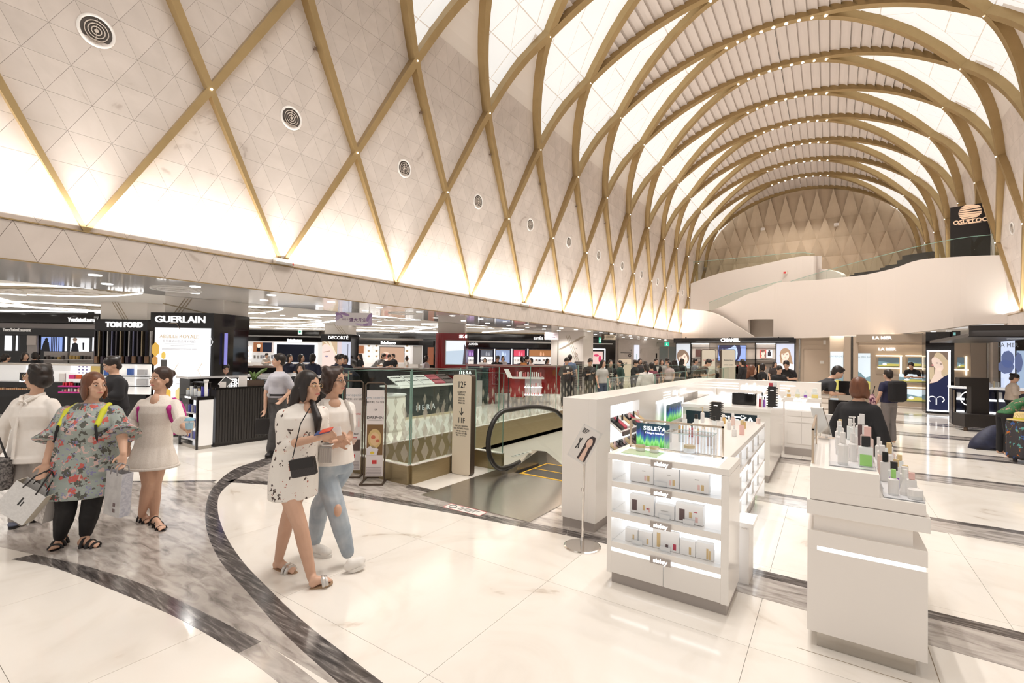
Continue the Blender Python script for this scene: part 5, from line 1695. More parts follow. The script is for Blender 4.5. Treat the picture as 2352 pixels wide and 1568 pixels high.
# ---- right-hand counter
rc = thing('tester_counter', 'white stepped tester counter with light slit in the right foreground', 'counter', (0.17, 3.44, 0))
CX0, CX1, CL = -0.28, 0.28, 1.4
B('plinth', STEEL, rc, (CX0 + 0.05, CX1 - 0.05, 0.02, CL, 0, 0.09))
B('front_panel', LACM, rc, (CX0, CX1, 0.0, 0.02, 0.09, 0.585), bevel=0.001)
B('slit_light', GLOWS, rc, (CX0 + 0.05, CX1 - 0.01, 0.012, 0.03, 0.585, 0.61))
B('front_panel', LACM, rc, (CX0, CX1, 0.0, 0.02, 0.61, 0.70), (CX0, CX0 + 0.05, 0.0, 0.02, 0.585, 0.61), bevel=0.001)
B('body', LACM, rc, (CX0, CX1, 0.02, CL, 0.09, 0.70))
B('neck', LACM, rc, (CX0 + 0.03, CX1 - 0.06, 0.03, CL, 0.70, 0.80))
B('slab', LAC, rc, (CX0 - 0.005, CX1 + 0.01, -0.01, CL, 0.80, 0.885), bevel=0.002)
B('shadow_gap', TAUPE, rc, (CX0 + 0.012, CX1 - 0.02, 0.004, CL, 0.885, 0.89))
B('lower_step', LACM, rc, (CX0 + 0.012, CX1 - 0.008, 0.0, CL, 0.89, 0.955), bevel=0.001)
B('upper_step', LACM, rc, (CX0 + 0.012, 0.07, 0.0, CL, 0.955, 1.085), bevel=0.001)
B('gap_line', mat('floor_line', (0.35, 0.28, 0.2), 0.6), floor, (-0.16, 0.5, 3.36, 3.364, 0, 0.0012), (0.5, 0.504, 3.36, 4.9, 0, 0.0012))
fr_ = B('glass_divider', ACRYL, rc, (CX0 + 0.02, CX0 + 0.026, 0.12, 0.95, 1.085, 1.30))
B('divider_frame', PGOLD, fr_, (CX0 + 0.016, CX0 + 0.03, 0.11, 0.13, 1.085, 1.305), (CX0 + 0.016, CX0 + 0.03, 0.94, 0.96, 1.085, 1.305), (CX0 + 0.016, CX0 + 0.03, 0.11, 0.96, 1.295, 1.31))
for i, (x0, x1, z, y0, y1) in enumerate(((-0.17, 0.06, 1.085, 0.1, 1.36), (0.09, 0.27, 0.955, 0.02, 1.38))):
 t = thing('acrylic_tray', ('clear acrylic tester tray on the upper step of the foreground counter', 'clear acrylic tester tray on the lower step of the foreground counter')[i], 'tray', (0.17, 3.44, z))
 B('floor', mat('tray_white_base', (0.80, 0.79, 0.80), 0.15), t, (x0, x1, y0, y1, 0, 0.006))
 B('front_lip', ACRYL, t, (x0, x1, y0 - 0.004, y0, 0, 0.03))
 B('side_lip', ACRYL, t, (x0 - 0.004, x0, y0, y1, 0, 0.05))
 B('side_lip', ACRYL, t, (x1, x1 + 0.004, y0, y1, 0, 0.03))
R0 = (0.17, 3.44)
up_rows = [(-0.10, 0.17, 'tall white', BW, BW, 0.20, 0.056, 'round', None), (0.015, 0.19, 'green-filled clear', BCL, BBK, 0.185, 0.07, 'square', BGR),
           (-0.045, 0.33, 'silver-labelled white', BW, BW, 0.18, 0.05, 'round', None), (0.035, 0.40, 'pink-capped', BPN, BP, 0.22, 0.06, 'square', None), (-0.11, 0.52, 'frosted', BW, BCL, 0.20, 0.05, 'round', None),
           (-0.03, 0.58, 'slim white pump', BW, BW, 0.21, 0.045, 'round', None), (0.035, 0.66, 'rose glass', BPN, BW, 0.20, 0.05, 'square', None), (-0.11, 0.80, 'milky', BW, BW, 0.20, 0.055, 'round', None),
           (-0.02, 0.92, 'pale pump', BCL, BW, 0.22, 0.045, 'square', None), (0.035, 1.05, 'tall white-capped brown', CDARK, BW, 0.24, 0.05, 'square', None), (-0.10, 1.12, 'pearl', BW, BGD, 0.18, 0.05, 'round', None), (-0.03, 1.3, 'small clear', BCL, BW, 0.17, 0.045, 'square', None), (0.03, 1.27, 'far white', BW, BW, 0.20, 0.05, 'round', None)]
for i, (x, y, nm, bd, cp_, h, w_, kd, lq) in enumerate(up_rows):
 bottle('%s tester bottle in the upper tray of the foreground counter' % nm, R0[0] + x, R0[1] + y, 1.091, w_, w_ * 0.7, h, bd, cp_, 'testers on the foreground counter', kd, 0.34, liquid=lq, pump='pump' in nm, label_mat=SIL if 'silver' in nm else None)
lo_rows = [(0.14, 0.10, 'green-topped tube-shaped', BW, BGR, 0.15, 0.05, 'round', None), (0.195, 0.14, 'pointed white', BW, BW, 0.15, 0.05, 'cone', None), (0.16, 0.30, 'grey-sided boxy', BCL, BBK, 0.16, 0.055, 'square', BLV),
           (0.215, 0.34, 'lilac-white', BW, BW, 0.13, 0.05, 'square', None), (0.235, 0.22, 'pink-based white', BW, BP, 0.12, 0.045, 'square', None), (0.13, 0.46, 'black-capped', BW, BBK, 0.19, 0.05, 'square', None),
           (0.19, 0.52, 'gold-trimmed', BW, BGD, 0.14, 0.045, 'square', None), (0.24, 0.56, 'gold-capped squat', BPN, BGD, 0.10, 0.05, 'square', None), (0.13, 0.68, 'clear pink', BPN, BW, 0.20, 0.05, 'square', None),
           (0.18, 0.78, 'gold-collared', BW, BGD, 0.20, 0.045, 'round', None), (0.24, 0.85, 'tiny gold-capped', BCL, BGD, 0.12, 0.04, 'square', None), (0.14, 0.95, 'slender white', BW, BW, 0.19, 0.04, 'round', None), (0.21, 1.05, 'small rose', BPN, BW, 0.14, 0.04, 'square', None), (0.15, 1.25, 'rear white', BW, BW, 0.18, 0.045, 'round', None), (0.22, 1.35, 'rear gold-capped', BCL, BGD, 0.13, 0.045, 'square', None)]
for i, (x, y, nm, bd, cp_, h, w_, kd, lq) in enumerate(lo_rows):
 bottle('%s tester bottle in the lower tray of the foreground counter' % nm, R0[0] + x, R0[1] + y, 0.961, w_, w_ * 0.7, h, bd, cp_, 'testers on the foreground counter', kd, 0.34, liquid=lq)
jar('wide white cream jar at the front right corner of the lower tray', R0[0] + 0.235, R0[1] + 0.075, 0.961, 0.035, 0.055, JW, BW)
# mirror on stand and dark till at the far end
t = thing('table_mirror', 'tilted steel table mirror at the far end of the foreground counter', 'mirror', (-0.02, 4.72, 1.085))
B('mirror_glass', STEEL, t, (-0.05, 0.05, -0.006, 0.006, 0.05, 0.30)).rotation_euler = (0.5, 0, -0.5)
B('foot', CHROME, t, (-0.06, 0.06, -0.05, 0.05, 0, 0.01))
B('stem', CHROME, t, (-0.008, 0.008, -0.008, 0.008, 0.01, 0.1))
t = thing('till_monitor', 'black till monitor behind the low kiosk back wall', 'monitor', (0.48, 11.2, 0))
B('desk', BLKG, t, (-0.5, -0.12, -0.1, 0.4, 0, 0.95))
B('screen', BLKG, t, (-0.34, -0.02, 0.0, 0.03, 1.08, 1.32))
B('stem', BLKG, t, (-0.21, -0.15, 0.03, 0.06, 0.95, 1.15))
B('round_disc', CW, t, (-0.44, -0.36, -0.02, 0.0, 1.0, 1.06))
B('grey_pad', mat('pad_grey', (0.42, 0.36, 0.3), 0.6), t, (-0.34, -0.12, -0.1, 0.02, 0.95, 1.05))
B('tall_panel', LACM, thing('kiosk_end_post', 'narrow white and gold post at the right end of the low back wall', 'post', (-0.02, 6.4, 0)), (-0.05, 0.05, 0, 0.06, 0, 1.12))
# ================================================================== shops on the left
SCRB = em('screen_blue', (0.30, 0.42, 0.85), 0.9)
LIT = mat('lit_white_wall', (0.85, 0.83, 0.80), 0.5, emit=(1, 0.97, 0.94), es=0.42)
LITW = em('lightbox_white', (0.95, 0.96, 1.0), 1.0)
PILL = mat('pillar_white', (0.74, 0.69, 0.64), 0.5)
LINEG = mat('pillar_line', (0.36, 0.29, 0.2), 0.4, 0.4)
rn = random.Random(21)
def goods(S, px0, px1, py, n, hpx, y0, palette, parent=None, name='product'):
 for i in range(n):
  px = px0 + (px1 - px0) * (i + 0.3 + 0.3 * rn.random()) / n
  c = palette[rn.randrange(len(palette))]
  wpx = (px1 - px0) / n * 0.55
  S.box(name, mat('goods_%02d%02d%02d' % tuple(int(v * 99) for v in c), c, 0.35), px, py - hpx * (0.6 + 0.4 * rn.random()), px + wpx, py, y0, 0.08, parent)
def stripes(S, pts, y, wpx=1.6, n=3, gap=5):
 """thin diagonal inlaid lines on a pillar"""
 for k in range(n):
  for (a, b) in pts:
   p, q = S.pt(a[0] + gap * k, a[1]), S.pt(b[0] + gap * k, b[1])
   dx, dz = q[0] - p[0], q[1] - p[1]
   L_ = math.hypot(dx, dz)
   w_ = 0.008
   nx, nz = -dz / L_ * w_, dx / L_ * w_
   MB().prism([(p[0] + nx, y, p[1] + nz), (q[0] + nx, y, q[1] + nz), (q[0] - nx, y, q[1] - nz), (p[0] - nx, y, p[1] - nz)], (0, -0.004, 0)).build('inlaid_line', LINEG, S.t)
# ---- far left black shop
ys = Shop('make_up_shop_wall', 'black make-up shop wall with lit screens at the far left', 'shop', depth=15.5, pxc=90)
ys.box('back_wall', BLKG, -300, 714, 235, 930, 0.3, 0.1)
ys.box('gold_bulkhead', TRAY, -300, 701, 222, 713, -0.4, 0.4)
ys.box('bulkhead_light', STRIP, -300, 713, 222, 716, -0.42, 0.1)
ys.box('upper_header', BLKG, -300, 717, 222, 739, -0.1, 0.35)
ys.box('grey_band', mat('band_grey', (0.42, 0.38, 0.37), 0.5), -300, 740, 222, 752, 0.1, 0.15)
ys.box('lower_header', BLKG, -300, 752, 222, 768, 0.05, 0.2)
ys.sign('YvesSaintLaurent', 198, 735, 12, y=-0.12, sx=0.75)
ys.sign('YvesSaintLaurent', 36, 757.5, 10, mat('dull_silver', (0.5, 0.47, 0.44), 0.4, emit=(0.6, 0.56, 0.52), es=0.5), y=0.03, sx=0.85)
for x0, x1, y0, y1 in ((-10, 6, 770, 805), (16, 20, 770, 805), (131, 135, 772, 806), (195, 200, 774, 806)):
 ys.box('light_column', LITW, x0, y0, x1, y1, 0.26, 0.03)
b_ = ys.box('screen', SCRB, 77, 773, 124, 806, 0.24, 0.05)
r_ = ys.rect(77, 773, 124, 806)
flat(b_, 'screen_figure', [[(r_[0], r_[2]), (r_[0] + 0.3, r_[2]), (r_[0] + 0.26, r_[2] + 0.3), (r_[0] + 0.1, r_[2] + 0.35)], ngon(r_[0] + 0.18, r_[2] + 0.37, 0.06, 0.08, 10)], em('ink', (0.01, 0.01, 0.02), 0.3), 0.235)
flat(b_, 'screen_bars', [[(r_[0] + x, r_[2]), (r_[0] + x + 0.025, r_[2]), (r_[0] + x + 0.025, r_[3]), (r_[0] + x, r_[3])] for x in (0.33, 0.38, 0.44, 0.50, 0.58)], em('bar', (0.03, 0.03, 0.09), 0.3), 0.237)
b_ = ys.box('screen', LITW, 145, 775, 187, 807, 0.24, 0.05)
r_ = ys.rect(145, 775, 187, 807)
flat(b_, 'screen_figure', [[(r_[0] + .03, r_[2]), (r_[0] + 0.30, r_[2]), (r_[0] + 0.25, r_[2] + 0.26), (r_[0] + 0.17, r_[2] + 0.3), (r_[0] + 0.07, r_[2] + 0.26)], [(r_[0] + .42, r_[2] + .06), (r_[0] + .46, r_[2] + .06), (r_[0] + .47, r_[2] + .3), (r_[0] + .41, r_[2] + .3)]], em('ink', (0.01, 0.01, 0.02), 0.3), 0.235)
flat(b_, 'screen_face', [ngon(r_[0] + 0.16, r_[2] + 0.36, 0.06, 0.075, 12)], em('skin', (0.75, 0.55, 0.45), 0.7), 0.233)
flat(b_, 'screen_hair', [ngon(r_[0] + 0.16, r_[2] + 0.41, 0.08, 0.05, 12)], em('hair', (0.3, 0.2, 0.14), 0.6), 0.231)
GREYN = mat('niche_grey', (0.42, 0.38, 0.36), 0.5)
ys.box('niche', GREYN, 43, 768, 69, 840, 0.24, 0.05)
ys.box('niche_poster', em('sepia', (0.32, 0.26, 0.22), 0.7), 45, 770, 66, 792, 0.22, 0.02)
for x0, x1 in ((83, 138), (143, 200)):
 ys.box('niche', GREYN, x0, 807, x1, 834, 0.24, 0.05)
 ys.box('shelf', mat('shelf_grey', (0.55, 0.52, 0.5), 0.4), x0, 825, x1, 827, 0.1, 0.15)
 goods(ys, x0 + 3, x1 - 3, 825, 6, 9, 0.12, [(0.10, 0.08, 0.07), (0.5, 0.33, 0.1), (0.03, 0.03, 0.03)])
fc = Shop('lit_make_up_counter', 'black and white lit make-up counter with lipstick rows behind the two walkers', 'counter', depth=12.0, pxc=110)
fc.box('body', BLKG, -300, 876, 262, 1000, 0.1, 0.8)
fc.box('lit_row', LIT, -300, 836, 262, 876, 0.5, 0.1)
fc.box('lit_row_top', mat('counter_ivory', (0.7, 0.64, 0.58), 0.4), -300, 834, 262, 838, 0.3, 0.3)
fc.box('light_panel', LITW, 17, 841, 53, 873, 0.45, 0.05)
fc.box('light_panel', LITW, 123, 841, 134, 858, 0.45, 0.05)
b_ = fc.box('icon_panel', LITW, 141, 838, 171, 862, 0.44, 0.05)
r_ = fc.rect(141, 838, 171, 862)
flat(b_, 'icons', [ngon(r_[0] + 0.05 + 0.1 * i, r_[2] + 0.05 + 0.08 * j, 0.025, 0.02, 8) for i in range(3) for j in range(3)], em('icon', (0.25, 0.2, 0.4), 0.5), 0.43)
fc.box('gold_picture', em('goldpic', (0.62, 0.44, 0.14), 0.7), 172, 838, 200, 860, 0.44, 0.05)
b_ = fc.box('icon_panel', LITW, 200, 837, 228, 860, 0.44, 0.05)
x_, z_ = fc.pt(217, 843)
flat(b_, 'flower_icon', [ngon(x_ + 0.03 * math.cos(a), z_ + 0.03 * math.sin(a), 0.018, 0.018, 8) for a in (0.3, 1.55, 2.8, 4.05, 5.3)], em('violetblue', (0.14, 0.12, 0.5), 0.7), 0.43)
fc.box('dark_screen', BLKG, 25, 856, 62, 876, 0.2, 0.05)
fc.sign('Face by C', 46, 876, 5, y=0.1)
fc.box('card', mat('card_white', (0.75, 0.72, 0.70), 0.5), 121, 858, 136, 880, 0.15, 0.03)
for x0, x1, c in ((140, 153, (0.75, 0.05, 0.25)), (157, 170, (0.75, 0.12, 0.04)), (172, 192, (0.75, 0.70, 0.68))):
 fc.box('colour_card', mat('card_%02d%02d' % (int(c[0] * 99), int(c[1] * 99)), c, 0.4), x0, 861, x1, 871, 0.2, 0.05)
goods(fc, 140, 262, 885, 18, 9, 0.0, [(0.6, 0.03, 0.06), (0.65, 0.08, 0.3), (0.5, 0.02, 0.03), (0.02, 0.02, 0.02)], name='lipstick')
goods(fc, -40, 62, 895, 22, 5, 0.0, [(0.55, 0.3, 0.16), (0.62, 0.4, 0.25), (0.3, 0.15, 0.1)], name='lipstick')
fc.box('magenta_shelf', mat('magenta', (0.55, 0.04, 0.28), 0.4), 137, 886, 262, 889, -0.05, 0.2)
fc.box('magenta_shelf', mat('magenta', (0.55, 0.04, 0.28), 0.4), 137, 900, 262, 903, -0.05, 0.2)
goods(fc, 140, 262, 899, 17, 8, -0.03, [(0.75, 0.65, 0.62), (0.7, 0.2, 0.2), (0.3, 0.3, 0.32)], name='nail_polish')
# ---- glossy black perfume column
tf = Shop('perfume_column', 'glossy black perfume column with white TOM FORD letters', 'column', depth=11.7, pxc=278)
tf.box('pillar', PILL, 218, 684, 328, 733, 0.15, 0.9)
stripes(tf, [((244, 688), (270, 732))], 0.148, gap=6)
x0, x1, z0, z1 = tf.rect(206, 733, 346, 758)
MB().prism([(x0, 0.15, z0), (x0 + 0.12, 0, z0), (x1 - 0.08, 0, z0), (x1, 0.12, z0), (x1, 1.0, z0), (x0, 1.0, z0)], (0, 0, z1 - z0)).build('header', BLKG, tf.t)
tf.sign('TOM FORD', 286, 746, 15, y=-0.012, bold=0.006, sx=1.0)
x0, x1, z0, z1 = tf.rect(212, 758, 342, 905)
MB().prism([(x0, 0.2, 0), (x0 + 0.12, 0.06, 0), (x1 - 0.08, 0.06, 0), (x1, 0.18, 0), (x1, 1.0, 0), (x0, 1.0, 0)], (0, 0, z1)).build('core', BLKG, tf.t)
for i in range(14):
 px = 214 + 128 * i / 13
 c_ = [(0.10, 0.09, 0.10), (0.30, 0.24, 0.16), (0.02, 0.02, 0.03), (0.42, 0.40, 0.38), (0.16, 0.16, 0.24)][i % 5]
 tf.box('mirror_rib', mat('mirror_rib_%d' % (i % 5), c_, 0.12, 0.8), px, 760, px + 5, 834, 0.0, 0.05)
for i in range(9):
 px = 222 + 114 * i / 8
 tf.box('perfume_flask', mat('flask_dark', (0.03, 0.02, 0.03), 0.15) if i % 2 else mat('flask_brown', (0.16, 0.09, 0.05), 0.15), px, 818, px + 7, 834, -0.08, 0.06)
tf.box('lit_shelf', LIT, 236, 836, 345, 905, 0.0, 0.05)
tf.box('light_column', LITW, 311, 838, 314, 905, -0.03, 0.03)
for y in (862, 885):
 tf.box('shelf', BLKG, 236, y, 345, y + 2, -0.12, 0.12)
for x0, x1, y0, y1 in ((298, 309, 846, 861), (246, 256, 846, 861), (320, 342, 870, 884), (322, 340, 848, 861)):
 tf.box('boxed_perfume', mat('box_blue', (0.05, 0.12, 0.4), 0.3) if x0 < 300 else mat('box_silver', (0.5, 0.5, 0.52), 0.3), x0, y0, x1, y1, -0.1, 0.08)
# ---- GUERLAIN column
gu_ = Shop('poster_column', 'black column with GUERLAIN header and white honeycomb lightbox poster', 'column', depth=9.35, pxc=428)
gu_.box('pillar', PILL, 357, 676, 497, 721, 0.25, 0.9)
stripes(gu_, [((405, 682), (378, 718))], 0.248, gap=8)
stripes(gu_, [((358, 694), (480, 722))], 0.247, gap=-4, n=2)
x0, x1, z0, z1 = gu_.rect(345, 718, 498, 753)
MB().prism([(x0, 0, z0), (x1 - 0.06, 0, z0), (x1 + 0.1, 0.45, z0), (x1 + 0.1, 1.0, z0), (x0, 1.0, z0)], (0, 0, z1 - z0)).build('header', BLKG, gu_.t)
gu_.sign('GUERLAIN', 415, 734, 19, y=-0.012, bold=0.0015, sx=1.18)
x0, x1, z0, z1 = gu_.rect(346, 753, 497, 990)
MB().prism([(x0, 0.03, 0), (x1 - 0.06, 0.03, 0), (x1 + 0.08, 0.45, 0), (x1 + 0.08, 1.0, 0), (x0, 1.0, 0)], (0, 0, z1)).build('core', BLKG, gu_.t)
pb = gu_.box('lightbox', LITW, 350, 753, 483, 985, -0.005, 0.03)
gold_t = mat('gold_letters', (0.62, 0.47, 0.25), 0.4, emit=(0.62, 0.47, 0.25), es=0.4)
grey_t = mat('grey_letters', (0.5, 0.48, 0.46), 0.5, emit=(0.45, 0.43, 0.42), es=0.4)
gu_.sign('ABEILLE ROYALE', 412, 773, 10, gold_t, -0.01, parent=pb, depth=0.002, sx=1.1)
gu_.sign('帝皇蜂姿®悠品维护组合', 412, 784, 6.5, grey_t, -0.01, parent=pb, depth=0.002)
for y, w_ in ((790, 34), (794, 20), (801, 40), (803, 40)):
 gu_.box('text_line', grey_t, 412 - w_, y - 0.5, 412 + w_, y + 0.4, -0.009, 0.003, pb)
gu_.sign('NEW', 419, 874, 6, grey_t, -0.01, parent=pb, depth=0.002)
gu_.box('text_line', grey_t, 405, 880, 434, 881, -0.009, 0.003, pb)
def hexring(px, py, r, m_, w=0.012, arc=(0, 6)):
 x, z = gu_.pt(px, py)
 R_ = r / 1079 * 9.35
 pts = [(x + R_ * math.cos(PI / 3 * i + PI / 6 * 0), -0.012, z + R_ * math.sin(PI / 3 * i)) for i in range(arc[0], arc[1] + 1)]
 MB().tube(pts, w, 4).build('honeycomb_outline', m_, pb)
hexring(420, 850, 19, gold_t, 0.005, (2, 4))
hexring(474, 850, 19, gold_t, 0.005, (2, 4))
hexring(398, 756, 16, mat('brown_print', (0.25, 0.18, 0.12), 0.5), 0.006, (0, 2))
hexring(455, 815, 22, em('pale_print', (0.82, 0.82, 0.84), 0.9), 0.006)
hexring(425, 822, 22, em('pale_print', (0.82, 0.82, 0.84), 0.9), 0.006)
hexring(470, 785, 20, em('pale_print', (0.82, 0.82, 0.84), 0.9), 0.006)
for px, py, r, c in ((357, 802, 17, (0.75, 0.45, 0.08)), (376, 816, 9, (0.85, 0.58, 0.12)), (356, 828, 12, (0.55, 0.28, 0.08)), (412, 905, 16, (0.85, 0.68, 0.3)), (385, 905, 14, (0.8, 0.5, 0.08))):
 x, z = gu_.pt(px, py)
 R_ = r / 1079 * 9.35
 flat(pb, 'honey_print', [[(max(x + R_ * 0.62 * math.cos(PI / 3 * i + PI / 6), gu_.pt(350, 800)[0]), z + R_ * math.sin(PI / 3 * i + PI / 6)) for i in range(6)]], em('honey_%d' % int(c[0] * 99 + c[1] * 990), c, 0.8), -0.008)
x, z = gu_.pt(377, 833)
flat(pb, 'jar_print', [[(x - .06, z - .1), (x + .06, z - .1), (x + .06, z + .06), (x - .06, z + .06)]], em('jarp', (0.1, 0.09, 0.08), 0.5), -0.010)
sg = gu_.box('side_lightbox', em('violet_side', (0.30, 0.28, 0.75), 0.8), 499.5, 764, 508, 838, 0.20, 0.02)
# ---- black counters in front of it
gc = thing('black_counter', 'dark ribbed counter beside the white-sided perfume display', 'counter', (-9.08, 3.98, 0))
B('body', mat('ribbed_black', (0.03, 0.026, 0.024), 0.45), gc, (-0.8, 0, 0.03, 1.05, 0.05, 1.03))
for i in range(21):
 B('rib', mat('ribbed_black', (0.03, 0.026, 0.024), 0.45), gc, (0.0, 0.012, 0.05 + 0.048 * i, 0.05 + 0.048 * i + 0.03, 0.08, 1.03))
B('plinth', BLK, gc, (-0.78, -0.02, 0.03, 1.05, 0, 0.06))
B('top', BLKG, gc, (-0.82, 0.02, 0.02, 1.06, 1.03, 1.06))
gd = thing('perfume_display', 'open perfume display with black frame and white side panel', 'display case', (-9.08, 3.70, 0))
B('white_side', CW, gd, (0.0, 0.02, 0.03, 0.26, 0.06, 0.86))
B('black_frame', BLKG, gd, (-0.70, 0.022, 0.0, 0.27, 0.86, 0.92), (-0.02, 0.022, 0.0, 0.03, 0, 0.86), (-0.70, -0.66, 0, 0.03, 0.02, 0.86))
B('back', LITW, gd, (-0.66, -0.02, 0.22, 0.25, 0.06, 0.86))
B('foot', STEEL, gd, (-0.68, 0.0, 0.03, 0.25, 0.0, 0.06))
for z in (0.14, 0.36, 0.60):
 s_ = B('shelf', mat('shelf_white', (0.72, 0.72, 0.74), 0.4), gd, (-0.66, -0.02, 0.03, 0.22, z, z + 0.02))
 for i in range(5):
  B('flask', mat('flask_blue', (0.06, 0.07, 0.35), 0.2) if i % 2 else mat('flask_smoke', (0.3, 0.28, 0.3), 0.2), s_, (-0.60 + 0.12 * i, -0.54 + 0.12 * i, 0.06, 0.12, z + 0.02, z + 0.15))
text('GUERLAIN', 0.05, GLOWW, gd, FR((-0.35, -0.004, 0.89)), 0.002)
for i in range(8):
 x, y = -9.66 + 0.075 * i, 3.79 + 0.09 * (i % 2)
 bottle('%s perfume bottle from the left on top of the black-framed display' % ORD[i], x, y, 0.92, 0.05, 0.04, 0.12 + 0.05 * (i % 3), cm('royal', (0.08, 0.08, 0.45)) if i % 2 else BCL, BBK if i % 3 else BGD, 'perfumes on the black-framed display', 'square', name='perfume_bottle')
t = thing('bottle_rack', 'dark flat rack above the blue perfume bottles on the display', 'rack', (-9.4, 3.9, 0.92))
B('plate', BLK, t, (-0.2, 0.2, -0.05, 0.08, 0.22, 0.235))
B('leg', BLK, t, (-0.2, -0.185, 0.06, 0.075, 0, 0.22))
B('leg', BLK, t, (0.185, 0.2, 0.06, 0.075, 0, 0.22))
t = thing('white_pump', 'tall white dispenser post on the black-framed display', 'bottle', (-9.12, 3.86, 0.92))
B('post', CW, t, (-0.02, 0.02, -0.02, 0.02, 0, 0.26))
B('head', CW, t, (-0.03, 0.03, -0.03, 0.03, 0.26, 0.29))
t = thing('tablet_computer', 'white-rimmed tablet propped on the dark ribbed counter', 'tablet', (-9.35, 4.22, 1.06), 0.5)
o = B('screen', CW, t, (-0.09, 0.09, 0, 0.01, 0.0, 0.2))
o.rotation_euler = (-0.5, 0.5, 0)
o = B('glass', PRINT, t, (-0.075, 0.075, -0.002, 0, 0.015, 0.185))
o.rotation_euler = (-0.5, 0.5, 0)
for i, (y, w_, h_) in enumerate(((4.15, 0.10, 0.10), (4.5, 0.14, 0.2))):
 t = thing('counter_notice', ('low white card on the left of the dark ribbed counter', 'upright white notice on the dark ribbed counter')[i], 'notice', (-9.15, y, 1.06), 0.9)
 B('card', mat('notice_card', (0.75, 0.7, 0.66), 0.5), t, (-w_ / 2, w_ / 2, 0, 0.01, 0, h_))
 B('print', grey_t, t, (-w_ / 3, w_ / 3, -0.002, 0, h_ * 0.5, h_ * 0.54))
t = thing('potted_orchid', 'slender leafy plant in a dark planter on the ribbed counter', 'plant', (-9.2, 4.72, 1.06))
B('planter', mat('planter_brown', (0.09, 0.06, 0.045), 0.5), t, (-0.1, 0.1, -0.16, 0.16, 0, 0.11))
for i, (a, l) in enumerate(((0.9, 0.28), (1.3, 0.24), (2.2, 0.2), (-0.6, 0.22), (2.8, 0.18))):
 pts = [(0, 0, 0.10), (l * 0.5 * math.cos(a) * 0.4, l * 0.5 * math.sin(a), 0.10 + l * 0.6), (l * math.cos(a) * 0.5, l * math.sin(a), 0.12 + l * 0.75)]
 MB().tube(cr2(pts, 5), [0.012 + 0.012 * math.sin(PI * j / 10) for j in range(11)], 5).build('leaf', mat('leaf_green', (0.12, 0.2, 0.05), 0.4), t)
t = thing('black_service_counter', 'long glossy black counter with a gold upright line behind the walking man', 'counter', (-9.12, 5.08, 0))
B('front', BLKG, t, (-0.5, 0, 0, 1.3, 0, 1.16))
B('gold_line', mat('gold_strip', (0.6, 0.45, 0.2), 0.3, 0.8), t, (0.0, 0.006, 0.06, 0.075, 0.02, 1.16), (0.0, 0.006, 0.06, 1.3, 0.02, 0.03))
B('worktop', SOFF, t, (-0.7, 0.03, 0.0, 1.3, 1.16, 1.20))
B('back_ledge', BLKG, t, (-1.4, -0.95, -1.1, 1.3, 0, 1.18))
B('back_worktop', SOFF, t, (-1.45, -0.9, -1.15, 1.3, 1.18, 1.22))
text('GUERLAIN', 0.16, GLOWW, t, Matrix.Translation((-0.945, -0.25, 1.09)) @ Matrix.Rotation(PI / 2, 4, 'Z') @ Matrix.Rotation(PI / 2, 4, 'X'), 0.01, 0.002, sx=0.8)
lb_ = Shop('black_bar_counter', 'long black bar counter in the middle of the far beauty floor', 'counter', depth=15.0, pxc=750)
lb_.box('front', BLKG, 470, 846, 1002, 930, 0, 0.5)
lb_.box('worktop', mat('dark_worktop', (0.2, 0.14, 0.12), 0.15), 468, 842, 1004, 846, -0.1, 0.7)
lb_.sign('H E R A', 745, 854, 9, y=-0.02)
# ---- Sulwhasoo shop wall
su = Shop('white_beauty_shop_wall', 'white lit shop wall with black headers lettered Sulwhasoo', 'shop', depth=27.5, pxc=760)
su.box('back_wall', mat('shop_cream', (0.72, 0.64, 0.58), 0.5), 480, 750, 1010, 880, 0.4, 0.1)
su.box('upper_header', BLKG, 480, 752, 742, 771, -0.6, 0.4)
su.box('upper_header', BLKG, 795, 764, 1010, 777, -0.6, 0.4)
su.box('white_fascia', CW, 480, 771, 1010, 775, -0.3, 0.5)
su.box('lower_header', BLKG, 538, 770.5, 738, 783, 0.0, 0.4)
su.box('lower_header', BLKG, 800, 781, 995, 792, 0.0, 0.4)
su.sign('Sulwhasoo', 677, 781.5, 8.5, y=-0.03, bold=0.012, sx=0.85)
su.sign('Sulwhasoo', 892, 787.5, 8.5, y=-0.03, bold=0.012, sx=0.85)
su.sign('Sulwhasoo', 815, 771, 8.5, y=-0.63, bold=0.012, sx=0.95)
su.box('lit_wall', LIT, 551, 784, 735, 838, 0.33, 0.06)
su.box('lit_wall', LIT, 806, 792, 968, 838, 0.33, 0.06)
su.box('light_frame', LITW, 623, 787, 724, 838, 0.28, 0.05)
su.box('dark_screen', mat('navy_screen', (0.02, 0.025, 0.05), 0.3), 630, 791, 718, 832, 0.24, 0.05)
b_ = su.box('product_picture', em('amberpic', (0.42, 0.16, 0.07), 0.8), 576, 786, 619, 808, 0.26, 0.05)
r_ = su.rect(576, 786, 619, 808)
flat(b_, 'bottle_print', product_shape(r_[0] + 0.3, r_[2] + 0.03, 0.2, 0.42), em('ink', (0.01, 0.01, 0.02), 0.3), 0.255)
flat(b_, 'glow_print', [ngon(r_[0] + 0.32, r_[2] + 0.36, 0.12, 0.12, 12)], em('glowp', (0.95, 0.85, 0.7), 0.9), 0.253)
flat(b_, 'dark_half', [[(r_[0] + 0.55, r_[2]), (r_[1], r_[2]), (r_[1], r_[3]), (r_[0] + 0.55, r_[3])]], em('navyp', (0.03, 0.04, 0.08), 0.4), 0.257)
b_ = su.box('product_picture', em('amberpic', (0.42, 0.16, 0.07), 0.8), 808, 793, 832, 811, 0.26, 0.05)
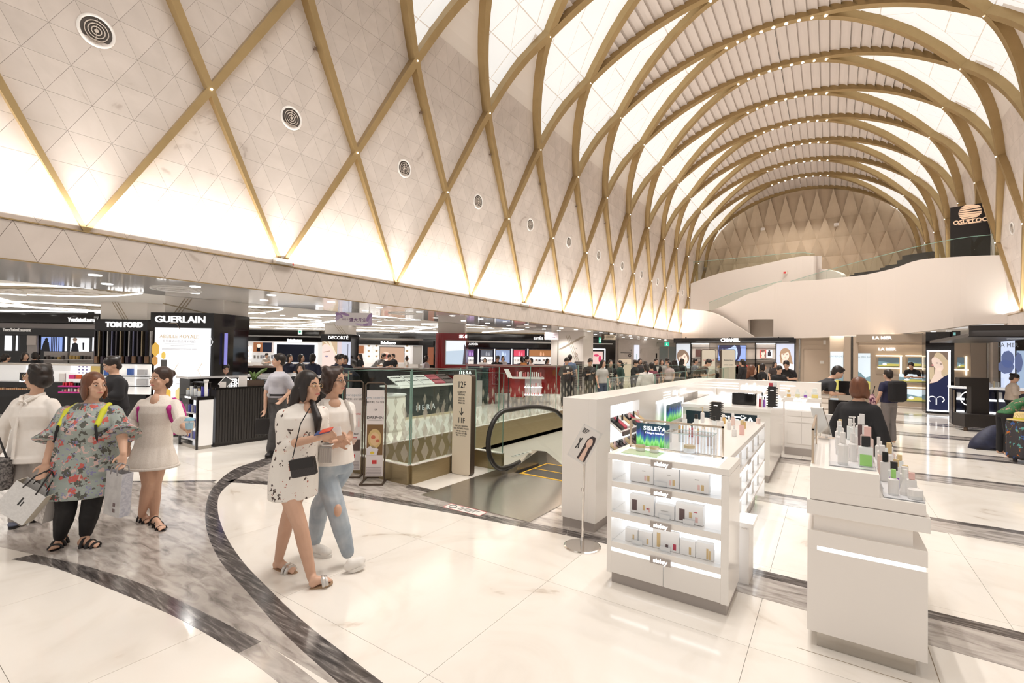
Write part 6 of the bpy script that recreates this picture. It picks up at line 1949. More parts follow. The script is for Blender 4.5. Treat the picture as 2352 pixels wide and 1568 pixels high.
b_ = su.box('large_screen', em('copperpic', (0.62, 0.40, 0.28), 0.8), 870, 797, 926, 832, 0.22, 0.05)
su.box('screen_frame', BLKG, 869, 796, 870.4, 833, 0.2, 0.06)
su.box('screen_frame', BLKG, 926, 796, 927.4, 833, 0.2, 0.06)
su.box('screen_frame', BLKG, 869, 796, 927, 797.2, 0.2, 0.06)
x_, z_ = su.pt(884, 818)
flat(b_, 'swirl_print', [ngon(x_, z_, 0.26, 0.26, 16)], em('swirl', (0.85, 0.62, 0.5), 0.9), 0.215)
flat(b_, 'swirl_core', [ngon(x_, z_, 0.16, 0.16, 12)], em('swirl2', (0.55, 0.2, 0.15), 0.8), 0.213)
for x0, x1 in ((553, 571), (838, 850), (858, 866), (928, 938)):
 for y in (796, 808, 820):
  su.box('shelf', SHELFL, x0, y, x1, y + 1.2, 0.15, 0.18)
  su.box('product', mat('goods_gold', (0.55, 0.38, 0.18), 0.4), (x0 + x1) / 2 - 2, y - 4, (x0 + x1) / 2 + 2, y, 0.2, 0.1)
goods(su, 575, 622, 823, 7, 9, 0.24, [(0.6, 0.58, 0.56), (0.75, 0.73, 0.72), (0.45, 0.45, 0.5)])
su.box('lattice_panel', mat('lattice_white', (0.78, 0.76, 0.74), 0.5), 945, 794, 967, 836, 0.28, 0.05)
su.box('dark_end', BLKG, 968, 777, 1010, 880, 0.3, 0.1)
b_ = su.box('amber_picture', em('amber2', (0.30, 0.10, 0.05), 0.8), 980, 797, 994, 838, 0.25, 0.05)
su.box('counter', mat('counter_white', (0.75, 0.72, 0.70), 0.4), 551, 832, 735, 880, -1.0, 0.6)
su.box('counter', mat('counter_white', (0.75, 0.72, 0.70), 0.4), 806, 834, 968, 880, -1.0, 0.6)
su.box('grey_door', mat('door_grey', (0.4, 0.37, 0.35), 0.5), 510, 783, 527, 838, 0.35, 0.06)
flw = Shop('flower_arrangement', 'mound of white flowers on the far counter left of the dark screen', 'flowers', depth=25.5, pxc=562)
mb = MB()
for i in range(26):
 a = rn.random() * 6.28
 r = rn.random() ** 0.5
 x_, z_ = flw.pt(562 + 13 * r * math.cos(a), 833 - abs(5 * r * math.sin(a)))
 mb.ell((x_, 0.2 * math.sin(a * 3), z_), (0.09, 0.09, 0.08), 6, 4)
mb.build('blossoms', mat('petal_white', (0.80, 0.76, 0.7), 0.6), flw.t)['kind'] = 'stuff'
flw.box('vase', CW, 556, 832, 568, 842, -0.05, 0.3)
ex = Shop('exit_arrow_sign', 'white hanging sign with green arrow before the white shop header', 'sign', depth=24, pxc=688)
ex.box('panel', em('exitw', (0.85, 0.95, 0.9), 0.9), 684, 757, 693, 767.5, 0, 0.06)
x_, z_ = ex.pt(688.5, 762)
flat(ex.t, 'arrow', [[(x_ - 0.07, z_), (x_, z_ + 0.07), (x_, z_ + 0.025), (x_ + 0.07, z_ + 0.025), (x_ + 0.07, z_ - 0.025), (x_, z_ - 0.025), (x_, z_ - 0.07)]], em('exitg', (0.02, 0.5, 0.3), 0.8), -0.003)
# ---- DECORTE column
dcx = Shop('poster_column', 'column with black DECORTE header over a close-up of a blonde face', 'column', depth=19.7, pxc=771)
dcx.box('pillar', PILL, 741, 735, 797, 768, 0.2, 1.0)
stripes(dcx, [((762, 742), (782, 768))], 0.198, gap=5, n=3)
dcx.box('core', BLKG, 738, 783, 805, 880, 0.06, 1.0)
dcx.box('header', BLKG, 737, 767, 806, 783, 0.0, 1.1)
dcx.sign('DECORTÉ', 777, 775.5, 9, y=-0.02, bold=0.001, sx=1.05)
x0, x1, z0, z1 = dcx.rect(738, 784, 805, 841)
b_ = flat(dcx.t, 'face_print', [[(x0, z0), (x1, z0), (x1, z1), (x0, z1)]], em('dec_bg', (0.62, 0.66, 0.80), 0.85), 0.05)
w_, h_ = x1 - x0, z1 - z0
def dp(nm, P, c, k):
 P = [clipr([(x0 + u * w_, z0 + v * h_) for u, v in p], x0, x1, z0, z1) for p in P]
 flat(b_, nm, [p for p in P if p], em('dec_' + nm, c, 0.85), 0.05 - 0.002 * k)
dp('skin', [[(0, 0), (.52, 0), (.5, .5), (.42, .95), (0, .95)]], (0.90, 0.72, 0.66), 1)
dp('hair', [[(0, 1), (.53, 1), (.53, .2), (.45, .5), (.36, .72), (.22, .86), (.08, .9), (0, .8)]], (0.62, 0.46, 0.30), 2)
dp('streak', [[(.2, 1), (.3, 1), (.52, .45), (.50, .38)], [(.05, 1), (.1, 1), (.4, .7), (.38, .66)]], (0.86, 0.76, 0.62), 3)
dp('eye', [ngon(.16, .40, .055, .035, 10)], (0.25, 0.25, 0.35), 3)
dp('brow', [[(.05, .55), (.28, .60), (.28, .63), (.05, .58)]], (0.42, 0.28, 0.2), 3)
dp('sparkle_panel', [[(.55, 0), (.68, 0), (.68, 1), (.55, 1)]], (0.72, 0.62, 0.66), 1)
dp('mascara', [[(.89, .35), (.91, .35), (.91, .9), (.89, .9)]], (0.06, 0.06, 0.1), 2)
# ---- red SK-II column and counters
REDL = mat('red_lacquer', (0.26, 0.018, 0.02), 0.12, spec=0.6)
sk_ = Shop('red_column', 'glossy dark red column with SK-II letters and pale blue poster', 'column', depth=16.5, pxc=1034)
x0, x1, z0, z1 = sk_.rect(995, 765, 1071, 900)
pts = []
for i in range(13):
 a = PI + PI / 2 * i / 12
 pts.append((x0 + 0.3 + 0.3 * math.cos(a), 0.3 + 0.3 * math.sin(a), 0))
pts += [(x1, 0, 0), (x1, 0.9, 0), (x0, 0.9, 0)]
MB().prism(pts, (0, 0, z1)).build('core', REDL, sk_.t)
sk_.box('pillar', PILL, 1003, 738, 1066, 766, 0.25, 0.6)
sk_.sign('SK-II', 1064, 772.5, 9, y=-0.02, bold=0.006, sx=0.95)
r_ = sk_.rect(1024, 783, 1070, 836)
b_ = flat(sk_.t, 'poster_print', [[(r_[0], r_[2]), (r_[1], r_[2]), (r_[1], r_[3]), (r_[0], r_[3])]], em('mist', (0.55, 0.66, 0.78), 0.9), -0.01)
flat(b_, 'pale_top', [[(r_[0], r_[2] + 0.45), (r_[1], r_[2] + 0.5), (r_[1], r_[3]), (r_[0], r_[3])]], em('mist2', (0.85, 0.90, 0.95), 0.95), -0.012)
flat(b_, 'figure_print', [[(r_[1] - 0.1, r_[2]), (r_[1], r_[2]), (r_[1], r_[3] - 0.2), (r_[1] - 0.05, r_[3] - 0.1)]], em('inkf', (0.12, 0.1, 0.12), 0.5), -0.014)
for x in (-0.012, ):
 B('poster_frame', SIL, sk_.t, (r_[0] - 0.03, r_[0], -0.03, 0, r_[2] - .03, r_[3] + .03), (r_[0] - 0.03, r_[1], -0.03, 0, r_[2] - 0.03, r_[2]), (r_[0] - 0.03, r_[1], -0.03, 0, r_[3], r_[3] + 0.03))
rc2 = Shop('red_tester_table', 'dark red tester table with white top behind the escalator well', 'table', depth=15.0, pxc=1205)
rc2.box('side', REDL, 1172, 868, 1206, 912, 0.1, 0.6)
rc2.box('top', SOFF, 1176, 866, 1250, 870, 0.0, 0.8)
for y in (889, 907):
 rc2.box('shelf', SHELFL, 1204, y, 1246, y + 1.6, 0.05, 0.4)
rc2.box('back', mat('rose_panel', (0.5, 0.42, 0.4), 0.4), 1204, 870, 1246, 912, 0.5, 0.05)
goods(rc2, 1206, 1244, 889, 7, 9, 0.1, [(0.6, 0.12, 0.12), (0.75, 0.7, 0.68), (0.7, 0.4, 0.38)])
goods(rc2, 1206, 1244, 907, 8, 6, 0.1, [(0.6, 0.12, 0.12), (0.7, 0.35, 0.32)])
goods(rc2, 1184, 1245, 866, 12, 13, 0.2, [(0.78, 0.75, 0.72), (0.75, 0.74, 0.72), (0.6, 0.15, 0.15)], name='tester')
rc2.box('leg', STEEL, 1177, 912, 1179, 935, 0.1, 0.03)
rc2.box('leg', STEEL, 1204, 912, 1206, 935, 0.1, 0.03)
rc3 = Shop('red_counter', 'low red counter and rose worktop behind the standing shoppers', 'counter', depth=16.5, pxc=1190)
rc3.box('front', REDL, 1108, 842, 1290, 905, 0.3, 0.3)
rc3.box('worktop', mat('rose_top', (0.36, 0.2, 0.18), 0.2), 1075, 838, 1300, 842, 0.0, 0.7)
rc3.box('white_card', CW, 1100, 832, 1118, 841, 0.05, 0.03)
rc3.box('dark_panel', mat('dark_green_glass', (0.03, 0.05, 0.045), 0.2), 1100, 845, 1122, 944, -0.1, 0.2)
rc3.box('red_panel', REDL, 1122, 845, 1138, 942, -0.1, 0.2)
t3 = Shop('slanted_info_board', 'slanted white info board on a thin stand before the red counter', 'info board', depth=14.0, pxc=1168)
x0, x1, z0, z1 = t3.rect(1157, 847, 1178, 868)
MB().hexa([(x0, 0, z1), (x0 + 0.14, 0, z1), (x1, 0, z0), (x1 - 0.14, 0, z0)], [(x0, 0.02, z1), (x0 + 0.14, 0.02, z1), (x1, 0.02, z0), (x1 - 0.14, 0.02, z0)]).build('board', CW, t3.t)
t3.box('post', BLK, 1166, 866, 1169, 932, 0.0, 0.03, zb=0)
# ---- HERA counter seen through the glass
he = thing('tester_counter', 'black counter lettered HERA with rows of palettes behind the glass guard', 'counter', (-9.1, 8.4, 0))
B('body', mat('dark_glass', (0.035, 0.04, 0.04), 0.2), he, (-0.7, 0, 0, 2.4, 0.05, 0.82))
B('top', CW, he, (-0.75, 0.03, -0.05, 2.45, 0.82, 0.86))
B('plinth', TRAY, he, (-0.7, 0.01, 0, 2.4, 0, 0.06))
text('H E R A', 0.2, mat('steel_letters', (0.6, 0.62, 0.65), 0.3, 0.3, emit=(0.6, 0.62, 0.65), es=0.3), he, Matrix.Translation((0.006, 0.9, 0.26)) @ Matrix.Rotation(PI / 2, 4, 'Z') @ Matrix.Rotation(PI / 2, 4, 'X'), 0.01, sx=1.1)  # steel letters carry a faint added glow
for i in range(5):
 y0 = 0.05 + 0.46 * i
 c_ = (CW, CW, CW, CRED, CDARK)[i]
 s_ = MB().hexa([(-0.6, y0, 1.08), (-0.15, y0, 0.87), (-0.15, y0 + 0.42, 0.87), (-0.6, y0 + 0.42, 1.08)], [(-0.6, y0, 1.11), (-0.15, y0, 0.90), (-0.15, y0 + 0.42, 0.90), (-0.6, y0 + 0.42, 1.11)]).build('slanted_tray', c_, he)
 for q in range(8):
  yy, xx = y0 + 0.07 + 0.09 * (q % 4), -0.5 + 0.18 * (q // 4)
  zz = 1.11 - (xx + 0.6) / 0.45 * 0.21
  MB().lathe([(0.033, 0), (0.033, 0.012), (0.0, 0.012)], 10, (xx, yy, zz)).build('compact', BBK if i != 3 else CDARK, s_)
t = thing('hera_header_counter', 'black-fronted glass counter lettered HERA further along the glass guard', 'counter', (-9.6, 10.95, 0))
B('front', BLK, t, (-0.6, 0, 0, 1.5, 1.05, 1.22))
B('glass', PANE, t, (-0.6, 0, 0, 1.5, 0.86, 1.05))
B('body', mat('counter_grey', (0.55, 0.53, 0.52), 0.4), t, (-0.6, 0, 0, 1.5, 0, 0.84))
text('H E R A', 0.16, GLOWW, t, Matrix.Translation((0.006, 0.6, 1.13)) @ Matrix.Rotation(PI / 2, 4, 'Z') @ Matrix.Rotation(PI / 2, 4, 'X'), 0.01, sx=1.1)
for z in (0.25, 0.5, 0.72):
 B('lit_shelf', SHELFL, t, (0.0, 0.02, 0.1, 1.1, z, z + 0.02))
wc = thing('white_counter', 'low white curved counter behind the glass guard near the banners', 'counter', (-8.2, 7.2, 0))
MB().lathe([(0.35, 0.0), (0.38, 0.05), (0.38, 0.72), (0.36, 0.78)], 24).build('drum', LACM, wc)
MB().lathe([(0.40, 0.78), (0.40, 0.80)], 24).build('top', SOFF, wc)
# ---- Estee Lauder shop wall
el = Shop('navy_beauty_shop_wall', 'navy shop wall lettered ESTEE LAUDER with five lit picture bays', 'shop', depth=26.0, pxc=1170)
NAVY = mat('navy_panel', (0.018, 0.018, 0.035), 0.25)
el.box('back_wall', NAVY, 1040, 760, 1275, 880, 0.4, 0.1)
el.box('upper_header', BLKG, 1040, 768, 1275, 782, -0.5, 0.5)
el.box('white_line', CW, 1040, 783, 1275, 787, -0.2, 0.3)
el.box('lower_header', BLKG, 1040, 788, 1275, 798, 0.0, 0.3)
el.box('gold_bulkhead', TRAY, 1040, 760, 1275, 767, -0.6, 0.4)
el.sign('ESTĒE LAUDER', 1252, 778, 7.5, y=-0.53, bold=0.001)
el.sign('ESTĒE LAUDER', 1076, 790, 6, y=-0.03)
bays = [(1070, 1087, (0.22, 0.10, 0.32)), (1103, 1131, (0.12, 0.13, 0.16)), (1138, 1171, (0.30, 0.38, 0.58)), (1180, 1206, (0.75, 0.08, 0.14)), (1216, 1270, (0.42, 0.18, 0.07))]
for i, (a, b, c_) in enumerate(bays):
 el.box('picture', em('bay_%d' % i, c_, 0.9), a, 804, b, 818 if i != 2 else 834, 0.28, 0.04)
 r_ = el.rect(a, 804, b, 818)
 mx = (r_[0] + r_[1]) / 2
 flat(el.t, 'picture_motif', product_shape(mx, r_[2] + 0.03, 0.1, 0.24) + product_shape(mx + 0.14, r_[2] + 0.03, 0.08, 0.18), em('motif_%d' % i, tuple(min(1, v * 1.6 + 0.15) for v in c_), 0.9), 0.275)
 el.box('frame', mat('frame_bronze', (0.3, 0.24, 0.2), 0.4), a - 2, 802, b + 2, 803.2, 0.27, 0.05)
 if i != 2:
  el.box('lit_shelf', SHELFL, a, 823, b, 824, 0.2, 0.15)
  el.box('lit_niche', LIT, a, 819, b, 836, 0.33, 0.05)
  goods(el, a, b, 829, 6, 5, 0.22, [(0.7, 0.66, 0.64), (0.5, 0.4, 0.36), (0.15, 0.15, 0.2)])
for x in (1096, 1134, 1174, 1211):
 el.box('light_column', LITW, x, 801, x + 3, 838, 0.25, 0.05)
# ---- white pillar, dark shop, marble wall
pi_ = Shop('white_pillar', 'broad white pillar with crossing gold lines in front of the navy shop', 'pillar', Y=18.2, pxc=1302)
pi_.box('shaft', PILL, 1264, 755, 1340, 912, 0.0, 1.0)
stripes(pi_, [((1300, 770), (1322, 830))], -0.004, gap=4, n=3)
stripes(pi_, [((1284, 802), (1338, 772))], -0.004, gap=3, n=3)
pi_.box('mirror_strip', STEEL, 1280, 760, 1283.5, 845, -0.02, 0.03)
pi_.sign('→', 1323, 800, 5, PRINT, -0.01, depth=0.004)
x_, z_ = pi_.pt(1324, 815)
MB().tube([(x_ + 0.05 * math.cos(a * PI / 8), -0.012, z_ + 0.07 * math.sin(a * PI / 8)) for a in range(16)], 0.008, 4, closed=True).build('round_logo', mat('logo_brown', (0.35, 0.2, 0.15), 0.5), pi_.t)
sp_ = Shop('striped_stand', 'dark horizontally striped stand leaning before the white pillar', 'stand', Y=16.6, pxc=1328)
sp_.box('panel', mat('stripe_grey', (0.25, 0.22, 0.2), 0.5), 1319, 830, 1337, 894, 0, 0.2, zb=0)
for i in range(15):
 sp_.box('stripe', mat('stripe_dark', (0.06, 0.05, 0.05), 0.5), 1319, 832 + 4 * i, 1337, 834 + 4 * i, -0.01, 0.01)
ds = Shop('dark_beauty_shop_wall', 'dark shop front with eye and lip pictures right of the white pillar', 'shop', depth=27.0, pxc=1378)
ds.box('front', BLKG, 1335, 776, 1416, 900, 0.2, 0.2)
ds.box('header', BLKG, 1335, 774, 1408, 788, 0.0, 0.3)
ds.box('white_line', CW, 1335, 788, 1408, 790, 0.05, 0.2)
ds.box('lit_frame', LITW, 1335, 800, 1391, 803, 0.12, 0.1)
ds.box('lit_frame', LITW, 1389, 801, 1392, 860, 0.12, 0.1)
r_ = ds.rect(1340, 806, 1355, 834)
b_ = flat(ds.t, 'eye_print', [[(r_[0], r_[2]), (r_[1], r_[2]), (r_[1], r_[3]), (r_[0], r_[3])]], em('eyebg', (0.07, 0.08, 0.14), 0.7), 0.19)
flat(b_, 'eye_shape', [ngon((r_[0] + r_[1]) / 2, r_[2] + 0.42, 0.13, 0.2, 12)], em('eyewh', (0.75, 0.82, 0.95), 0.9), 0.187)
flat(b_, 'eye_lid', [ngon((r_[0] + r_[1]) / 2, r_[2] + 0.55, 0.16, 0.07, 10)], em('eyelid', (0.15, 0.22, 0.5), 0.8), 0.185)
r_ = ds.rect(1363, 807, 1386, 836)
b_ = flat(ds.t, 'lips_print', [[(r_[0], r_[2]), (r_[1], r_[2]), (r_[1], r_[3]), (r_[0], r_[3])]], em('lipbg', (0.85, 0.6, 0.55), 0.85), 0.19)
flat(b_, 'lips_shape', [ngon(r_[0] + 0.2, r_[2] + 0.5, 0.15, 0.07, 12), ngon(r_[0] + 0.4, r_[2] + 0.3, 0.08, 0.2, 10)], em('lipred', (0.7, 0.05, 0.15), 0.85), 0.187)
mw = Shop('marble_side_wall', 'pale marble wall with arrow and lit panel near the lift doors', 'wall panel', depth=29.0, pxc=1480)
mw.box('wall', MARBLE, 1395, 770, 1560, 900, 0.3, 0.1)
mw.box('mirror_strip', STEEL, 1420, 778, 1423, 900, 0.22, 0.06)
mw.sign('→', 1452, 804.5, 7, PRINT, 0.28, depth=0.01)
mw.box('text_line', PRINT, 1428, 809.5, 1454, 810.5, 0.28, 0.01)
x_, z_ = mw.pt(1449, 816.5)
MB().tube([(x_ + 0.08 * math.cos(a * PI / 8), 0.28, z_ + 0.07 * math.sin(a * PI / 8)) for a in range(16)], 0.02, 4, closed=True).build('round_logo', PRINT, mw.t)
b_ = mw.box('lit_panel', em('pale_lilac', (0.82, 0.84, 0.95), 0.9), 1459, 792, 1471, 827, 0.24, 0.05)
mw.box('panel_motif', em('sage', (0.55, 0.65, 0.68), 0.8), 1463, 812, 1466, 824, 0.235, 0.004, b_)
for x0, x1 in ((1517, 1538), (1539, 1556)):
 mw.box('lift_door', mat('lift_grey', (0.30, 0.34, 0.34), 0.3, 0.3), x0, 796, x1, 900, 0.26, 0.04)
mw.box('door_frame', mat('frame_taupe', (0.42, 0.37, 0.33), 0.5), 1512, 787, 1560, 796, 0.22, 0.1)
mw.box('call_panel', BLKG, 1509, 811, 1512.5, 824, 0.26, 0.03)
def exit_sign(label, d, x0, y0, x1, y1):
 S = Shop('exit_sign', label, 'exit sign', depth=d, pxc=(x0 + x1) / 2)
 S.box('panel', em('exit_green', (0.03, 0.62, 0.38), 0.9), x0, y0, x1, y1, 0, 0.06)
 x, z = S.pt((x0 + x1) / 2, (y0 + y1) / 2)
 h = (S.pt(x0, y0)[1] - S.pt(x0, y1)[1])
 flat(S.t, 'running_figure', [ngon(x, z + h * 0.28, h * 0.08, h * 0.08, 8), [(x - h * .12, z + h * .15), (x + h * .1, z + h * .18), (x + h * .04, z - h * .1), (x + h * .16, z - h * .35), (x + h * .08, z - h * .38), (x - h * .04, z - h * .12), (x - h * .18, z - h * .32), (x - h * .22, z - h * .27)]], em('exit_white', (0.95, 1, 0.97), 1.0), -0.004)
 S.box('hanger', STEEL, (x0 + x1) / 2 - 0.5, y0 - 7, (x0 + x1) / 2 + 0.5, y0, 0.02, 0.02, zt=2.76)
exit_sign('green exit sign over the lift doors beside the CHANEL shop', 28.4, 1527, 785, 1537, 795)
exit_sign('tall green exit sign hanging right of the white pillar', 20, 1376, 775, 1381, 787)
hs = Shop('direction_sign', 'beige direction sign in a dark holder hanging from the glossy soffit', 'sign', depth=21.0, pxc=1398)
hs.box('body', BROWN, 1382, 767, 1388, 779, 0, 0.2)
hs.box('face', CREAM, 1386, 768.5, 1414, 780, 0.0, 0.05)
hs.box('face_rim', BROWN, 1386, 767.5, 1414, 768.6, -0.01, 0.07)
hs.box('hanger', BROWN, 1397, 762, 1400, 768, 0.0, 0.05, zt=2.757)
hs.sign('← COSMETICS', 1398, 774, 4, PRINT, -0.005, depth=0.004, sx=0.8)
# ---- hanging paper banners
pb_ = Shop('hanging_banner', 'white hanging banner with purple petals and Chinese opening greeting', 'banner', depth=10.5, pxc=812)
pb_.box('sheet', mat('banner_white', (0.76, 0.72, 0.74), 0.5), 770, 718, 855, 748, 0, 0.01)
x0, x1, z0, z1 = pb_.rect(770, 718, 855, 748)
PUR = mat('petal_purple', (0.36, 0.24, 0.46), 0.5)
PUR2 = mat('petal_lilac', (0.52, 0.42, 0.60), 0.5)
flat(pb_.t, 'petals', [p for p in (clipr(q, x0, x1, z0, z1) for q in (ngon(x0 + 0.06, z1 - 0.05, 0.12, 0.045, 12, rot=-0.5), ngon(x0 + 0.2, z1 - 0.03, 0.12, 0.03, 12, rot=-0.3), ngon(x1 - 0.06, z1 - 0.1, 0.11, 0.05, 12, rot=1.0), ngon(x1 - 0.12, z0 + 0.03, 0.16, 0.03, 12, rot=0.25))) if p], PUR, -0.002)
flat(pb_.t, 'pale_petals', [p for p in (clipr(q, x0, x1, z0, z1) for q in (ngon(x0 + 0.04, z1 - 0.12, 0.1, 0.05, 12, rot=0.6), ngon(x1 - 0.03, z0 + 0.1, 0.12, 0.05, 12, rot=1.3), ngon(x1 - 0.28, z0 + 0.03, 0.1, 0.02, 12, rot=-0.2))) if p], PUR2, -0.003)
pb_.sign('盛大开业', 822, 735, 9, mat('purple_print', (0.16, 0.06, 0.2), 0.5), -0.003, depth=0.002, bold=0.001)
pb_.sign('乐在十二楼', 798, 733.5, 4.5, mat('purple_print', (0.16, 0.06, 0.2), 0.5), -0.003, depth=0.002)
for px in (778, 848):
 p = pb_.pt(px, 718)
 MB().tube([(p[0], 0.005, p[1]), (p[0], 0.005, 2.90)], 0.003, 4).build('string', STEEL, pb_.t)
gb = Shop('hanging_card', 'small pale GRAND OPEN card hanging before the white pillar', 'banner', depth=17.0, pxc=1267)
gb.box('sheet', mat('card_pink', (0.72, 0.64, 0.67), 0.5), 1251, 763, 1283, 780, 0, 0.01)
gb.sign('GRAND', 1270, 769, 3.5, mat('purple_print', (0.16, 0.06, 0.2), 0.5), -0.003, depth=0.002)
gb.sign('OPEN', 1270, 774, 3.5, mat('purple_print', (0.16, 0.06, 0.2), 0.5), -0.003, depth=0.002)
x_, z_ = gb.pt(1257, 771)
flat(gb.t, 'flower', [ngon(x_ + 0.05 * math.cos(a), z_ + 0.05 * math.sin(a), 0.04, 0.03, 8, rot=a) for a in (0.3, 1.55, 2.8, 4.05, 5.3)], mat('petal_pink', (0.6, 0.35, 0.45), 0.5), -0.002)
p = gb.pt(1267, 763)
MB().tube([(p[0], 0.005, p[1]), (p[0], 0.005, 2.757)], 0.004, 4).build('string', STEEL, gb.t)
# ---- pylons by the CHANEL shop
for i, (px, s1, c_) in enumerate(((1627.5, 'Last 30% Sale off', REDP), (1673, 'Business Hours', PRINT))):
 S = Shop('notice_pylon', ('pale round-cornered notice pylon with red line before the CHANEL shop', 'pale round-cornered notice pylon with black opening hours before the CHANEL shop')[i], 'sign', depth=18.5, pxc=px)
 x0, x1, z0, z1 = S.rect(px - 17, 802, px + 17, 905)
 MB().prism([(x, 0.09, z) for x, z in rrect(x1 - x0, z1, 0.07)], (0, -0.09, 0)).build('body', BROWN, S.t)
 MB().prism([(x, 0, z + 0.015) for x, z in rrect(x1 - x0 - 0.04, z1 - 0.04, 0.06)], (0, -0.012, 0)).build('face', mat('pylon_cream', (0.72, 0.68, 0.58), 0.5), S.t)
 S.sign(s1, px, 827, 4, c_, -0.014, depth=0.003, sx=0.8)
 if i:
  S.sign('10:30AM - 10:00PM', px, 838, 3, PRINT, -0.014, depth=0.003, sx=0.8)
# ---- roll banners on black frames
def frame_banner(label, loc, rz, w, h, build):
 t = thing('banner_stand', label, 'banner stand', loc, rz)
 B('sheet', mat('banner_pink_white', (0.76, 0.70, 0.68), 0.5), t, (-w / 2 + 0.02, w / 2 - 0.02, -0.003, 0.003, 0.07, h - 0.1))
 MB().tube([(-w / 2, 0, 0.01), (-w / 2, 0, h - 0.03), (-w / 2 + 0.03, 0, h), (w / 2 - 0.03, 0, h), (w / 2, 0, h - 0.03), (w / 2, 0, 0.01)], 0.011, 6).build('frame', BROWN, t)
 f_ = MB()
 f_.box(-w / 2 - 0.02, w / 2 + 0.02, -0.19, -0.165, 0, 0.02)
 f_.box(-w / 2 - 0.02, w / 2 + 0.02, 0.165, 0.19, 0, 0.02)
 f_.box(-w / 2 - 0.02, -w / 2 + 0.005, -0.165, 0.165, 0, 0.02)
 f_.box(w / 2 - 0.005, w / 2 + 0.02, -0.165, 0.165, 0, 0.02)
 f_.build('floor_frame', BROWN, t)
 dots = MB()
 for i in range(14):
  for j in range(6):
   x = -w / 2 + 0.03 + (w - 0.06) * (i + 0.5 * (j % 2)) / 14.5
   dots.prism([(x, -0.0035, 0.08 + 0.02 * j), (x + 0.007, -0.0035, 0.09 + 0.02 * j), (x, -0.0035, 0.10 + 0.02 * j), (x - 0.007, -0.0035, 0.09 + 0.02 * j)], (0, -0.001, 0))
 dots.build('diamond_print', mat('mauve_print', (0.42, 0.36, 0.37), 0.5), t)['kind'] = 'stuff'
 flat(t, 'red_logo', [[(-0.03, 0.24), (0.03, 0.24), (0.03, 0.29), (-0.03, 0.29)]], REDP, -0.004)
 build(t, w)
 return t
def b_darphin(t, w):
 text('new opening', 0.055, mat('grey_print', (0.35, 0.4, 0.45), 0.5), t, FR((0, -0.004, 1.13)), 0.001)
 text('盛开张 | 신규 입점', 0.03, PRINT, t, FR((0, -0.004, 1.07)), 0.001)
 text('12F', 0.032, PRINT, t, FR((0, -0.004, 0.965)), 0.001)
 text('DARPHIN', 0.052, PRINT, t, FR((0, -0.004, 0.86)), 0.001, 0.0006)
 flat(t, 'underline', [[(-0.09, 0.825), (0.09, 0.825), (0.09, 0.829), (-0.09, 0.829)]], PRINT, -0.004)
 w2 = w / 2 - 0.03
 p = flat(t, 'picture', [[(-w2, 0.36), (w2, 0.36), (w2, 0.77), (-w2, 0.77)]], mat('pic_brown', (0.20, 0.11, 0.04), 0.4), -0.004)
 flat(p, 'jar_ring', [ngon(0, 0.58, w2 * 0.85, 0.13, 20)], mat('pic_gold', (0.62, 0.45, 0.2), 0.4), -0.006)
 flat(p, 'jar_inside', [ngon(0, 0.575, w2 * 0.6, 0.09, 20)], mat('pic_cream', (0.72, 0.5, 0.28), 0.4), -0.008)
 flat(p, 'rose_dots', [ngon(-0.02, 0.60, 0.03, 0.025, 10), ngon(0.04, 0.55, 0.025, 0.02, 10)], mat('pic_red', (0.55, 0.15, 0.08), 0.4), -0.010)
 flat(p, 'petals', [[(-w2, 0.36), (0.03, 0.36), (0.05, 0.44), (-0.04, 0.49), (-w2, 0.45)]], mat('pic_petal', (0.72, 0.68, 0.70), 0.4), -0.006)
 flat(p, 'yellow_flower', [ngon(-0.03, 0.39, 0.03, 0.02, 8)], mat('pic_yellow', (0.75, 0.55, 0.05), 0.4), -0.008)
def b_wine(t, w):
 text('new opening', 0.055, mat('grey_print', (0.35, 0.4, 0.45), 0.5), t, FR((0, -0.004, 1.13)), 0.001)
 text('盛开张 | 신규 입점', 0.03, PRINT, t, FR((0, -0.004, 1.07)), 0.001)
 text('9F', 0.032, PRINT, t, FR((0, -0.004, 0.965)), 0.001)
 text('LOTTE WINE', 0.036, REDP, t, FR((0, -0.004, 0.86)), 0.001)
 for i in range(4):
  flat(t, 'wine_bottle_print', product_shape(-0.075 + 0.05 * i, 0.68, 0.024, 0.13, 0.4), mat('pic_wine', (0.06, 0.02, 0.03), 0.4) if i < 3 else CPINK, -0.004)
 text('Beef  Beef', 0.035, PRINT, t, FR((0, -0.004, 0.58)), 0.001)
 text('Balance', 0.034, REDP, t, FR((0, -0.004, 0.53)), 0.001, 0.001)
 w2 = w / 2 - 0.03
 p = flat(t, 'picture', [[(-w2, 0.34), (w2, 0.34), (w2, 0.50), (-w2, 0.50)]], mat('pic_brown2', (0.10, 0.06, 0.05), 0.4), -0.004)
 flat(p, 'hand_print', [[(-w2, 0.38), (-w2, 0.5), (0.06, 0.5), (0.02, 0.43)]], mat('ink_skin', (0.72, 0.50, 0.40), 0.5), -0.006)
q = FL(859, 1106)
frame_banner('tall framed banner reading DARPHIN with brown jar picture beside the glass guard', (q.x, q.y, 0), math.radians(38), 0.27, 1.33, b_darphin)
q = FL(814, 1090)
frame_banner('tall framed banner reading LOTTE WINE just left of the DARPHIN banner', (q.x - 0.02, q.y - 0.02, 0), math.radians(38), 0.26, 1.33, b_wine)
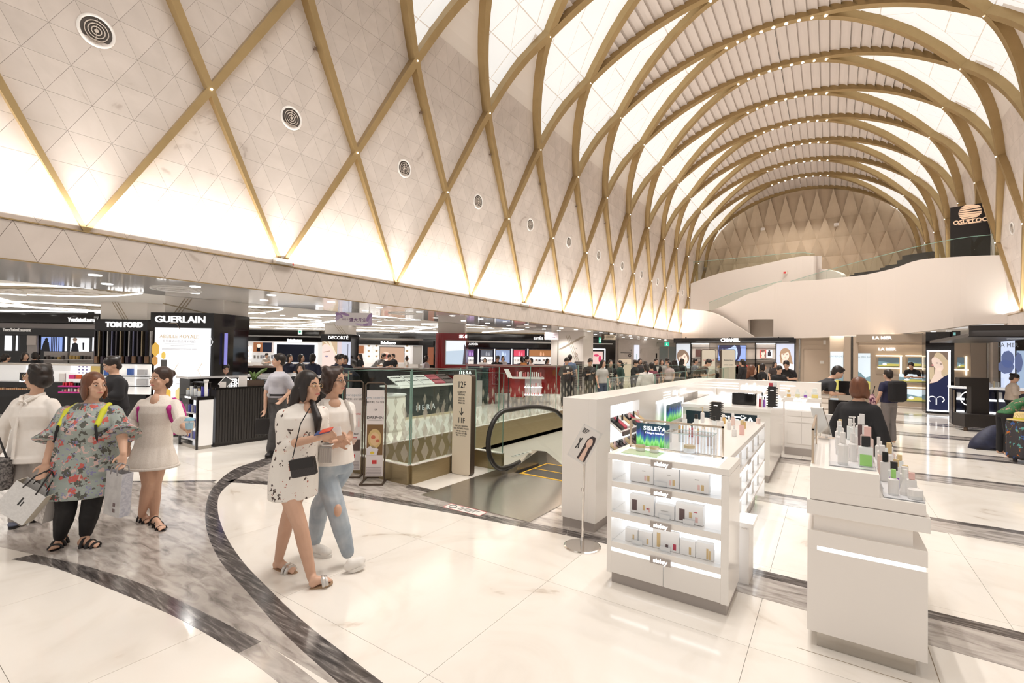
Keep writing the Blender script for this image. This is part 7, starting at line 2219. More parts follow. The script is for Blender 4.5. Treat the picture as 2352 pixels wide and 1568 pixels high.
# ---- round air nozzles in the left wall
VR = mat('nozzle_rim', (0.80, 0.76, 0.72), 0.35)
VD = mat('nozzle_dark', (0.09, 0.075, 0.065), 0.5)
VC = mat('nozzle_ring', (0.62, 0.54, 0.47), 0.35)
uv = _node['1'] + 0.14
def nozzle(side, y, lab):
 p = SK(side, uv, y, 0.0)
 x, z, nx, nz = sec(uv)
 n = Vector((-side * abs(nx), 0, nz if side * nx * -side > 0 else nz))
 n = Vector((XC - p.x, 0, 0)).normalized()
 t = thing('air_nozzle', lab, 'vent', p, 0, 'round air nozzles along the wall')
 t.rotation_euler = (0, (PI / 2 + 0.106) * (1 if side < 0 else -1), 0)
 MB().lathe([(0.0, 0.004), (0.16, 0.004), (0.16, 0.0)], 28).build('dark_bowl', VD, t)
 rg = []
 for i in range(28):
  a = 2 * PI * i / 28
  rg.append((0.178 * math.cos(a), 0.178 * math.sin(a), 0.008))
 MB().tube(rg, 0.019, 8, closed=True).build('rim', VR, t, smooth=True)
 for r in (0.12, 0.085, 0.05):
  MB().tube([(r * math.cos(2 * PI * i / 24), r * math.sin(2 * PI * i / 24), 0.014) for i in range(24)], 0.006, 6, closed=True).build('ring', VC, t)
 MB().lathe([(0.022, 0.004), (0.022, 0.02), (0.0, 0.022)], 12).build('hub', VC, t)
 B('spoke', VC, t, (-0.15, 0.15, -0.003, 0.003, 0.006, 0.011))
 return t
for k in range(0, 12):
 nozzle(-1, Y00 + SP * k, 'round ringed air nozzle in the left marble wall, %s from the near end' % ORD[k])
for k in range(7, 9):
 nozzle(1, Y00 + SP * k, 'round ringed air nozzle in the right wall, %s one' % ('nearer' if k == 7 else 'farther'))
SPR = mat('sprinkler', (0.2, 0.14, 0.1), 0.5)
for k in range(0, 12):
 t = thing('sprinkler', 'tiny side sprinkler high in the left wall above nozzle %s' % ORD[k], 'sprinkler', SK(-1, _node['1'] + 1.5, Y00 + SP * k + 0.35, 0), 0, 'wall sprinklers')
 B('stub', SPR, t, (0, 0.05, -0.015, 0.015, -0.015, 0.015))
 B('plate', SPR, t, (0.05, 0.055, -0.03, 0.03, -0.03, 0.03))
# ================================================================== people
TMP = bpy.data.scenes.new('modelling_scratch')
_jobs = []
class Body(MB):
 def cap(self, a, b, ra, rb, n=10):
  a, b = Vector(a), Vector(b)
  self.tube([a, a.lerp(b, 0.5), b], [ra, (ra + rb) / 2, rb], n)
  for p, r in ((a, ra), (b, rb)):
   self.ell(p, (r, r, r), n, 6)
  return self
 def chain(self, pts, rs):
  for (a, b), (ra, rb) in zip(zip(pts, pts[1:]), zip(rs, rs[1:])):
   self.cap(a, b, ra, rb)
  return self
 def ax(self, c, r, f, u, rad):
  M0 = self.M
  self.M = Matrix((r, f, u)).transposed().to_4x4()
  self.M.translation = c
  self.ell((0, 0, 0), rad, 14, 10)
  self.M = M0
  return self
 def loft(self, rows, r, f, n=18):
  """rows of (centre, half width, half depth)"""
  rg = []
  for c, a, b in rows:
   rg.append([Vector(c) + r * (a * math.cos(2 * PI * j / n)) + f * (b * math.sin(2 * PI * j / n)) for j in range(n)])
  return self.rings(rg)
def blob(name, mb, matl, parent, voxel, smooth=4):
 """soft-union of the shapes into one continuous skin"""
 me = bpy.data.meshes.new(name)
 me.from_pydata(mb.v, [], mb.f)
 tmp = bpy.data.objects.new('blob_tmp', me)
 TMP.collection.objects.link(tmp)
 rm = tmp.modifiers.new('r', 'REMESH')
 rm.mode = 'VOXEL'
 rm.voxel_size = voxel
 rm.use_smooth_shade = True
 if smooth:
  sm = tmp.modifiers.new('s', 'SMOOTH')
  sm.factor = 0.5
  sm.iterations = smooth
 o = bpy.data.objects.new(name, None)
 _jobs.append((tmp, name, matl, parent))
 bpy.data.objects.remove(o)
def flush():
 TMP.view_layers[0].update()
 dg = TMP.view_layers[0].depsgraph
 out = []
 for tmp, name, matl, parent in _jobs:
  me = bpy.data.meshes.new_from_object(tmp.evaluated_get(dg))
  me.name = name
  me.materials.clear()
  me.materials.append(matl)
  out.append(put(name, me, parent))
 for tmp, *_ in _jobs:
  bpy.data.objects.remove(tmp)
 _jobs.clear()
 return out
SKIN = noise_mat('skin', [(0.3, (0.60, 0.36, 0.25)), (0.7, (0.66, 0.41, 0.29))], 8, rough=0.5)
HBLK = noise_mat('hair_black', [(0.3, (0.012, 0.009, 0.008)), (0.7, (0.03, 0.02, 0.016))], 30, rough=0.4, stretch=(1, 1, 0.2))
HBRN = noise_mat('hair_brown', [(0.3, (0.10, 0.035, 0.015)), (0.7, (0.18, 0.065, 0.03))], 30, rough=0.4, stretch=(1, 1, 0.2))
EYEW = mat('eye_white', (0.8, 0.77, 0.74), 0.3)
LIPM = mat('lips', (0.50, 0.16, 0.13), 0.45)
UP = Vector((0, 0, 1))
def vec(a, b):
 """horizontal direction: a to the right in the picture, b towards the photographer"""
 f = Vector((_fwd.x, _fwd.y, 0)).normalized()
 v = _right0 * a - f * b
 return v.normalized()
def head(bd, C, f, s=1.0, tilt=0.0):
 r = f.cross(UP).normalized()
 f = (f * math.cos(tilt) + UP * math.sin(tilt)).normalized()
 u = r.cross(f).normalized()
 bd.ax(C + (u * .02 - f * .01) * s, r, f, u, (.073 * s, .092 * s, .096 * s))
 bd.ax(C + (u * -.05 + f * .024) * s, r, f, u, (.055 * s, .06 * s, .058 * s))
 bd.ax(C + (u * -.092 + f * .058) * s, r, f, u, (.023 * s, .02 * s, .018 * s))
 bd.cap(C + (f * .080 + u * .02) * s, C + (f * .098 - u * .022) * s, .008 * s, .0135 * s, 8)
 bd.ax(C + (f * .078 - u * .058) * s, r, f, u, (.024 * s, .012 * s, .012 * s))
 for k in (-1, 1):
  bd.ax(C + (r * .073 * k - f * .008 - u * .012) * s, r, f, u, (.011 * s, .02 * s, .031 * s))
  bd.ax(C + (r * .038 * k + f * .058 - u * .03) * s, r, f, u, (.022 * s, .02 * s, .022 * s))
 return r, f, u
def face_bits(parent, C, r, f, u, s=1.0, glasses=None, brow=HBLK):
 for k in (-1, 1):
  e = C + (r * .031 * k + f * .0795 + u * .008) * s
  MB().ell(e, (.011 * s, .011 * s, .006 * s), 10, 6).build('eye', EYEW, parent, smooth=True)
  MB().ell(e + f * .0045 * s, (.008 * s, .008 * s, .0062 * s), 8, 6).build('iris', HBLK, parent, smooth=True)
  MB().tube([C + (r * .016 * k + f * .086 + u * .027) * s, C + (r * .032 * k + f * .083 + u * .033) * s, C + (r * .05 * k + f * .072 + u * .027) * s], .0035 * s, 5).build('eyebrow', brow, parent)
 MB().tube([C + (r * -.022 + f * .085 - u * .057) * s, C + (f * .093 - u * .055) * s, C + (r * .022 + f * .085 - u * .057) * s], [.004 * s, .007 * s, .004 * s], 6).build('lips', LIPM, parent)
 if glasses:
  m = MB()
  for k in (-1, 1):
   c = C + (r * .031 * k + f * .090 + u * .006) * s
   m.tube([c + (r * .020 * math.cos(a * PI / 8) + u * .015 * math.sin(a * PI / 8)) * s for a in range(16)], .0014 * s, 4, closed=True)
   m.tube([c + r * .020 * k * s, C + (r * .074 * k - f * .0 + u * .008) * s], .002 * s, 4)
  m.tube([C + (r * -.009 + f * .094 + u * .008) * s, C + (r * .009 + f * .094 + u * .008) * s], .002 * s, 4)
  m.build('glasses', glasses, parent)
def hair(C, r, f, u, kind, s=1.0):
 h = Body()
 h.ax(C + (u * .033 - f * .020) * s, r, f, u, (.084 * s, .096 * s, .096 * s))
 if kind in ('bob', 'fluffy'):
  k = 1.12 if kind == 'fluffy' else 1.0
  h.ax(C + (-u * .035 - f * .045) * s, r, f, u, (.085 * s * k, .068 * s * k, .085 * s))
  for q in (-1, 1):
   h.ax(C + (r * .074 * q - u * (.055 if kind == 'bob' else .01) + f * .002) * s, r, f, u, (.018 * s, .042 * s, .07 * s))
  if kind == 'fluffy':
   for i in range(14):
    a = 2 * PI * i / 14
    h.ax(C + (u * (.07 + .03 * math.sin(a * 2)) - f * (.02 + .05 * math.sin(a)) + r * .065 * math.cos(a)) * s, r, f, u, (.034 * s, .036 * s, .034 * s))
 if kind == 'crop':
  h.ax(C + (-u * .02 - f * .055) * s, r, f, u, (.076 * s, .05 * s, .07 * s))
  h.ax(C + (u * .088 + f * .035) * s, r, f, u, (.06 * s, .05 * s, .024 * s))
 if kind in ('long', 'pony', 'bun'):
  h.ax(C + (-u * .03 - f * .05) * s, r, f, u, (.078 * s, .056 * s, .078 * s))
 if kind == 'long':
  for q in (-1, 0, 1):
   h.chain([C + (r * .05 * q - f * .06 - u * .03) * s, C + (r * .06 * q - f * .085 - u * .17) * s, C + (r * .05 * q - f * .09 - u * .33) * s], [.045 * s, .042 * s, .018 * s])
  for q in (-1, 1):
   h.ax(C + (r * .072 * q - u * .03 + f * .012) * s, r, f, u, (.016 * s, .04 * s, .09 * s))
 if kind == 'pony':
  h.chain([C + (-f * .11 + u * .02) * s, C + (-f * .145 - u * .08) * s, C + (-f * .12 - u * .2) * s], [.03 * s, .034 * s, .012 * s])
 if kind == 'bun':
  h.ax(C + (-f * .11 + u * .05) * s, r, f, u, (.042 * s, .042 * s, .042 * s))
 return h
def hand(bd, W, tip, side, s=1.0, curl=0.5):
 """palm, four unequal fingers with a bend, thumb from the side of the palm"""
 d = (tip - W).normalized()
 n = side - d * side.dot(d)
 n = n.normalized() if n.length > 1e-3 else d.orthogonal().normalized()
 t = d.cross(n).normalized()       # across the knuckles
 bd.ax(W + d * .042 * s, t, d, n, (.036 * s, .05 * s, .016 * s))
 for i, l in enumerate((.062, .072, .067, .052)):
  b = W + (d * .082 + t * (.026 - .0175 * i)) * s
  m = b + (d * math.cos(curl * .6) + n * math.sin(curl * .6)) * l * .5 * s
  e = m + (d * math.cos(curl * 1.6) + n * math.sin(curl * 1.6)) * l * .55 * s
  bd.chain([b - d * .02 * s, m, e], [.0095 * s, .009 * s, .0075 * s])
 b = W + (d * .03 + t * .03) * s
 m = b + (d * .6 + t * .6 + n * .35).normalized() * .035 * s
 e = m + (d * .85 + t * .1 + n * .5).normalized() * .03 * s
 bd.chain([b, m, e], [.012 * s, .0105 * s, .0085 * s])
def foot(bd, A, heel, toe, s=1.0):
 d = (toe - heel).normalized()
 t = d.cross(UP).normalized()
 L = (toe - heel).length
 up = t.cross(d).normalized()
 bd.ax(heel + d * .03 * s + up * .035 * s, t, d, up, (.03 * s, .035 * s, .034 * s))
 bd.chain([A, heel + d * L * .3 + up * .045 * s, heel + d * L * .68 + up * .026 * s], [.034 * s, .034 * s, .028 * s])
 bd.ax(heel + d * L * .72 + up * .02 * s, t, d, up, (.042 * s, L * .22, .019 * s))
 for i in range(5):
  c = heel + d * (L * (.93 - .035 * i * (0.6 + 0.2 * i))) + t * (.028 - .0145 * i) * s + up * .014 * s
  bd.ax(c, t, d, up, (.0095 * s - .0006 * i, .02 * s, .010 * s))
 return d, t, up, L
def sandal(parent, foot_, heel, matl, strapm, straps, thick=.018):
 d, t, up, L = foot_
 pts = []
 for i in range(20):
  a = 2 * PI * i / 20
  w = .036 + .012 * math.cos(a)
  pts.append(heel + d * (L * .5 + (L * .54) * math.cos(a)) + t * w * math.sin(a) - up * thick)
 sole = MB().prism([tuple(p) for p in pts], tuple(up * (thick + .002))).build('sole', matl, parent)
 for k, w, h in straps:
  ring = []
  for i in range(11):
   a = PI * i / 10
   ring.append(heel + d * L * k + t * .046 * math.cos(a) + up * h * math.sin(a))
  MB().tube(ring, w, 6).build('strap', strapm, sole)
def shoe(parent, name, A, heel, toe, matl, solem, s=1.0, voxel=.008):
 b = Body()
 d = (toe - heel).normalized()
 t = d.cross(UP).normalized()
 up = t.cross(d).normalized()
 L = (toe - heel).length
 b.ax(heel + d * .035 * s + up * .055 * s, t, d, up, (.040 * s, .045 * s, .05 * s))
 b.ax(heel + d * L * .45 + up * .05 * s, t, d, up, (.042 * s, .09 * s, .045 * s))
 b.ax(heel + d * L * .74 + up * .038 * s, t, d, up, (.048 * s, L * .26, .036 * s))
 blob(name, b, matl, parent, voxel, 3)
 pts = [heel + d * (L * .5 + L * .53 * math.cos(2 * PI * i / 20)) + t * (.046 + .006 * math.cos(2 * PI * i / 20)) * s * math.sin(2 * PI * i / 20) for i in range(20)]
 MB().prism([tuple(p) for p in pts], tuple(up * .025 * s)).build('shoe_sole', solem, parent)
class Fig:
 """a person built from joints; all points relative to the feet"""
 def __init__(self, label, root, d, fb, fh, voxel=.008, s=1.0):
  self.t = thing('person', label, 'person', root)
  self.root, self.d, self.v, self.s = Vector(root), d, voxel, s
  self.f, self.fh = fb, fh
  self.r = fb.cross(UP).normalized()
 def J(self, px, py, dd=0.0):
  return D(px, py, self.d + dd) - self.root
 def G(self, px, py, z=0.0):
  return FL(px, py, z) - self.root
 def trunk(self, N, P, sh=.165, hip=.145, chest=.115, waist=.8, girth=1.0):
  """rows of rings from hips to neck"""
  self.N, self.P = N, P
  ax = N - P
  g = girth
  rows = [(P - UP * .06, hip * .8, chest * .85 * g), (P + ax * .04, hip * g, chest * 1.02 * g), (P + ax * .25, hip * .93 * g, chest * .95 * g), (P + ax * .45, sh * waist * .88 * g, chest * .86 * g),
    (P + ax * .68, sh * .90 * g, chest * 1.0 * g), (P + ax * .82, sh * .96, chest * .88), (P + ax * .91, sh * .80, chest * .66), (P + ax * .965, sh * .52, chest * .52), (P + ax * 1.01, sh * .36, chest * .46)]
  self.sh = sh
  self.S = {1: N - UP * .085 + self.r * sh * .90, 2: N - UP * .085 - self.r * sh * .90}
  self.Hp = {1: P - UP * .03 + self.r * hip * .55, 2: P - UP * .03 - self.r * hip * .55}
  return rows
def fig_body(F, C, N, P, E, W, T, K, A, feet, girth=1.0, sh=.165, hip=.145, tilt=0.0, hair_kind='bob', hairm=HBLK, glasses=None, bare=True, armr=1.0, legr=1.0, curl=.6, shoes=False, chest=.115, hands=True):
 """body mesh + hair; returns helper data"""
 s = F.s
 b = Body()
 rows = F.trunk(N, P, sh, hip, chest, girth=girth)
 b.loft(rows, F.r, F.f)
 r, f, u = head(b, C, F.fh, s, tilt)
 b.cap(N - UP * .02, C - u * .07 * s - f * .012, .052 * s, .048 * s)
 for k in (1, 2):
  if E.get(k) is not None:
   b.chain([F.S[k], E[k], W[k]], [.046 * armr, .037 * armr, .026])
   if hands:
    hand(b, W[k], T[k], (C * 0 + F.f) if k == 1 else F.f, s, curl)
  if K.get(k) is not None:
   b.chain([F.Hp[k], K[k], K[k].lerp(A[k], .35), A[k]], [.078 * legr, .053 * legr, .052 * legr, .034])
 ft = {}
 for k in (1, 2):
  if feet.get(k) and not shoes:
   ft[k] = foot(b, A[k], feet[k][0], feet[k][1])
 blob('body', b, SKIN, F.t, F.v, 3)
 if hair_kind:
  blob('hair', hair(C, r, f, u, hair_kind, s), hairm, F.t, F.v, 2)
 face_bits(F.t, C, r, f, u, s, glasses, hairm)
 F.rows, F.K, F.A, F.E, F.W, F.C = rows, K, A, E, W, C
 F.h = (r, f, u)
 return ft
def top(F, matl, grow=.018, z_low=None, sleeve=.55, sl_r=(.065, .062), name='top', flare=0, hem=None, sleeves=(1, 2), low_t=0.0, bell=0, neck=1.05):
 """upper garment over the trunk, with sleeves; hem = extra rings below the hips"""
 b = Body()
 N, P = F.N, F.P
 rows = []
 if hem:
  for dz, a, c in hem[::-1]:
   rows.append((P - UP * dz + F.f * 0, a, c))
 for c, a, d in F.rows:
  t = (c - P).dot(N - P) / (N - P).length_squared
  if t >= low_t - (0 if hem else 0.0) and t <= neck and not (hem and t < 0):
   gg = grow * (1 if t < .9 else .5)
   rows.append((c, a + gg, d + gg))
 b.loft(rows, F.r, F.f, 24)
 for k in sleeves:
  if F.E.get(k) is None:
   continue
  a, e = F.S[k], F.E[k]
  if sleeve <= 1:
   b.chain([a, a.lerp(e, sleeve)], [sl_r[0], sl_r[1]])
  else:
   w = e.lerp(F.W[k], sleeve - 1)
   b.chain([a, e, w], [sl_r[0], sl_r[1], sl_r[1] * .92])
   if bell:
    b.cap(w.lerp(e, .5), w, sl_r[1], bell)
 blob(name, b, matl, F.t, F.v, 4)
def trousers(F, matl, grow=.02, to=1.0, name='trousers', hip=True, ankle=.02, flare=0.0):
 b = Body()
 P = F.P
 if hip:
  b.loft([(c, a + grow * .8, d + grow * .8) for c, a, d in F.rows[:3]], F.r, F.f)
 for k in (1, 2):
  if F.K.get(k) is None:
   continue
  e = F.K[k].lerp(F.A[k], to)
  b.chain([F.Hp[k], F.K[k], F.K[k].lerp(F.A[k], .4 * to), e], [.082 + grow * .6, .055 + grow, .052 + grow, .036 + ankle + flare])
 blob(name, b, matl, F.t, F.v, 4)
def scoop(F, w=.05, h=.06):
 """bare skin in the neckline"""
 b = Body().ax(F.N - UP * (h * .75) + F.f * .055, F.r, F.f, UP, (w, .05, h))
 b.build('neckline', SKIN, F.t, smooth=True)
def spots(name, base, layers, rough=0.7, scale=9):
 """printed cloth: voronoi motifs over a base colour; layers of (scale, radius, colour, seed)"""
 m = mat(name, base, rough)
 nt, b, N, L = nodes(m)
 tc = N('ShaderNodeTexCoord')
 cur = None
 for sc, rad, col, seed in layers:
  mp = N('ShaderNodeMapping')
  mp.inputs['Location'].default_value = (seed, seed * 1.7, seed * 0.6)
  L(tc.outputs['Object'], mp.inputs[0])
  nz = N('ShaderNodeTexNoise')
  nz.inputs['Scale'].default_value = sc * 2.2
  mv = N('ShaderNodeVectorMath')
  mv.operation = 'MULTIPLY_ADD'
  mv.inputs[1].default_value = (0.12, 0.12, 0.12)
  L(mp.outputs[0], nz.inputs['Vector'])
  L(nz.outputs['Color'], mv.inputs[0])
  L(mp.outputs[0], mv.inputs[2])
  vo = N('ShaderNodeTexVoronoi')
  vo.inputs['Scale'].default_value = sc
  L(mv.outputs[0], vo.inputs['Vector'])
  lt = N('ShaderNodeMath')
  lt.operation = 'LESS_THAN'
  lt.inputs[1].default_value = rad
  L(vo.outputs['Distance'], lt.inputs[0])
  mx = N('ShaderNodeMix')
  mx.data_type = 'RGBA'
  L(lt.outputs[0], mx.inputs['Factor'])
  if cur is None:
   mx.inputs['A'].default_value = (*base, 1)
  else:
   L(cur, mx.inputs['A'])
  mx.inputs['B'].default_value = (*col, 1)
  cur = mx.outputs['Result']
 L(cur, b.inputs['Base Color'])
 return m
WCLOTH = noise_mat('white_cloth', [(0.3, (0.82, 0.76, 0.70)), (0.7, (0.87, 0.82, 0.77))], 12, rough=0.8)
LACE = noise_mat('cream_lace', [(0.35, (0.76, 0.68, 0.61)), (0.5, (0.85, 0.78, 0.71)), (0.8, (0.88, 0.82, 0.76))], 160, rough=0.85)
DENIM = noise_mat('light_denim', [(0.3, (0.27, 0.32, 0.38)), (0.5, (0.38, 0.43, 0.48)), (0.7, (0.50, 0.54, 0.57)), (0.78, (0.72, 0.68, 0.65))], 6, rough=0.85)
FLORAL = spots('floral_cloth', (0.33, 0.37, 0.34), [(13, 0.40, (0.10, 0.10, 0.085), 1.0), (11, 0.30, (0.55, 0.12, 0.10), 3.3), (12, 0.27, (0.62, 0.44, 0.40), 5.1), (17, 0.24, (0.25, 0.24, 0.42), 7.7)])
INSECT = spots('insect_print_cloth', (0.86, 0.81, 0.75), [(13, 0.19, (0.10, 0.07, 0.06), 2.0), (14, 0.13, (0.45, 0.14, 0.10), 4.6)])
GREYT = noise_mat('grey_trousers', [(0.3, (0.40, 0.36, 0.33)), (0.7, (0.46, 0.42, 0.39))], 10, rough=0.8)
BLKC = noise_mat('black_cloth', [(0.3, (0.012, 0.011, 0.012)), (0.7, (0.022, 0.02, 0.021))], 10, rough=0.8)
SHIRTB = noise_mat('pale_blue_shirt', [(0.3, (0.46, 0.45, 0.50)), (0.7, (0.54, 0.53, 0.57))], 12, rough=0.8)
SLACK = noise_mat('charcoal_slacks', [(0.3, (0.075, 0.07, 0.072)), (0.7, (0.105, 0.10, 0.10))], 10, rough=0.8)
MAGENTA = mat('magenta_strap', (0.52, 0.03, 0.26), 0.7)
LIME = mat('lime_strap', (0.62, 0.62, 0.04), 0.7)
LEATH = mat('black_leather', (0.02, 0.017, 0.017), 0.45)
SILVL = mat('silver_leather', (0.62, 0.58, 0.54), 0.25, 0.6)
CORK = mat('cork_sole', (0.42, 0.28, 0.17), 0.8)
SNEAK = mat('white_sneaker', (0.80, 0.76, 0.71), 0.5)
XR_ = lambda *p: Vector(p)
# ---- woman in printed white shirt dress
A = Fig('woman in loose white shirt dress with insect print and silver sandals, reading papers', FL(690, 1330), 3.62, vec(.78, .62), vec(.95, .30))
E = {1: A.J(655, 1022, -.12), 2: A.J(738, 1010, .12)}
Wr = {1: A.J(733, 1004, -.20), 2: A.J(770, 1000, -.02)}
ft = fig_body(A, A.J(709, 887), A.J(697, 926), A.J(675, 1085), E, Wr, {1: A.J(752, 997, -.2), 2: A.J(790, 1000, -.05)}, {1: A.J(690, 1208, -.14), 2: A.J(660, 1192, .08)}, {1: A.J(716, 1326, -.10), 2: A.J(640, 1284, .12)},
              {1: (A.G(712, 1352), A.G(762, 1342) + UP * .03), 2: (A.G(629, 1304), A.G(680, 1316))}, hair_kind='long', glasses=mat('gold_wire', (0.6, 0.42, 0.2), 0.3, 0.8))
top(A, INSECT, .035, hem=[(.06, .185, .155), (.12, .185, .155), (.18, .183, .152)], sleeve=1.12, sl_r=(.058, .066), name='shirt_dress')
scoop(A, .045, .07)
sandal(A.t, ft[1], A.G(712, 1352), CORK, SILVL, ((.62, .016, .05), (.74, .016, .042)))
sandal(A.t, ft[2], A.G(629, 1304), CORK, SILVL, ((.60, .016, .05), (.74, .016, .042)))
b = Body()
b.chain([A.J(716, 918, -.02), A.J(730, 962, -.09), A.J(728, 1008, -.06)], [.02, .032, .012])
blob('front_hair', b, HBLK, A.t, .008, 2)
c0 = A.J(697, 1072, -.27)
hb_ = thing('handbag', 'small black quilted handbag at the hip of the woman in white shirt dress', 'handbag', A.root + c0, math.atan2(_right0.y, _right0.x))
o = B('bag_body', noise_mat('quilted_black', [(0.45, (0.015, 0.013, 0.013)), (0.55, (0.06, 0.05, 0.05))], 60, rough=0.4, wave=0.5), hb_, (-.09, .09, -.025, .025, -.065, .065), bevel=.012)
o.rotation_euler = (0, -.2, 0)
o = B('flap', LEATH, hb_, (-.085, .085, -.03, -.024, -.005, .066), bevel=.003)
o.rotation_euler = (0, -.2, 0)
MB().tube([(-.08, 0, .06), (-.05, .05, .3), (.02, .09, .45)], .004, 5).build('strap', LEATH, hb_)
bk = thing('passport', 'blue and red passport booklet in the hand of the woman in white shirt dress', 'passport', A.root + A.J(745, 992, -.24), math.atan2(_right0.y, _right0.x))
o = B('cover', mat('passport_navy', (0.05, 0.08, 0.22), 0.5), bk, (-.06, .05, -.04, .04, 0, .008))
o.rotation_euler = (.2, -.25, 0)
o = B('red_sleeve', mat('passport_red', (0.62, 0.08, 0.04), 0.5), bk, (-.02, .06, -.045, .035, .008, .014))
o.rotation_euler = (.2, -.25, 0)
bk = thing('paper_slip', 'white folded paper held beside the passport', 'paper', A.root + A.J(770, 992, -.16), math.atan2(_right0.y, _right0.x))
o = B('sheet', CW, bk, (-.045, .045, -.003, .003, -.03, .035))
o.rotation_euler = (0, -.15, 0)
o = B('fold', CW, bk, (-.045, .045, .003, .012, -.03, -.026))
o.rotation_euler = (0, -.15, 0)
# ---- short-haired companion in ripped jeans
Bw = Fig('short-haired woman in white tee and ripped light jeans walking behind her companion', FL(772, 1292), 3.95, vec(.66, .75), vec(.97, .22))
E = {1: Bw.J(741, 1000, -.04), 2: Bw.J(800, 1006, .0)}
Wr = {1: Bw.J(772, 1022, -.18), 2: Bw.J(772, 1016, -.18)}
fig_body(Bw, Bw.J(768, 875), Bw.J(762, 916), Bw.J(766, 1068), E, Wr, {1: Bw.J(800, 1010, -.2), 2: Bw.J(750, 1030, -.22)}, {1: Bw.J(775, 1178, -.16), 2: Bw.J(735, 1160, .05)}, {1: Bw.J(800, 1272, -.10), 2: Bw.J(722, 1246, .12)}, {}, hair_kind='fluffy', hairm=noise_mat('hair_dark_brown', [(0.3, (0.025, 0.013, 0.009)), (0.7, (0.06, 0.03, 0.02))], 30, rough=0.45), glasses=mat('dark_frame', (0.03, 0.02, 0.02), 0.4), shoes=True)
top(Bw, WCLOTH, .028, sleeve=.6, sl_r=(.056, .064), name='t_shirt', low_t=-.05)
scoop(Bw, .055, .05)
trousers(Bw, DENIM, .020, .95, name='jeans', ankle=.016)
shoe(Bw.t, 'sneaker', Bw.A[1], Bw.G(800, 1315), Bw.G(838, 1306) + UP * .03, SNEAK, SNEAK)
shoe(Bw.t, 'sneaker', Bw.A[2], Bw.G(712, 1270), Bw.G(760, 1280), SNEAK, SNEAK)
m = MB().ell(Bw.J(776, 1172, -.235), (.03, .03, .05), 10, 8)
m.build('bare_knee', SKIN, Bw.t, smooth=True)
b = Body()
b.chain([Bw.N + Bw.r * .10 + Bw.f * .05 - UP * .02, Bw.N + Bw.r * .12 + Bw.f * .12 - UP * .12, Bw.N + Bw.r * .14 + Bw.f * .10 - UP * .26], [.018, .018, .018])
b.chain([Bw.N - Bw.r * .10 + Bw.f * .05 - UP * .02, Bw.N - Bw.r * .12 + Bw.f * .12 - UP * .12, Bw.N - Bw.r * .14 + Bw.f * .10 - UP * .26], [.018, .018, .018])
blob('backpack_straps', b, mat('pale_grey_strap', (0.55, 0.51, 0.47), 0.8), Bw.t, .008, 2)
ph = thing('mobile_phone', 'white phone in the hand of the short-haired woman', 'phone', Bw.root + Bw.J(752, 1022, -.26), math.atan2(_right0.y, _right0.x))
o = B('case', CW, ph, (-.035, .045, -.03, .03, 0, .009), bevel=.003)
o = B('screen', PRINT, ph, (-.03, .04, -.026, .026, .009, .0095))
pu = thing('striped_pouch', 'small grey striped pouch hanging between the two walking women', 'pouch', Bw.root + Bw.J(748, 1042, -.28), math.atan2(_right0.y, _right0.x))
o = B('pouch_body', noise_mat('stripe_pouch', [(0.45, (0.30, 0.27, 0.25)), (0.55, (0.55, 0.50, 0.46))], 40, rough=0.7, wave=0.3), pu, (-.05, .05, -.02, .02, -.07, .05), bevel=.012)
B('zip', SIL, pu, (-.05, .05, -.006, .006, .05, .056))
# ---- man in pale blue shirt
M_ = Fig('man in pale blue short-sleeved shirt and charcoal slacks carrying a dark case', FL(634, 1042), 7.75, vec(-.5, .86), vec(-.85, .5), voxel=.011)
E = {1: M_.J(611, 900, -.02), 2: M_.J(672, 893, -.02)}
Wr = {1: M_.J(609, 938, -.1), 2: M_.J(652, 914, -.16)}
fig_body(M_, M_.J(640, 828), M_.J(642, 853), M_.J(637, 915), E, Wr, {1: M_.J(607, 950, -.12), 2: M_.J(643, 924, -.18)}, {1: M_.J(632, 972, -.05), 2: M_.J(656, 976, .05)}, {1: M_.J(622, 1032, .02), 2: M_.J(652, 1030, .1)}, {}, hair_kind='crop', shoes=True, sh=.19, hip=.15)
top(M_, SHIRTB, .026, sleeve=.72, sl_r=(.062, .068), name='shirt')
trousers(M_, SLACK, .025, 1.0, name='slacks', ankle=.035)
shoe(M_.t, 'dress_shoe', M_.A[1], M_.G(624, 1047), M_.G(612, 1053), LEATH, LEATH, voxel=.012)
shoe(M_.t, 'dress_shoe', M_.A[2], M_.G(656, 1038), M_.G(644, 1046), LEATH, LEATH, voxel=.012)
m = MB().loft if False else Body().loft([(M_.P + UP * .055, .19, .15), (M_.P + UP * .085, .19, .15)], M_.r, M_.f)
m.build('belt', LEATH, M_.t)
MB().box(-.03, .03, -.01, .01, -.02, .02).build('buckle', SIL, M_.t).location = M_.P + UP * .07 + M_.f * .155
cse = thing('document_case', 'dark case hanging from the hand of the man in pale blue shirt', 'case', M_.root + M_.J(605, 975, -.05), .9)
B('case_body', LEATH, cse, (-.12, .12, -.02, .02, -.16, .10), bevel=.01)
MB().tube([(-.05, 0, .10), (-.04, 0, .17), (.04, 0, .17), (.05, 0, .10)], .006, 5).build('handle', LEATH, cse)
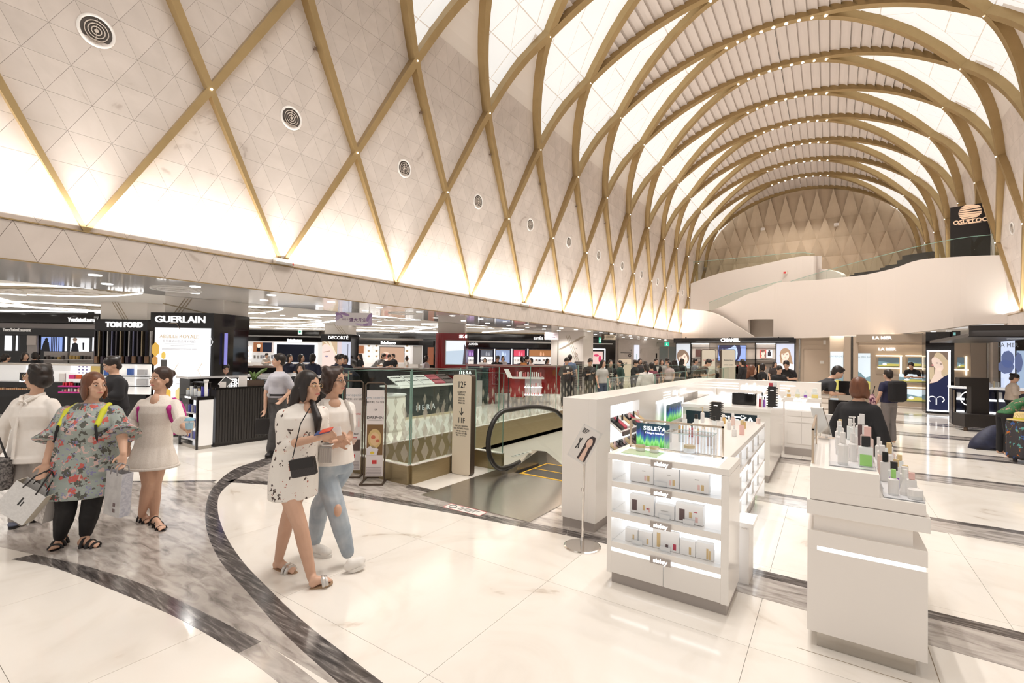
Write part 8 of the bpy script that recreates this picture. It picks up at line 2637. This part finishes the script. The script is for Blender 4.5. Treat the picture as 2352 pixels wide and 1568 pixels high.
# ---- woman in floral tunic
Fl = Fig('woman in sage floral tunic and black leggings with auburn bob, looking back', FL(172, 1256), 4.15, vec(.28, .96), vec(.93, .36))
E = {1: Fl.J(128, 1000, -.12), 2: Fl.J(279, 990, .0)}
Wr = {1: Fl.J(106, 1062, -.22), 2: Fl.J(284, 1040, -.10)}
ft = fig_body(Fl, Fl.J(217, 886), Fl.J(208, 926), Fl.J(190, 1085), E, Wr, {1: Fl.J(98, 1092, -.24), 2: Fl.J(279, 1072, -.12)}, {1: Fl.J(152, 1168, -.10), 2: Fl.J(210, 1160, -.02)}, {1: Fl.J(137, 1234, -.02), 2: Fl.J(196, 1228, .02)},
              {1: (Fl.G(150, 1240), Fl.G(121, 1266)), 2: (Fl.G(180, 1254), Fl.G(229, 1256))}, girth=1.22, sh=.19, hip=.20, hair_kind='bob', hairm=HBRN, armr=1.25, legr=1.3, chest=.14)
top(Fl, FLORAL, .05, hem=[(.02, .27, .22), (.14, .285, .24), (.185, .285, .24)], sleeve=.9, sl_r=(.07, .08), name='tunic')
b = Body()
for k in (1, 2):
 b.tube([Fl.S[k].lerp(Fl.E[k], .72), Fl.E[k], Fl.E[k].lerp(Fl.W[k], .22)], [.075, .105, .15], 20)
blob('flared_cuffs', b, FLORAL, Fl.t, .010, 4)
trousers(Fl, BLKC, .02, .93, name='leggings', ankle=.012)
for k, h_ in ((1, Fl.G(150, 1240)), (2, Fl.G(180, 1254))):
 sandal(Fl.t, ft[k], h_, LEATH, LEATH, ((.32, .013, .07), (.58, .014, .055), (.80, .012, .036)), .022)
b = Body()
for q in (-1, 1):
 b.chain([Fl.N + Fl.r * .115 * q - UP * .02 - Fl.f * .05, Fl.N + Fl.r * .13 * q + Fl.f * .075 - UP * .06, Fl.N + Fl.r * .13 * q + Fl.f * .165 - UP * .17], [.026, .026, .022])
blob('backpack_straps', b, LIME, Fl.t, .010, 2)
b = Body()
for q in (-1, 1):
 b.chain([Fl.N + Fl.r * .13 * q + Fl.f * .19 - UP * .17, Fl.N + Fl.r * .15 * q + Fl.f * .20 - UP * .30], [.014, .012])
b.ax(Fl.N - Fl.f * .26 - UP * .25, Fl.r, Fl.f, UP, (.15, .10, .22))
blob('backpack', b, BLKC, Fl.t, .012, 2)
# ---- woman in white lace dress
L_ = Fig('woman in short white lace dress with magenta backpack straps', FL(348, 1205), 4.72, vec(.12, .99), vec(-.22, .97))
E = {1: L_.J(304, 968, -.05), 2: L_.J(416, 972, -.10)}
Wr = {1: L_.J(293, 1022, -.10), 2: L_.J(428, 985, -.28)}
ft = fig_body(L_, L_.J(369, 870), L_.J(366, 908), L_.J(352, 1028), E, Wr, {1: L_.J(290, 1050, -.12), 2: L_.J(440, 985, -.33)}, {1: L_.J(340, 1112, -.08), 2: L_.J(357, 1110, .0)}, {1: L_.J(326, 1180, .0), 2: L_.J(354, 1192, .05)},
              {1: (L_.G(322, 1193), L_.G(343, 1202)), 2: (L_.G(350, 1200), L_.G(376, 1220))}, hair_kind='bun', hairm=noise_mat('hair_dark_brown', [(0.3, (0.025, 0.013, 0.009)), (0.7, (0.06, 0.03, 0.02))], 30, rough=0.45), curl=.9)
top(L_, LACE, .022, hem=[(.02, .185, .15), (.12, .215, .185), (.17, .225, .195)], sleeve=.95, sl_r=(.052, .056), name='lace_dress')
scoop(L_, .05, .10)
b = Body()
for k in (1, 2):
 b.tube([L_.S[k].lerp(L_.E[k], .8), L_.E[k], L_.E[k].lerp(L_.W[k], .45)], [.052, .066, .10], 20)
blob('flared_cuffs', b, LACE, L_.t, .009, 4)
m = Body().loft([(L_.P - UP * .19, .234, .204), (L_.P - UP * .165, .232, .202)], L_.r, L_.f, 28)
m.build('fringe_hem', LACE, L_.t, smooth=True)
for k, h_ in ((1, L_.G(322, 1193)), (2, L_.G(350, 1200))):
 sandal(L_.t, ft[k], h_, LEATH, LEATH, ((.22, .008, .075), (.5, .007, .055), (.78, .007, .035)), .012)
b = Body()
for q in (-1, 1):
 b.chain([L_.N + L_.r * .12 * q - UP * .04 - L_.f * .04, L_.N + L_.r * .135 * q + L_.f * .08 - UP * .12, L_.N + L_.r * .15 * q + L_.f * .05 - UP * .25], [.022, .024, .018])
b.ax(L_.N - L_.f * .22 - UP * .24, L_.r, L_.f, UP, (.14, .09, .2))
blob('backpack', b, MAGENTA, L_.t, .010, 2)
cup = thing('ice_drink_cup', 'clear cup with blue lid held by the woman in white lace dress', 'cup', L_.root + L_.J(435, 973, -.36))
MB().lathe([(.028, -.06), (.038, .03)], 14).build('cup', ACRYL, cup)
MB().lathe([(.041, .03), (.041, .036), (.03, .055), (.012, .06)], 14).build('lid', mat('blue_lid', (0.25, 0.5, 0.65), 0.3), cup)
MB().tube([(0, 0, .06), (-.012, 0, -.1)], .004, 5).build('straw', CW, cup)
MB().lathe([(.027, -.05), (.034, .01)], 14).build('drink', mat('blue_drink', (0.4, 0.62, 0.75), 0.2), cup)
# ---- older woman in white blouse
O_ = Fig('older woman with short curly dark hair in white collared blouse and grey trousers', FL(48, 1206), 4.6, vec(-.05, 1), vec(-.9, .45))
E = {1: O_.J(4, 985, -.05), 2: O_.J(150, 985, .0)}
Wr = {1: O_.J(-8, 1045, -.12), 2: O_.J(146, 1040, -.08)}
fig_body(O_, O_.J(86, 864), O_.J(82, 908), O_.J(78, 1045), E, Wr, {1: O_.J(-10, 1070, -.14), 2: O_.J(146, 1065, -.1)}, {1: O_.J(50, 1125, -.10), 2: O_.J(95, 1120, .05)}, {1: O_.J(44, 1192, -.02), 2: O_.J(90, 1180, .15)}, {}, hair_kind='fluffy', glasses=mat('gold_wire', (0.6, 0.42, 0.2), 0.3, 0.8), shoes=True, sh=.18, hip=.165, girth=1.08)
top(O_, WCLOTH, .035, hem=[(.0, .215, .175), (.05, .22, .18)], sleeve=1.75, sl_r=(.064, .06), name='blouse')
trousers(O_, GREYT, .03, 1.0, name='trousers', ankle=.045)
for q in (-1, 1):
 c0 = O_.N + O_.r * .055 * q + O_.f * .075 - UP * .01
 MB().tube([O_.N + O_.r * .06 * q - O_.f * .03 + UP * .02, c0 + O_.r * .012 * q, O_.N + O_.r * .02 * q + O_.f * .115 - UP * .05, O_.N + O_.r * .05 * q + O_.f * .12 - UP * .075], [.014, .016, .018, .008], 6).build('collar', WCLOTH, O_.t)
m = MB().tube([O_.N + O_.f * .12 - UP * .06, O_.N.lerp(O_.P, .5) + O_.f * .168, O_.P + O_.f * .19], .012, 6)
m.build('button_band', WCLOTH, O_.t)
shoe(O_.t, 'shoe', O_.A[1], O_.G(52, 1196), O_.G(26, 1216), mat('blue_grey_shoe', (0.2, 0.22, 0.3), 0.6), LEATH)
shoe(O_.t, 'shoe', O_.A[2], O_.G(96, 1186), O_.G(80, 1200), mat('blue_grey_shoe', (0.2, 0.22, 0.3), 0.6), LEATH)
# ---- carried bags
PAPW = noise_mat('textured_paper', [(0.4, (0.68, 0.67, 0.66)), (0.6, (0.74, 0.73, 0.72))], 60, rough=0.7)
def paper_bag(label, c, w, h, dp, rz, tilt, matl, side, prt=None, handles=LEATH, hl=.16):
 t = thing('shopping_bag', label, 'bag', c, rz)
 root_ = MB()
 Mx = Matrix.Rotation(tilt, 4, 'Y')
 for nm, bx, mm in (('front', (-w / 2, w / 2, -dp / 2, -dp / 2 + .004, -h, 0), matl), ('back', (-w / 2, w / 2, dp / 2 - .004, dp / 2, -h, 0), matl), ('gusset', (-w / 2, -w / 2 + .004, -dp / 2 + .004, dp / 2 - .004, -h, 0), side), ('gusset', (w / 2 - .004, w / 2, -dp / 2 + .004, dp / 2 - .004, -h, 0), side), ('base', (-w / 2 + .004, w / 2 - .004, -dp / 2 + .004, dp / 2 - .004, -h, -h + .004), side)):
  B(nm, mm, t, bx).matrix_local = Mx
 for y in (-dp / 2, dp / 2):
  MB().tube([(-w * .22, y, -.02), (-w * .16, y, hl * .6), (-w * .05, 0, hl), (w * .05, 0, hl), (w * .16, y, hl * .6), (w * .22, y, -.02)], .006, 5).build('handle', handles, t).matrix_local = Mx
 if prt:
  for (x, z, ww, hh, mm) in prt:
   B('print', mm, t, (x - ww / 2, x + ww / 2, -dp / 2 - .0015, -dp / 2, z - hh / 2, z + hh / 2)).matrix_local = Mx
 return t
azr = math.atan2(_right0.y, _right0.x)
paper_bag('white textured paper bag with black handles swinging from the floral woman\'s hand', D(84, 1118, 3.86), .25, .27, .11, azr + .2, .62, PAPW, mat('bag_cream_side', (0.62, 0.57, 0.48), 0.7), [(-.0, -.12, .012, .07, PRINT), (.02, -.13, .008, .04, PRINT)])
paper_bag('clear patterned bag hanging just behind the white paper bag', D(104, 1110, 4.05), .26, .30, .10, azr - .2, .25, noise_mat('foil_bag', [(0.42, (0.42, 0.38, 0.36)), (0.58, (0.66, 0.62, 0.59))], 45, rough=0.35), mat('bag_pale', (0.62, 0.58, 0.55), 0.5), None, CW, .08)
paper_bag('grey and white plastic carrier hanging from the floral woman\'s other hand', D(276, 1082, 4.02), .20, .37, .09, azr - .35, .08, noise_mat('carrier_grey', [(0.35, (0.46, 0.44, 0.44)), (0.65, (0.60, 0.58, 0.57))], 9, rough=0.4), noise_mat('carrier_blue', [(0.4, (0.40, 0.40, 0.46)), (0.6, (0.52, 0.52, 0.56))], 40, rough=0.4), [(.03, -.27, .03, .03, CDARK), (.03, -.32, .03, .03, CDARK)], mat('carrier_grey_handle', (0.3, 0.28, 0.28), 0.6), .07)
sb_ = thing('shoulder_bag', 'dark woven bag cut off by the left edge of the picture', 'bag', D(2, 1090, 4.4), azr)
B('bag_body', noise_mat('woven_dark', [(0.4, (0.05, 0.045, 0.045)), (0.6, (0.22, 0.2, 0.19))], 50, rough=0.8), sb_, (-.14, .08, -.06, .06, -.14, .16), bevel=.03)
MB().tube([(-.1, 0, .16), (-.05, 0, .4), (.05, 0, .16)], .01, 5).build('strap', LEATH, sb_)
# ---- people farther away: a few poses, each built once, then copied with its own clothes
def stance(kind, hair_kind, voxel=.02):
 """returns meshes of body, hair, top, bottom for a standing pose facing +Y"""
 F = Fig('person', (0, 0, 0), 1, Vector((0, 1, 0)), Vector((0, 1, 0)), voxel)
 lean = {'stand': 0.0, 'phone': 0.03, 'bend': 0.34, 'back': 0.0}[kind]
 P = Vector((0, 0, .88))
 N = P + Vector((0, lean * 1.25, .50 - lean * .35))
 C = N + Vector((0, .03 + lean * .25, .14 - lean * .08))
 if kind in ('stand', 'back'):
  E = {1: Vector((.23, -.02, 1.10)), 2: Vector((-.23, -.02, 1.10))}
  Wr = {1: Vector((.24, .08, .87)), 2: Vector((-.24, .08, .87))}
  T = {1: Vector((.24, .12, .75)), 2: Vector((-.24, .12, .75))}
 else:
  y0 = lean * 1.1
  E = {1: Vector((.22, y0 + .02, 1.09 - lean * .3)), 2: Vector((-.22, y0 + .02, 1.09 - lean * .3))}
  Wr = {1: Vector((.07, y0 + .25, 1.14 - lean * .45)), 2: Vector((-.07, y0 + .25, 1.14 - lean * .45))}
  T = {1: Vector((.02, y0 + .33, 1.18 - lean * .45)), 2: Vector((-.02, y0 + .33, 1.18 - lean * .45))}
 K = {1: Vector((.09, .03, .47)), 2: Vector((-.09, .0, .47))}
 A_ = {1: Vector((.10, 0, .08)), 2: Vector((-.10, -.02, .08))}
 tl = -.5 if kind in ('phone', 'bend') else 0
 fig_body(F, C, N, P, E, Wr, T, K, A_, {1: (Vector((.10, -.06, 0)), Vector((.11, .17, 0))), 2: (Vector((-.10, -.08, 0)), Vector((-.11, .15, 0)))}, hair_kind=hair_kind, tilt=tl)
 top(F, BLKC, .028, sleeve={'phone': 1.3, 'back': 1.9}.get(kind, .6), sl_r=(.068, .062), name='clothing_top', low_t=-.06)
 trousers(F, BLKC, .025, .98, name='trousers', ankle=.03)
 return F.t
FARV = .018
types = {}
for kd, hk in (('stand', 'long'), ('stand', 'crop'), ('phone', 'bun'), ('phone', 'crop'), ('bend', 'bun'), ('bend', 'crop'), ('stand', 'bob'), ('back', 'pony'), ('phone', 'long')):
 types[(kd, hk)] = stance(kd, hk, FARV)
parts_made = flush()
def cmat(c):
 return noise_mat('cloth_%02d%02d%02d' % tuple(int(v * 99) for v in c), [(0.3, tuple(v * 0.9 for v in c)), (0.7, c)], 12, rough=0.8)
K_ = (0.015, 0.014, 0.016)
NV = (0.02, 0.022, 0.045)
WH = (0.74, 0.70, 0.66)
GY = (0.26, 0.25, 0.25)
BG = (0.56, 0.50, 0.42)
def crowd(label, kind, hk, px, ytop, d, ang, ctop, cbot, hairm=HBLK, extra=None):
 src = types[(kind, hk)]
 q = D(px, 812, d)
 zt = CAM.z + ray(px, ytop).z * d / 1.0
 h = {'stand': 1.64, 'phone': 1.62, 'bend': 1.40, 'back': 1.64}[kind]
 sc = max(0.86, min(1.12, zt / h))
 v = vec(*ang)
 t = thing('person', label, 'person', (q.x, q.y, 0), math.atan2(-v.x, v.y))
 t.scale = (sc, sc, sc)
 for ch in src.children:
  c = ch.copy()
  COL.objects.link(c)
  c.parent = t
  nm = ch.name.split('.')[0]
  mm = {'clothing_top': cmat(ctop), 'trousers': cmat(cbot), 'hair': hairm, 'eyebrow': hairm}.get(nm)
  if mm:
   c.material_slots[0].link = 'OBJECT'
   c.material_slots[0].material = mm
 if extra:
  extra(t)
 return t
def backpack(col, w=.16):
 def f(t):
  m = Body()
  m.box(-w, w, -.29, -.12, .93, 1.40)
  m.build('backpack', cmat(col), t, bevel=.07)
 return f
def jacket(t):
 MB().prism([(-.06, .145, 1.33), (.06, .145, 1.33), (0, .155, 1.05)], (0, .012, 0)).build('shirt_front', cmat(WH), t)
LST = [
 ('dark-haired person behind the lit counters at the far left edge', 'back', 'pony', 12, 812, 13.2, (.3, -.9), K_, K_),
 ('long-haired woman in profile before the far left shop screens', 'stand', 'long', 57, 809, 13.5, (.9, .4), K_, K_),
 ('dark-haired woman seen from behind before the blue screen', 'stand', 'bob', 80, 808, 14.6, (.1, -1), K_, K_),
 ('shop assistant in black polo looking down at a phone by the glossy column', 'phone', 'bun', 272, 819, 6.6, (-.5, .85), K_, K_),
 ('assistant in black bent over the dark ribbed counter', 'bend', 'bun', 498, 842, 10.0, (.75, .65), K_, K_),
 ('short-haired person at the computer left of the far white shop', 'stand', 'crop', 521, 812, 20, (.8, -.3), WH, K_),
 ('tiny assistant in grey before the far white shelves', 'phone', 'bun', 611, 811, 25, (.8, .5), (0.4, 0.37, 0.34), K_),
 ('assistant with brown hair just right of the walking man', 'stand', 'bob', 665, 813, 13.6, (.8, .6), NV, K_),
 ('dark-uniformed woman with pinned hair in front of the dark screen', 'stand', 'bob', 691, 813, 13.8, (.95, .3), NV, K_),
 ('dark-haired woman in navy seen from behind left of the blonde face poster', 'back', 'pony', 718, 812, 12.9, (0, -1), NV, K_),
 ('woman whose face shows just above the heads of the two walkers', 'stand', 'long', 692, 834, 9.4, (.2, .95), K_, K_),
 ('woman with pinned hair bending below the blonde face poster', 'bend', 'bun', 765, 819, 12.8, (.6, .7), NV, K_),
 ('woman with parted hair looking down right of the face poster', 'phone', 'long', 792, 816, 13.5, (.5, .85), NV, K_),
 ('woman half hidden behind the bar at the blonde face poster edge', 'stand', 'bob', 782, 812, 15.8, (-.4, .9), K_, K_),
 ('woman in dark dress leaning forward beside the bar', 'bend', 'bun', 817, 822, 14.3, (-.6, .8), NV, K_),
 ('red-haired woman at the far white counter', 'stand', 'long', 828, 812, 20, (-.7, .7), K_, K_),
 ('bent customer before the far white shelves', 'bend', 'bun', 857, 813, 22, (.8, .3), GY, K_),
 ('woman in black with pinned hair before the copper picture', 'phone', 'bun', 893, 814, 20, (.5, .8), K_, K_),
 ('man in black before the copper picture', 'stand', 'crop', 904, 812, 22, (-.5, .8), K_, K_),
 ('customer in white right of the copper picture', 'stand', 'bob', 934, 818, 24, (.7, -.3), WH, K_),
 ('brown-haired woman in grey left of the red column', 'stand', 'long', 979, 816, 18, (.9, .1), (0.45, 0.43, 0.45), K_),
 ('small woman behind the red counter near the first navy bay', 'stand', 'bob', 1114, 822, 22, (0, 1), (0.5, 0.4, 0.4), K_),
 ('dark-haired person bowed under the second navy bay', 'bend', 'crop', 1137, 821, 20, (.2, .9), K_, K_),
 ('woman in pale top before the blue bay picture', 'stand', 'bob', 1155, 817, 23, (.2, .95), (0.55, 0.5, 0.5), K_),
 ('woman in black bowing before the red bay picture', 'bend', 'bun', 1184, 820, 19, (.7, .6), K_, K_),
 ('woman with pale sweater before the amber bay picture', 'stand', 'bob', 1221, 822, 21, (-.7, .5), (0.6, 0.5, 0.46), K_),
 ('woman at the far right end of the navy shop', 'stand', 'long', 1257, 823, 22, (.6, .6), (0.4, 0.3, 0.3), K_),
 ('woman in pale grey top with jeans behind the glass guard', 'stand', 'long', 1384, 826, 14.6, (.5, .85), (0.46, 0.45, 0.42), (0.06, 0.08, 0.12)),
 ('woman with ponytail in dark green behind the glass guard', 'back', 'pony', 1425, 827, 17, (-.9, .2), (0.03, 0.06, 0.05), K_),
 ('black-suited assistant taking a phone picture by the marble wall', 'phone', 'bun', 1457, 827, 17, (.7, .7), K_, K_),
 ('assistant with topknot standing under the lit lilac panel', 'stand', 'bob', 1470, 823, 19, (.1, 1), (0.05, 0.03, 0.035), K_),
 ('short woman between the assistants by the marble wall', 'phone', 'bun', 1480, 830, 18.5, (.4, .9), K_, K_),
 ('person in white shirt seen from behind at the glass guard', 'back', 'pony', 1485, 834, 13.2, (0, -1), WH, K_),
 ('dark-haired person in maroon beside the white-shirted back', 'stand', 'crop', 1497, 832, 14.5, (.3, -.9), (0.16, 0.03, 0.05), K_),
 ('young attendant in black jacket and white shirt facing the camera', 'stand', 'crop', 1507, 823, 18.5, (.1, 1), K_, K_, HBLK, jacket),
 ('woman with long loose hair right of the young attendant', 'stand', 'long', 1520, 824, 19, (-.1, 1), (0.4, 0.36, 0.34), K_),
 ('woman with high topknot below the green exit sign', 'phone', 'bun', 1530, 822, 19.5, (.4, .8), (0.3, 0.25, 0.25), K_),
 ('woman in pink top among the queue by the lift doors', 'stand', 'long', 1538, 829, 17.5, (-.6, .3), (0.55, 0.42, 0.42), K_),
 ('black-clad person with long hair at the left poster of the CHANEL shop', 'stand', 'long', 1550, 825, 18, (-.3, -.9), K_, K_),
 ('woman in profile before the left CHANEL poster', 'stand', 'long', 1566, 823, 18.5, (.7, -.4), K_, K_),
 ('brown-haired person leaning before the left CHANEL poster', 'bend', 'crop', 1588, 830, 17, (.6, .5), (0.12, 0.09, 0.07), K_),
 ('man in grey beside the first notice pylon', 'stand', 'crop', 1596, 823, 19.5, (.8, .3), (0.2, 0.2, 0.22), K_),
 ('assistant in black with hair tied right of the notice pylons', 'back', 'pony', 1706, 825, 17.5, (-.5, -.7), K_, K_),
 ('large brown-haired woman in black behind the low kiosk wall', 'stand', 'long', 1724, 838, 10.3, (.8, .4), K_, K_, HBRN),
 ('assistant in black suit with white collar behind the kiosk wall', 'stand', 'bob', 1751, 834, 14.5, (.9, .2), K_, K_, HBLK, jacket),
 ('tall assistant at the back of the CHANEL shop', 'stand', 'bob', 1779, 830, 19, (.1, 1), (0.05, 0.04, 0.04), K_),
 ('woman with fluffy topknot reading her phone behind the kiosk wall', 'phone', 'bun', 1788, 840, 13.2, (-.1, 1), K_, K_),
 ('assistant with face mask and tied hair under the right CHANEL poster', 'bend', 'bun', 1815, 834, 15, (-.6, .7), K_, K_),
 ('man in charcoal tee bending over the till behind the kiosk wall', 'bend', 'crop', 1846, 850, 9.5, (.85, .35), (0.03, 0.03, 0.035), K_),
 ('assistant in black bowing inside the beige shop', 'bend', 'bun', 2104, 838, 18, (-.7, .5), K_, K_),
 ('woman in cream sweater looking down at the right perfume counter', 'phone', 'bun', 2322, 858, 11.6, (.7, .6), (0.66, 0.56, 0.48), K_),
]
for row in LST:
 crowd(*row[:9], *(row[9:]))
# two men standing behind the escalator guard
def suit(t):
 jacket(t)
crowd('man in dark grey suit looking down at his phone behind the escalator', 'phone', 'crop', 1300, 821, 15.6, (.3, .95), (0.055, 0.05, 0.05), (0.05, 0.045, 0.045), HBLK, suit)
crowd('man in blue shirt half hidden behind the suited man', 'stand', 'crop', 1309, 814, 17, (.3, -.9), (0.08, 0.11, 0.18), K_)
def camera_(t):
 B('camera', BLKG, t, (-.07, .07, .26, .36, 1.08, 1.18))
crowd('man in dark polo holding a black camera behind the escalator', 'phone', 'crop', 1354, 823, 15.4, (.2, .98), (0.035, 0.03, 0.03), (0.10, 0.085, 0.06), HBLK, camera_)
def logo_(t):
 m = MB()
 for q in (-1, 1):
  m.tube([(.03 * q + .045 * math.cos(a), .165, 1.14 + .045 * math.sin(a)) for a in [PI * (.25 + 1.5 * i / 12) + (PI if q < 0 else 0) * 1 for i in range(13)]], .009, 5)
 m.build('linked_rings_emblem', cmat(WH), t)
crowd('woman in black tee with white linked-ring emblem behind the glass guard', 'stand', 'bob', 1402, 826, 15.8, (.1, 1), K_, (0.05, 0.05, 0.06), HBLK, logo_)
crowd('woman with small orange backpack at the navy shop', 'back', 'pony', 1199, 818, 18.5, (-.3, -.9), K_, K_, HBLK, backpack((0.5, 0.2, 0.05), .13))
rb_ = crowd('woman with auburn bob in black jacket, back turned, near the foreground counter', 'back', 'pony', 1972, 866, 4.9, (.9, -.42), K_, K_, HBRN)
for ch in list(rb_.children):
 if ch.name.split('.')[0] == 'hair':
  ch.data = [c for c in types[('stand', 'bob')].children if c.name.split('.')[0] == 'hair'][0].data
  ch.material_slots[0].link = 'OBJECT'
  ch.material_slots[0].material = HBRN
bp2 = crowd('short-haired person in navy tee with large black backpack and grey checked trousers', 'stand', 'crop', 2042, 848, 9.9, (-.1, -1), (0.022, 0.022, 0.06), (0.22, 0.20, 0.19), HBLK, backpack((0.018, 0.017, 0.016), .19))
q = FL(2015, 1010)
rbag = thing('red_carrier_bag', 'red plastic carrier bag with white lettering held by the backpacker', 'bag', D(2020, 952, 9.6), azr)
Body().loft([(Vector((0, 0, -.58)), .10, .02), (Vector((0, 0, -.42)), .125, .05), (Vector((0, 0, -.2)), .125, .05), (Vector((.01, 0, -.03)), .05, .03), (Vector((.02, 0, .06)), .015, .012)], Vector((1, 0, 0)), Vector((0, 1, 0))).build('bag_body', mat('red_plastic', (0.62, 0.03, 0.03), 0.4), rbag, smooth=True)
text('LOTTE', .055, CW, rbag, FR((0, -.056, -.42)), .002, .001)
text('DUTY FREE', .03, CW, rbag, FR((0, -.056, -.46)), .002)
pbag = thing('checked_bag', 'small pink and dark checked bag on the backpacker\'s left side', 'bag', D(2004, 920, 9.6), azr)
Body().ax(Vector((0, 0, 0)), Vector((1, 0, 0)), Vector((0, 1, 0)), UP, (.06, .06, .14)).build('bag_body', noise_mat('pink_check', [(0.45, (0.12, 0.03, 0.07)), (0.55, (0.66, 0.42, 0.42))], 22, rough=0.7, wave=0.0), pbag, smooth=True)
MB().tube([(0, 0, .12), (.05, 0, .3)], .008, 5).build('strap', LEATH, pbag)
# bent woman with green floral jacket, suitcase, cape and trolley on the right
GREENF = spots('green_floral_cloth', (0.02, 0.12, 0.035), [(12, .26, (0.42, 0.22, 0.18), 2.2), (16, .18, (0.35, 0.05, 0.06), 6.0), (18, .16, (0.01, 0.04, 0.015), 8.1)])
gw = crowd('woman in green floral jacket bending over her luggage at the right edge', 'bend', 'bun', 2306, 905, 8.9, (.9, .25), (0.02, 0.12, 0.035), K_)
for ch in gw.children:
 if ch.name.split('.')[0] == 'clothing_top':
  ch.material_slots[0].material = GREENF
lug = thing('patterned_suitcase', 'colourful flower-patterned suitcase with straw hat at the right edge', 'suitcase', D(2350, 1052, 8.2) * 1 - Vector((0, 0, D(2350, 1052, 8.2).z)), azr)
B('shell', spots('flower_case', (0.05, 0.045, 0.05), [(8, .30, (0.05, 0.12, 0.35), 1.5), (9, .22, (0.12, 0.38, 0.36), 4.4), (10, .18, (0.55, 0.16, 0.03), 6.6), (11, .16, (0.40, 0.42, 0.04), 9.2)]), lug, (-.18, .20, -.15, .15, .05, .72), bevel=.05)
for x in (-.14, .16):
 MB().lathe([(.03, 0), (.03, .05)], 10, (x, 0, 0)).build('wheel', LEATH, lug)
hat = thing('straw_hat', 'yellow straw hat lying on the patterned suitcase', 'hat', lug.location + Vector((0, 0, .72)), azr)
MB().lathe([(.20, 0), (.20, .012), (.12, .02), (.11, .12), (.07, .15), (.01, .155)], 24).build('hat_body', noise_mat('straw', [(0.45, (0.45, 0.33, 0.12)), (0.55, (0.70, 0.55, 0.28))], 60, rough=0.8, wave=0.2), hat, smooth=True)
MB().lathe([(.122, .02), (.118, .05)], 24).build('band', mat('hat_band', (0.62, 0.55, 0.06), 0.7), hat)
cp2 = thing('navy_bundle', 'large slumped navy cloth bundle on the floor at the right', 'bundle', (FL(2272, 1030).x, FL(2272, 1030).y, 0), azr)
bm_ = Body()
bm_.loft([(Vector((-.02, 0, 0)), .36, .22), (Vector((0, 0, .14)), .33, .21), (Vector((.08, 0, .3)), .25, .17), (Vector((.14, 0, .43)), .15, .1), (Vector((.16, 0, .47)), .05, .04)], Vector((1, 0, 0)), Vector((0, 1, 0)))
bm_.build('cloth', noise_mat('navy_nylon', [(0.35, (0.012, 0.014, 0.035)), (0.65, (0.028, 0.032, 0.07))], 6, rough=0.6, bump=0.4), cp2, smooth=True)
MB().tube([(-.36, -.1, .01), (-.1, -.22, .015), (.25, -.18, .01)], .012, 6).build('hem_cord', LEATH, cp2)
tr = thing('display_trolley', 'black wheeled cabinet with tall back in front of the perfume counter', 'trolley', (FL(2256, 992).x, FL(2256, 992).y, 0), azr - .3)
B('box', BLK, tr, (-.35, .4, 0, .5, .10, .42))
B('tall_back', BLK, tr, (-.06, .30, .3, .5, .42, 1.32))
B('arm', BLK, tr, (-.30, -.06, .3, .5, 1.10, 1.32))
for x in (-.3, .34):
 MB().lathe([(.04, 0), (.04, .09)], 10, (x, .06, 0)).build('castor', BROWN, tr)
pcn = Shop('perfume_counter', 'dark counter with lit white shelves and glass case of bottles on the right', 'counter', Y=17.4, pxc=2270)
pcn.box('top', mat('counter_light_top', (0.8, 0.8, 0.8), 0.3, emit=(1, 1, 1), es=0.4), 2190, 891, 2370, 895, 0.0, 0.8)
pcn.box('body', NAVY, 2192, 896, 2370, 985, 0.3, 0.4)
for y in (918, 948):
 pcn.box('lit_shelf', SHELFL, 2196, y, 2370, y + 4, 0.05, 0.25)
for x in (2193, 2216, 2290):
 pcn.box('upright', BLKG, x, 895, x + 4, 985, 0.02, 0.28)
pcn.box('glass_case', ACRYL, 2198, 866, 2310, 891, 0.1, 0.02)
for i in range(30):
 px = 2202 + 104 * rn.random()
 h_ = 6 + 12 * rn.random()
 pcn.box('perfume_bottle', mat('crystal_%d' % (i % 3), ((0.7, 0.72, 0.7), (0.75, 0.62, 0.4), (0.55, 0.55, 0.6))[i % 3], 0.15), px, 891 - h_, px + 3, 891, 0.2 + 0.4 * rn.random(), 0.06)
for i in range(10):
 px = 2200 + 16 * i
 pcn.box('boxed_perfume', (CW, NAVY)[i % 2], px, 902, px + 9, 918, 0.1, 0.1)
x_, z_ = pcn.pt(2225, 915)
MB().tube([(x_ + .16 * math.cos(a * PI / 9), 0.0, z_ + .18 * math.sin(a * PI / 9)) for a in range(14)], .012, 5).build('round_emblem', GLOWW, pcn.t)
for k_, t in types.items():
 for ch in list(t.children):
  bpy.data.objects.remove(ch)
 bpy.data.objects.remove(t)
bpy.data.scenes.remove(TMP)
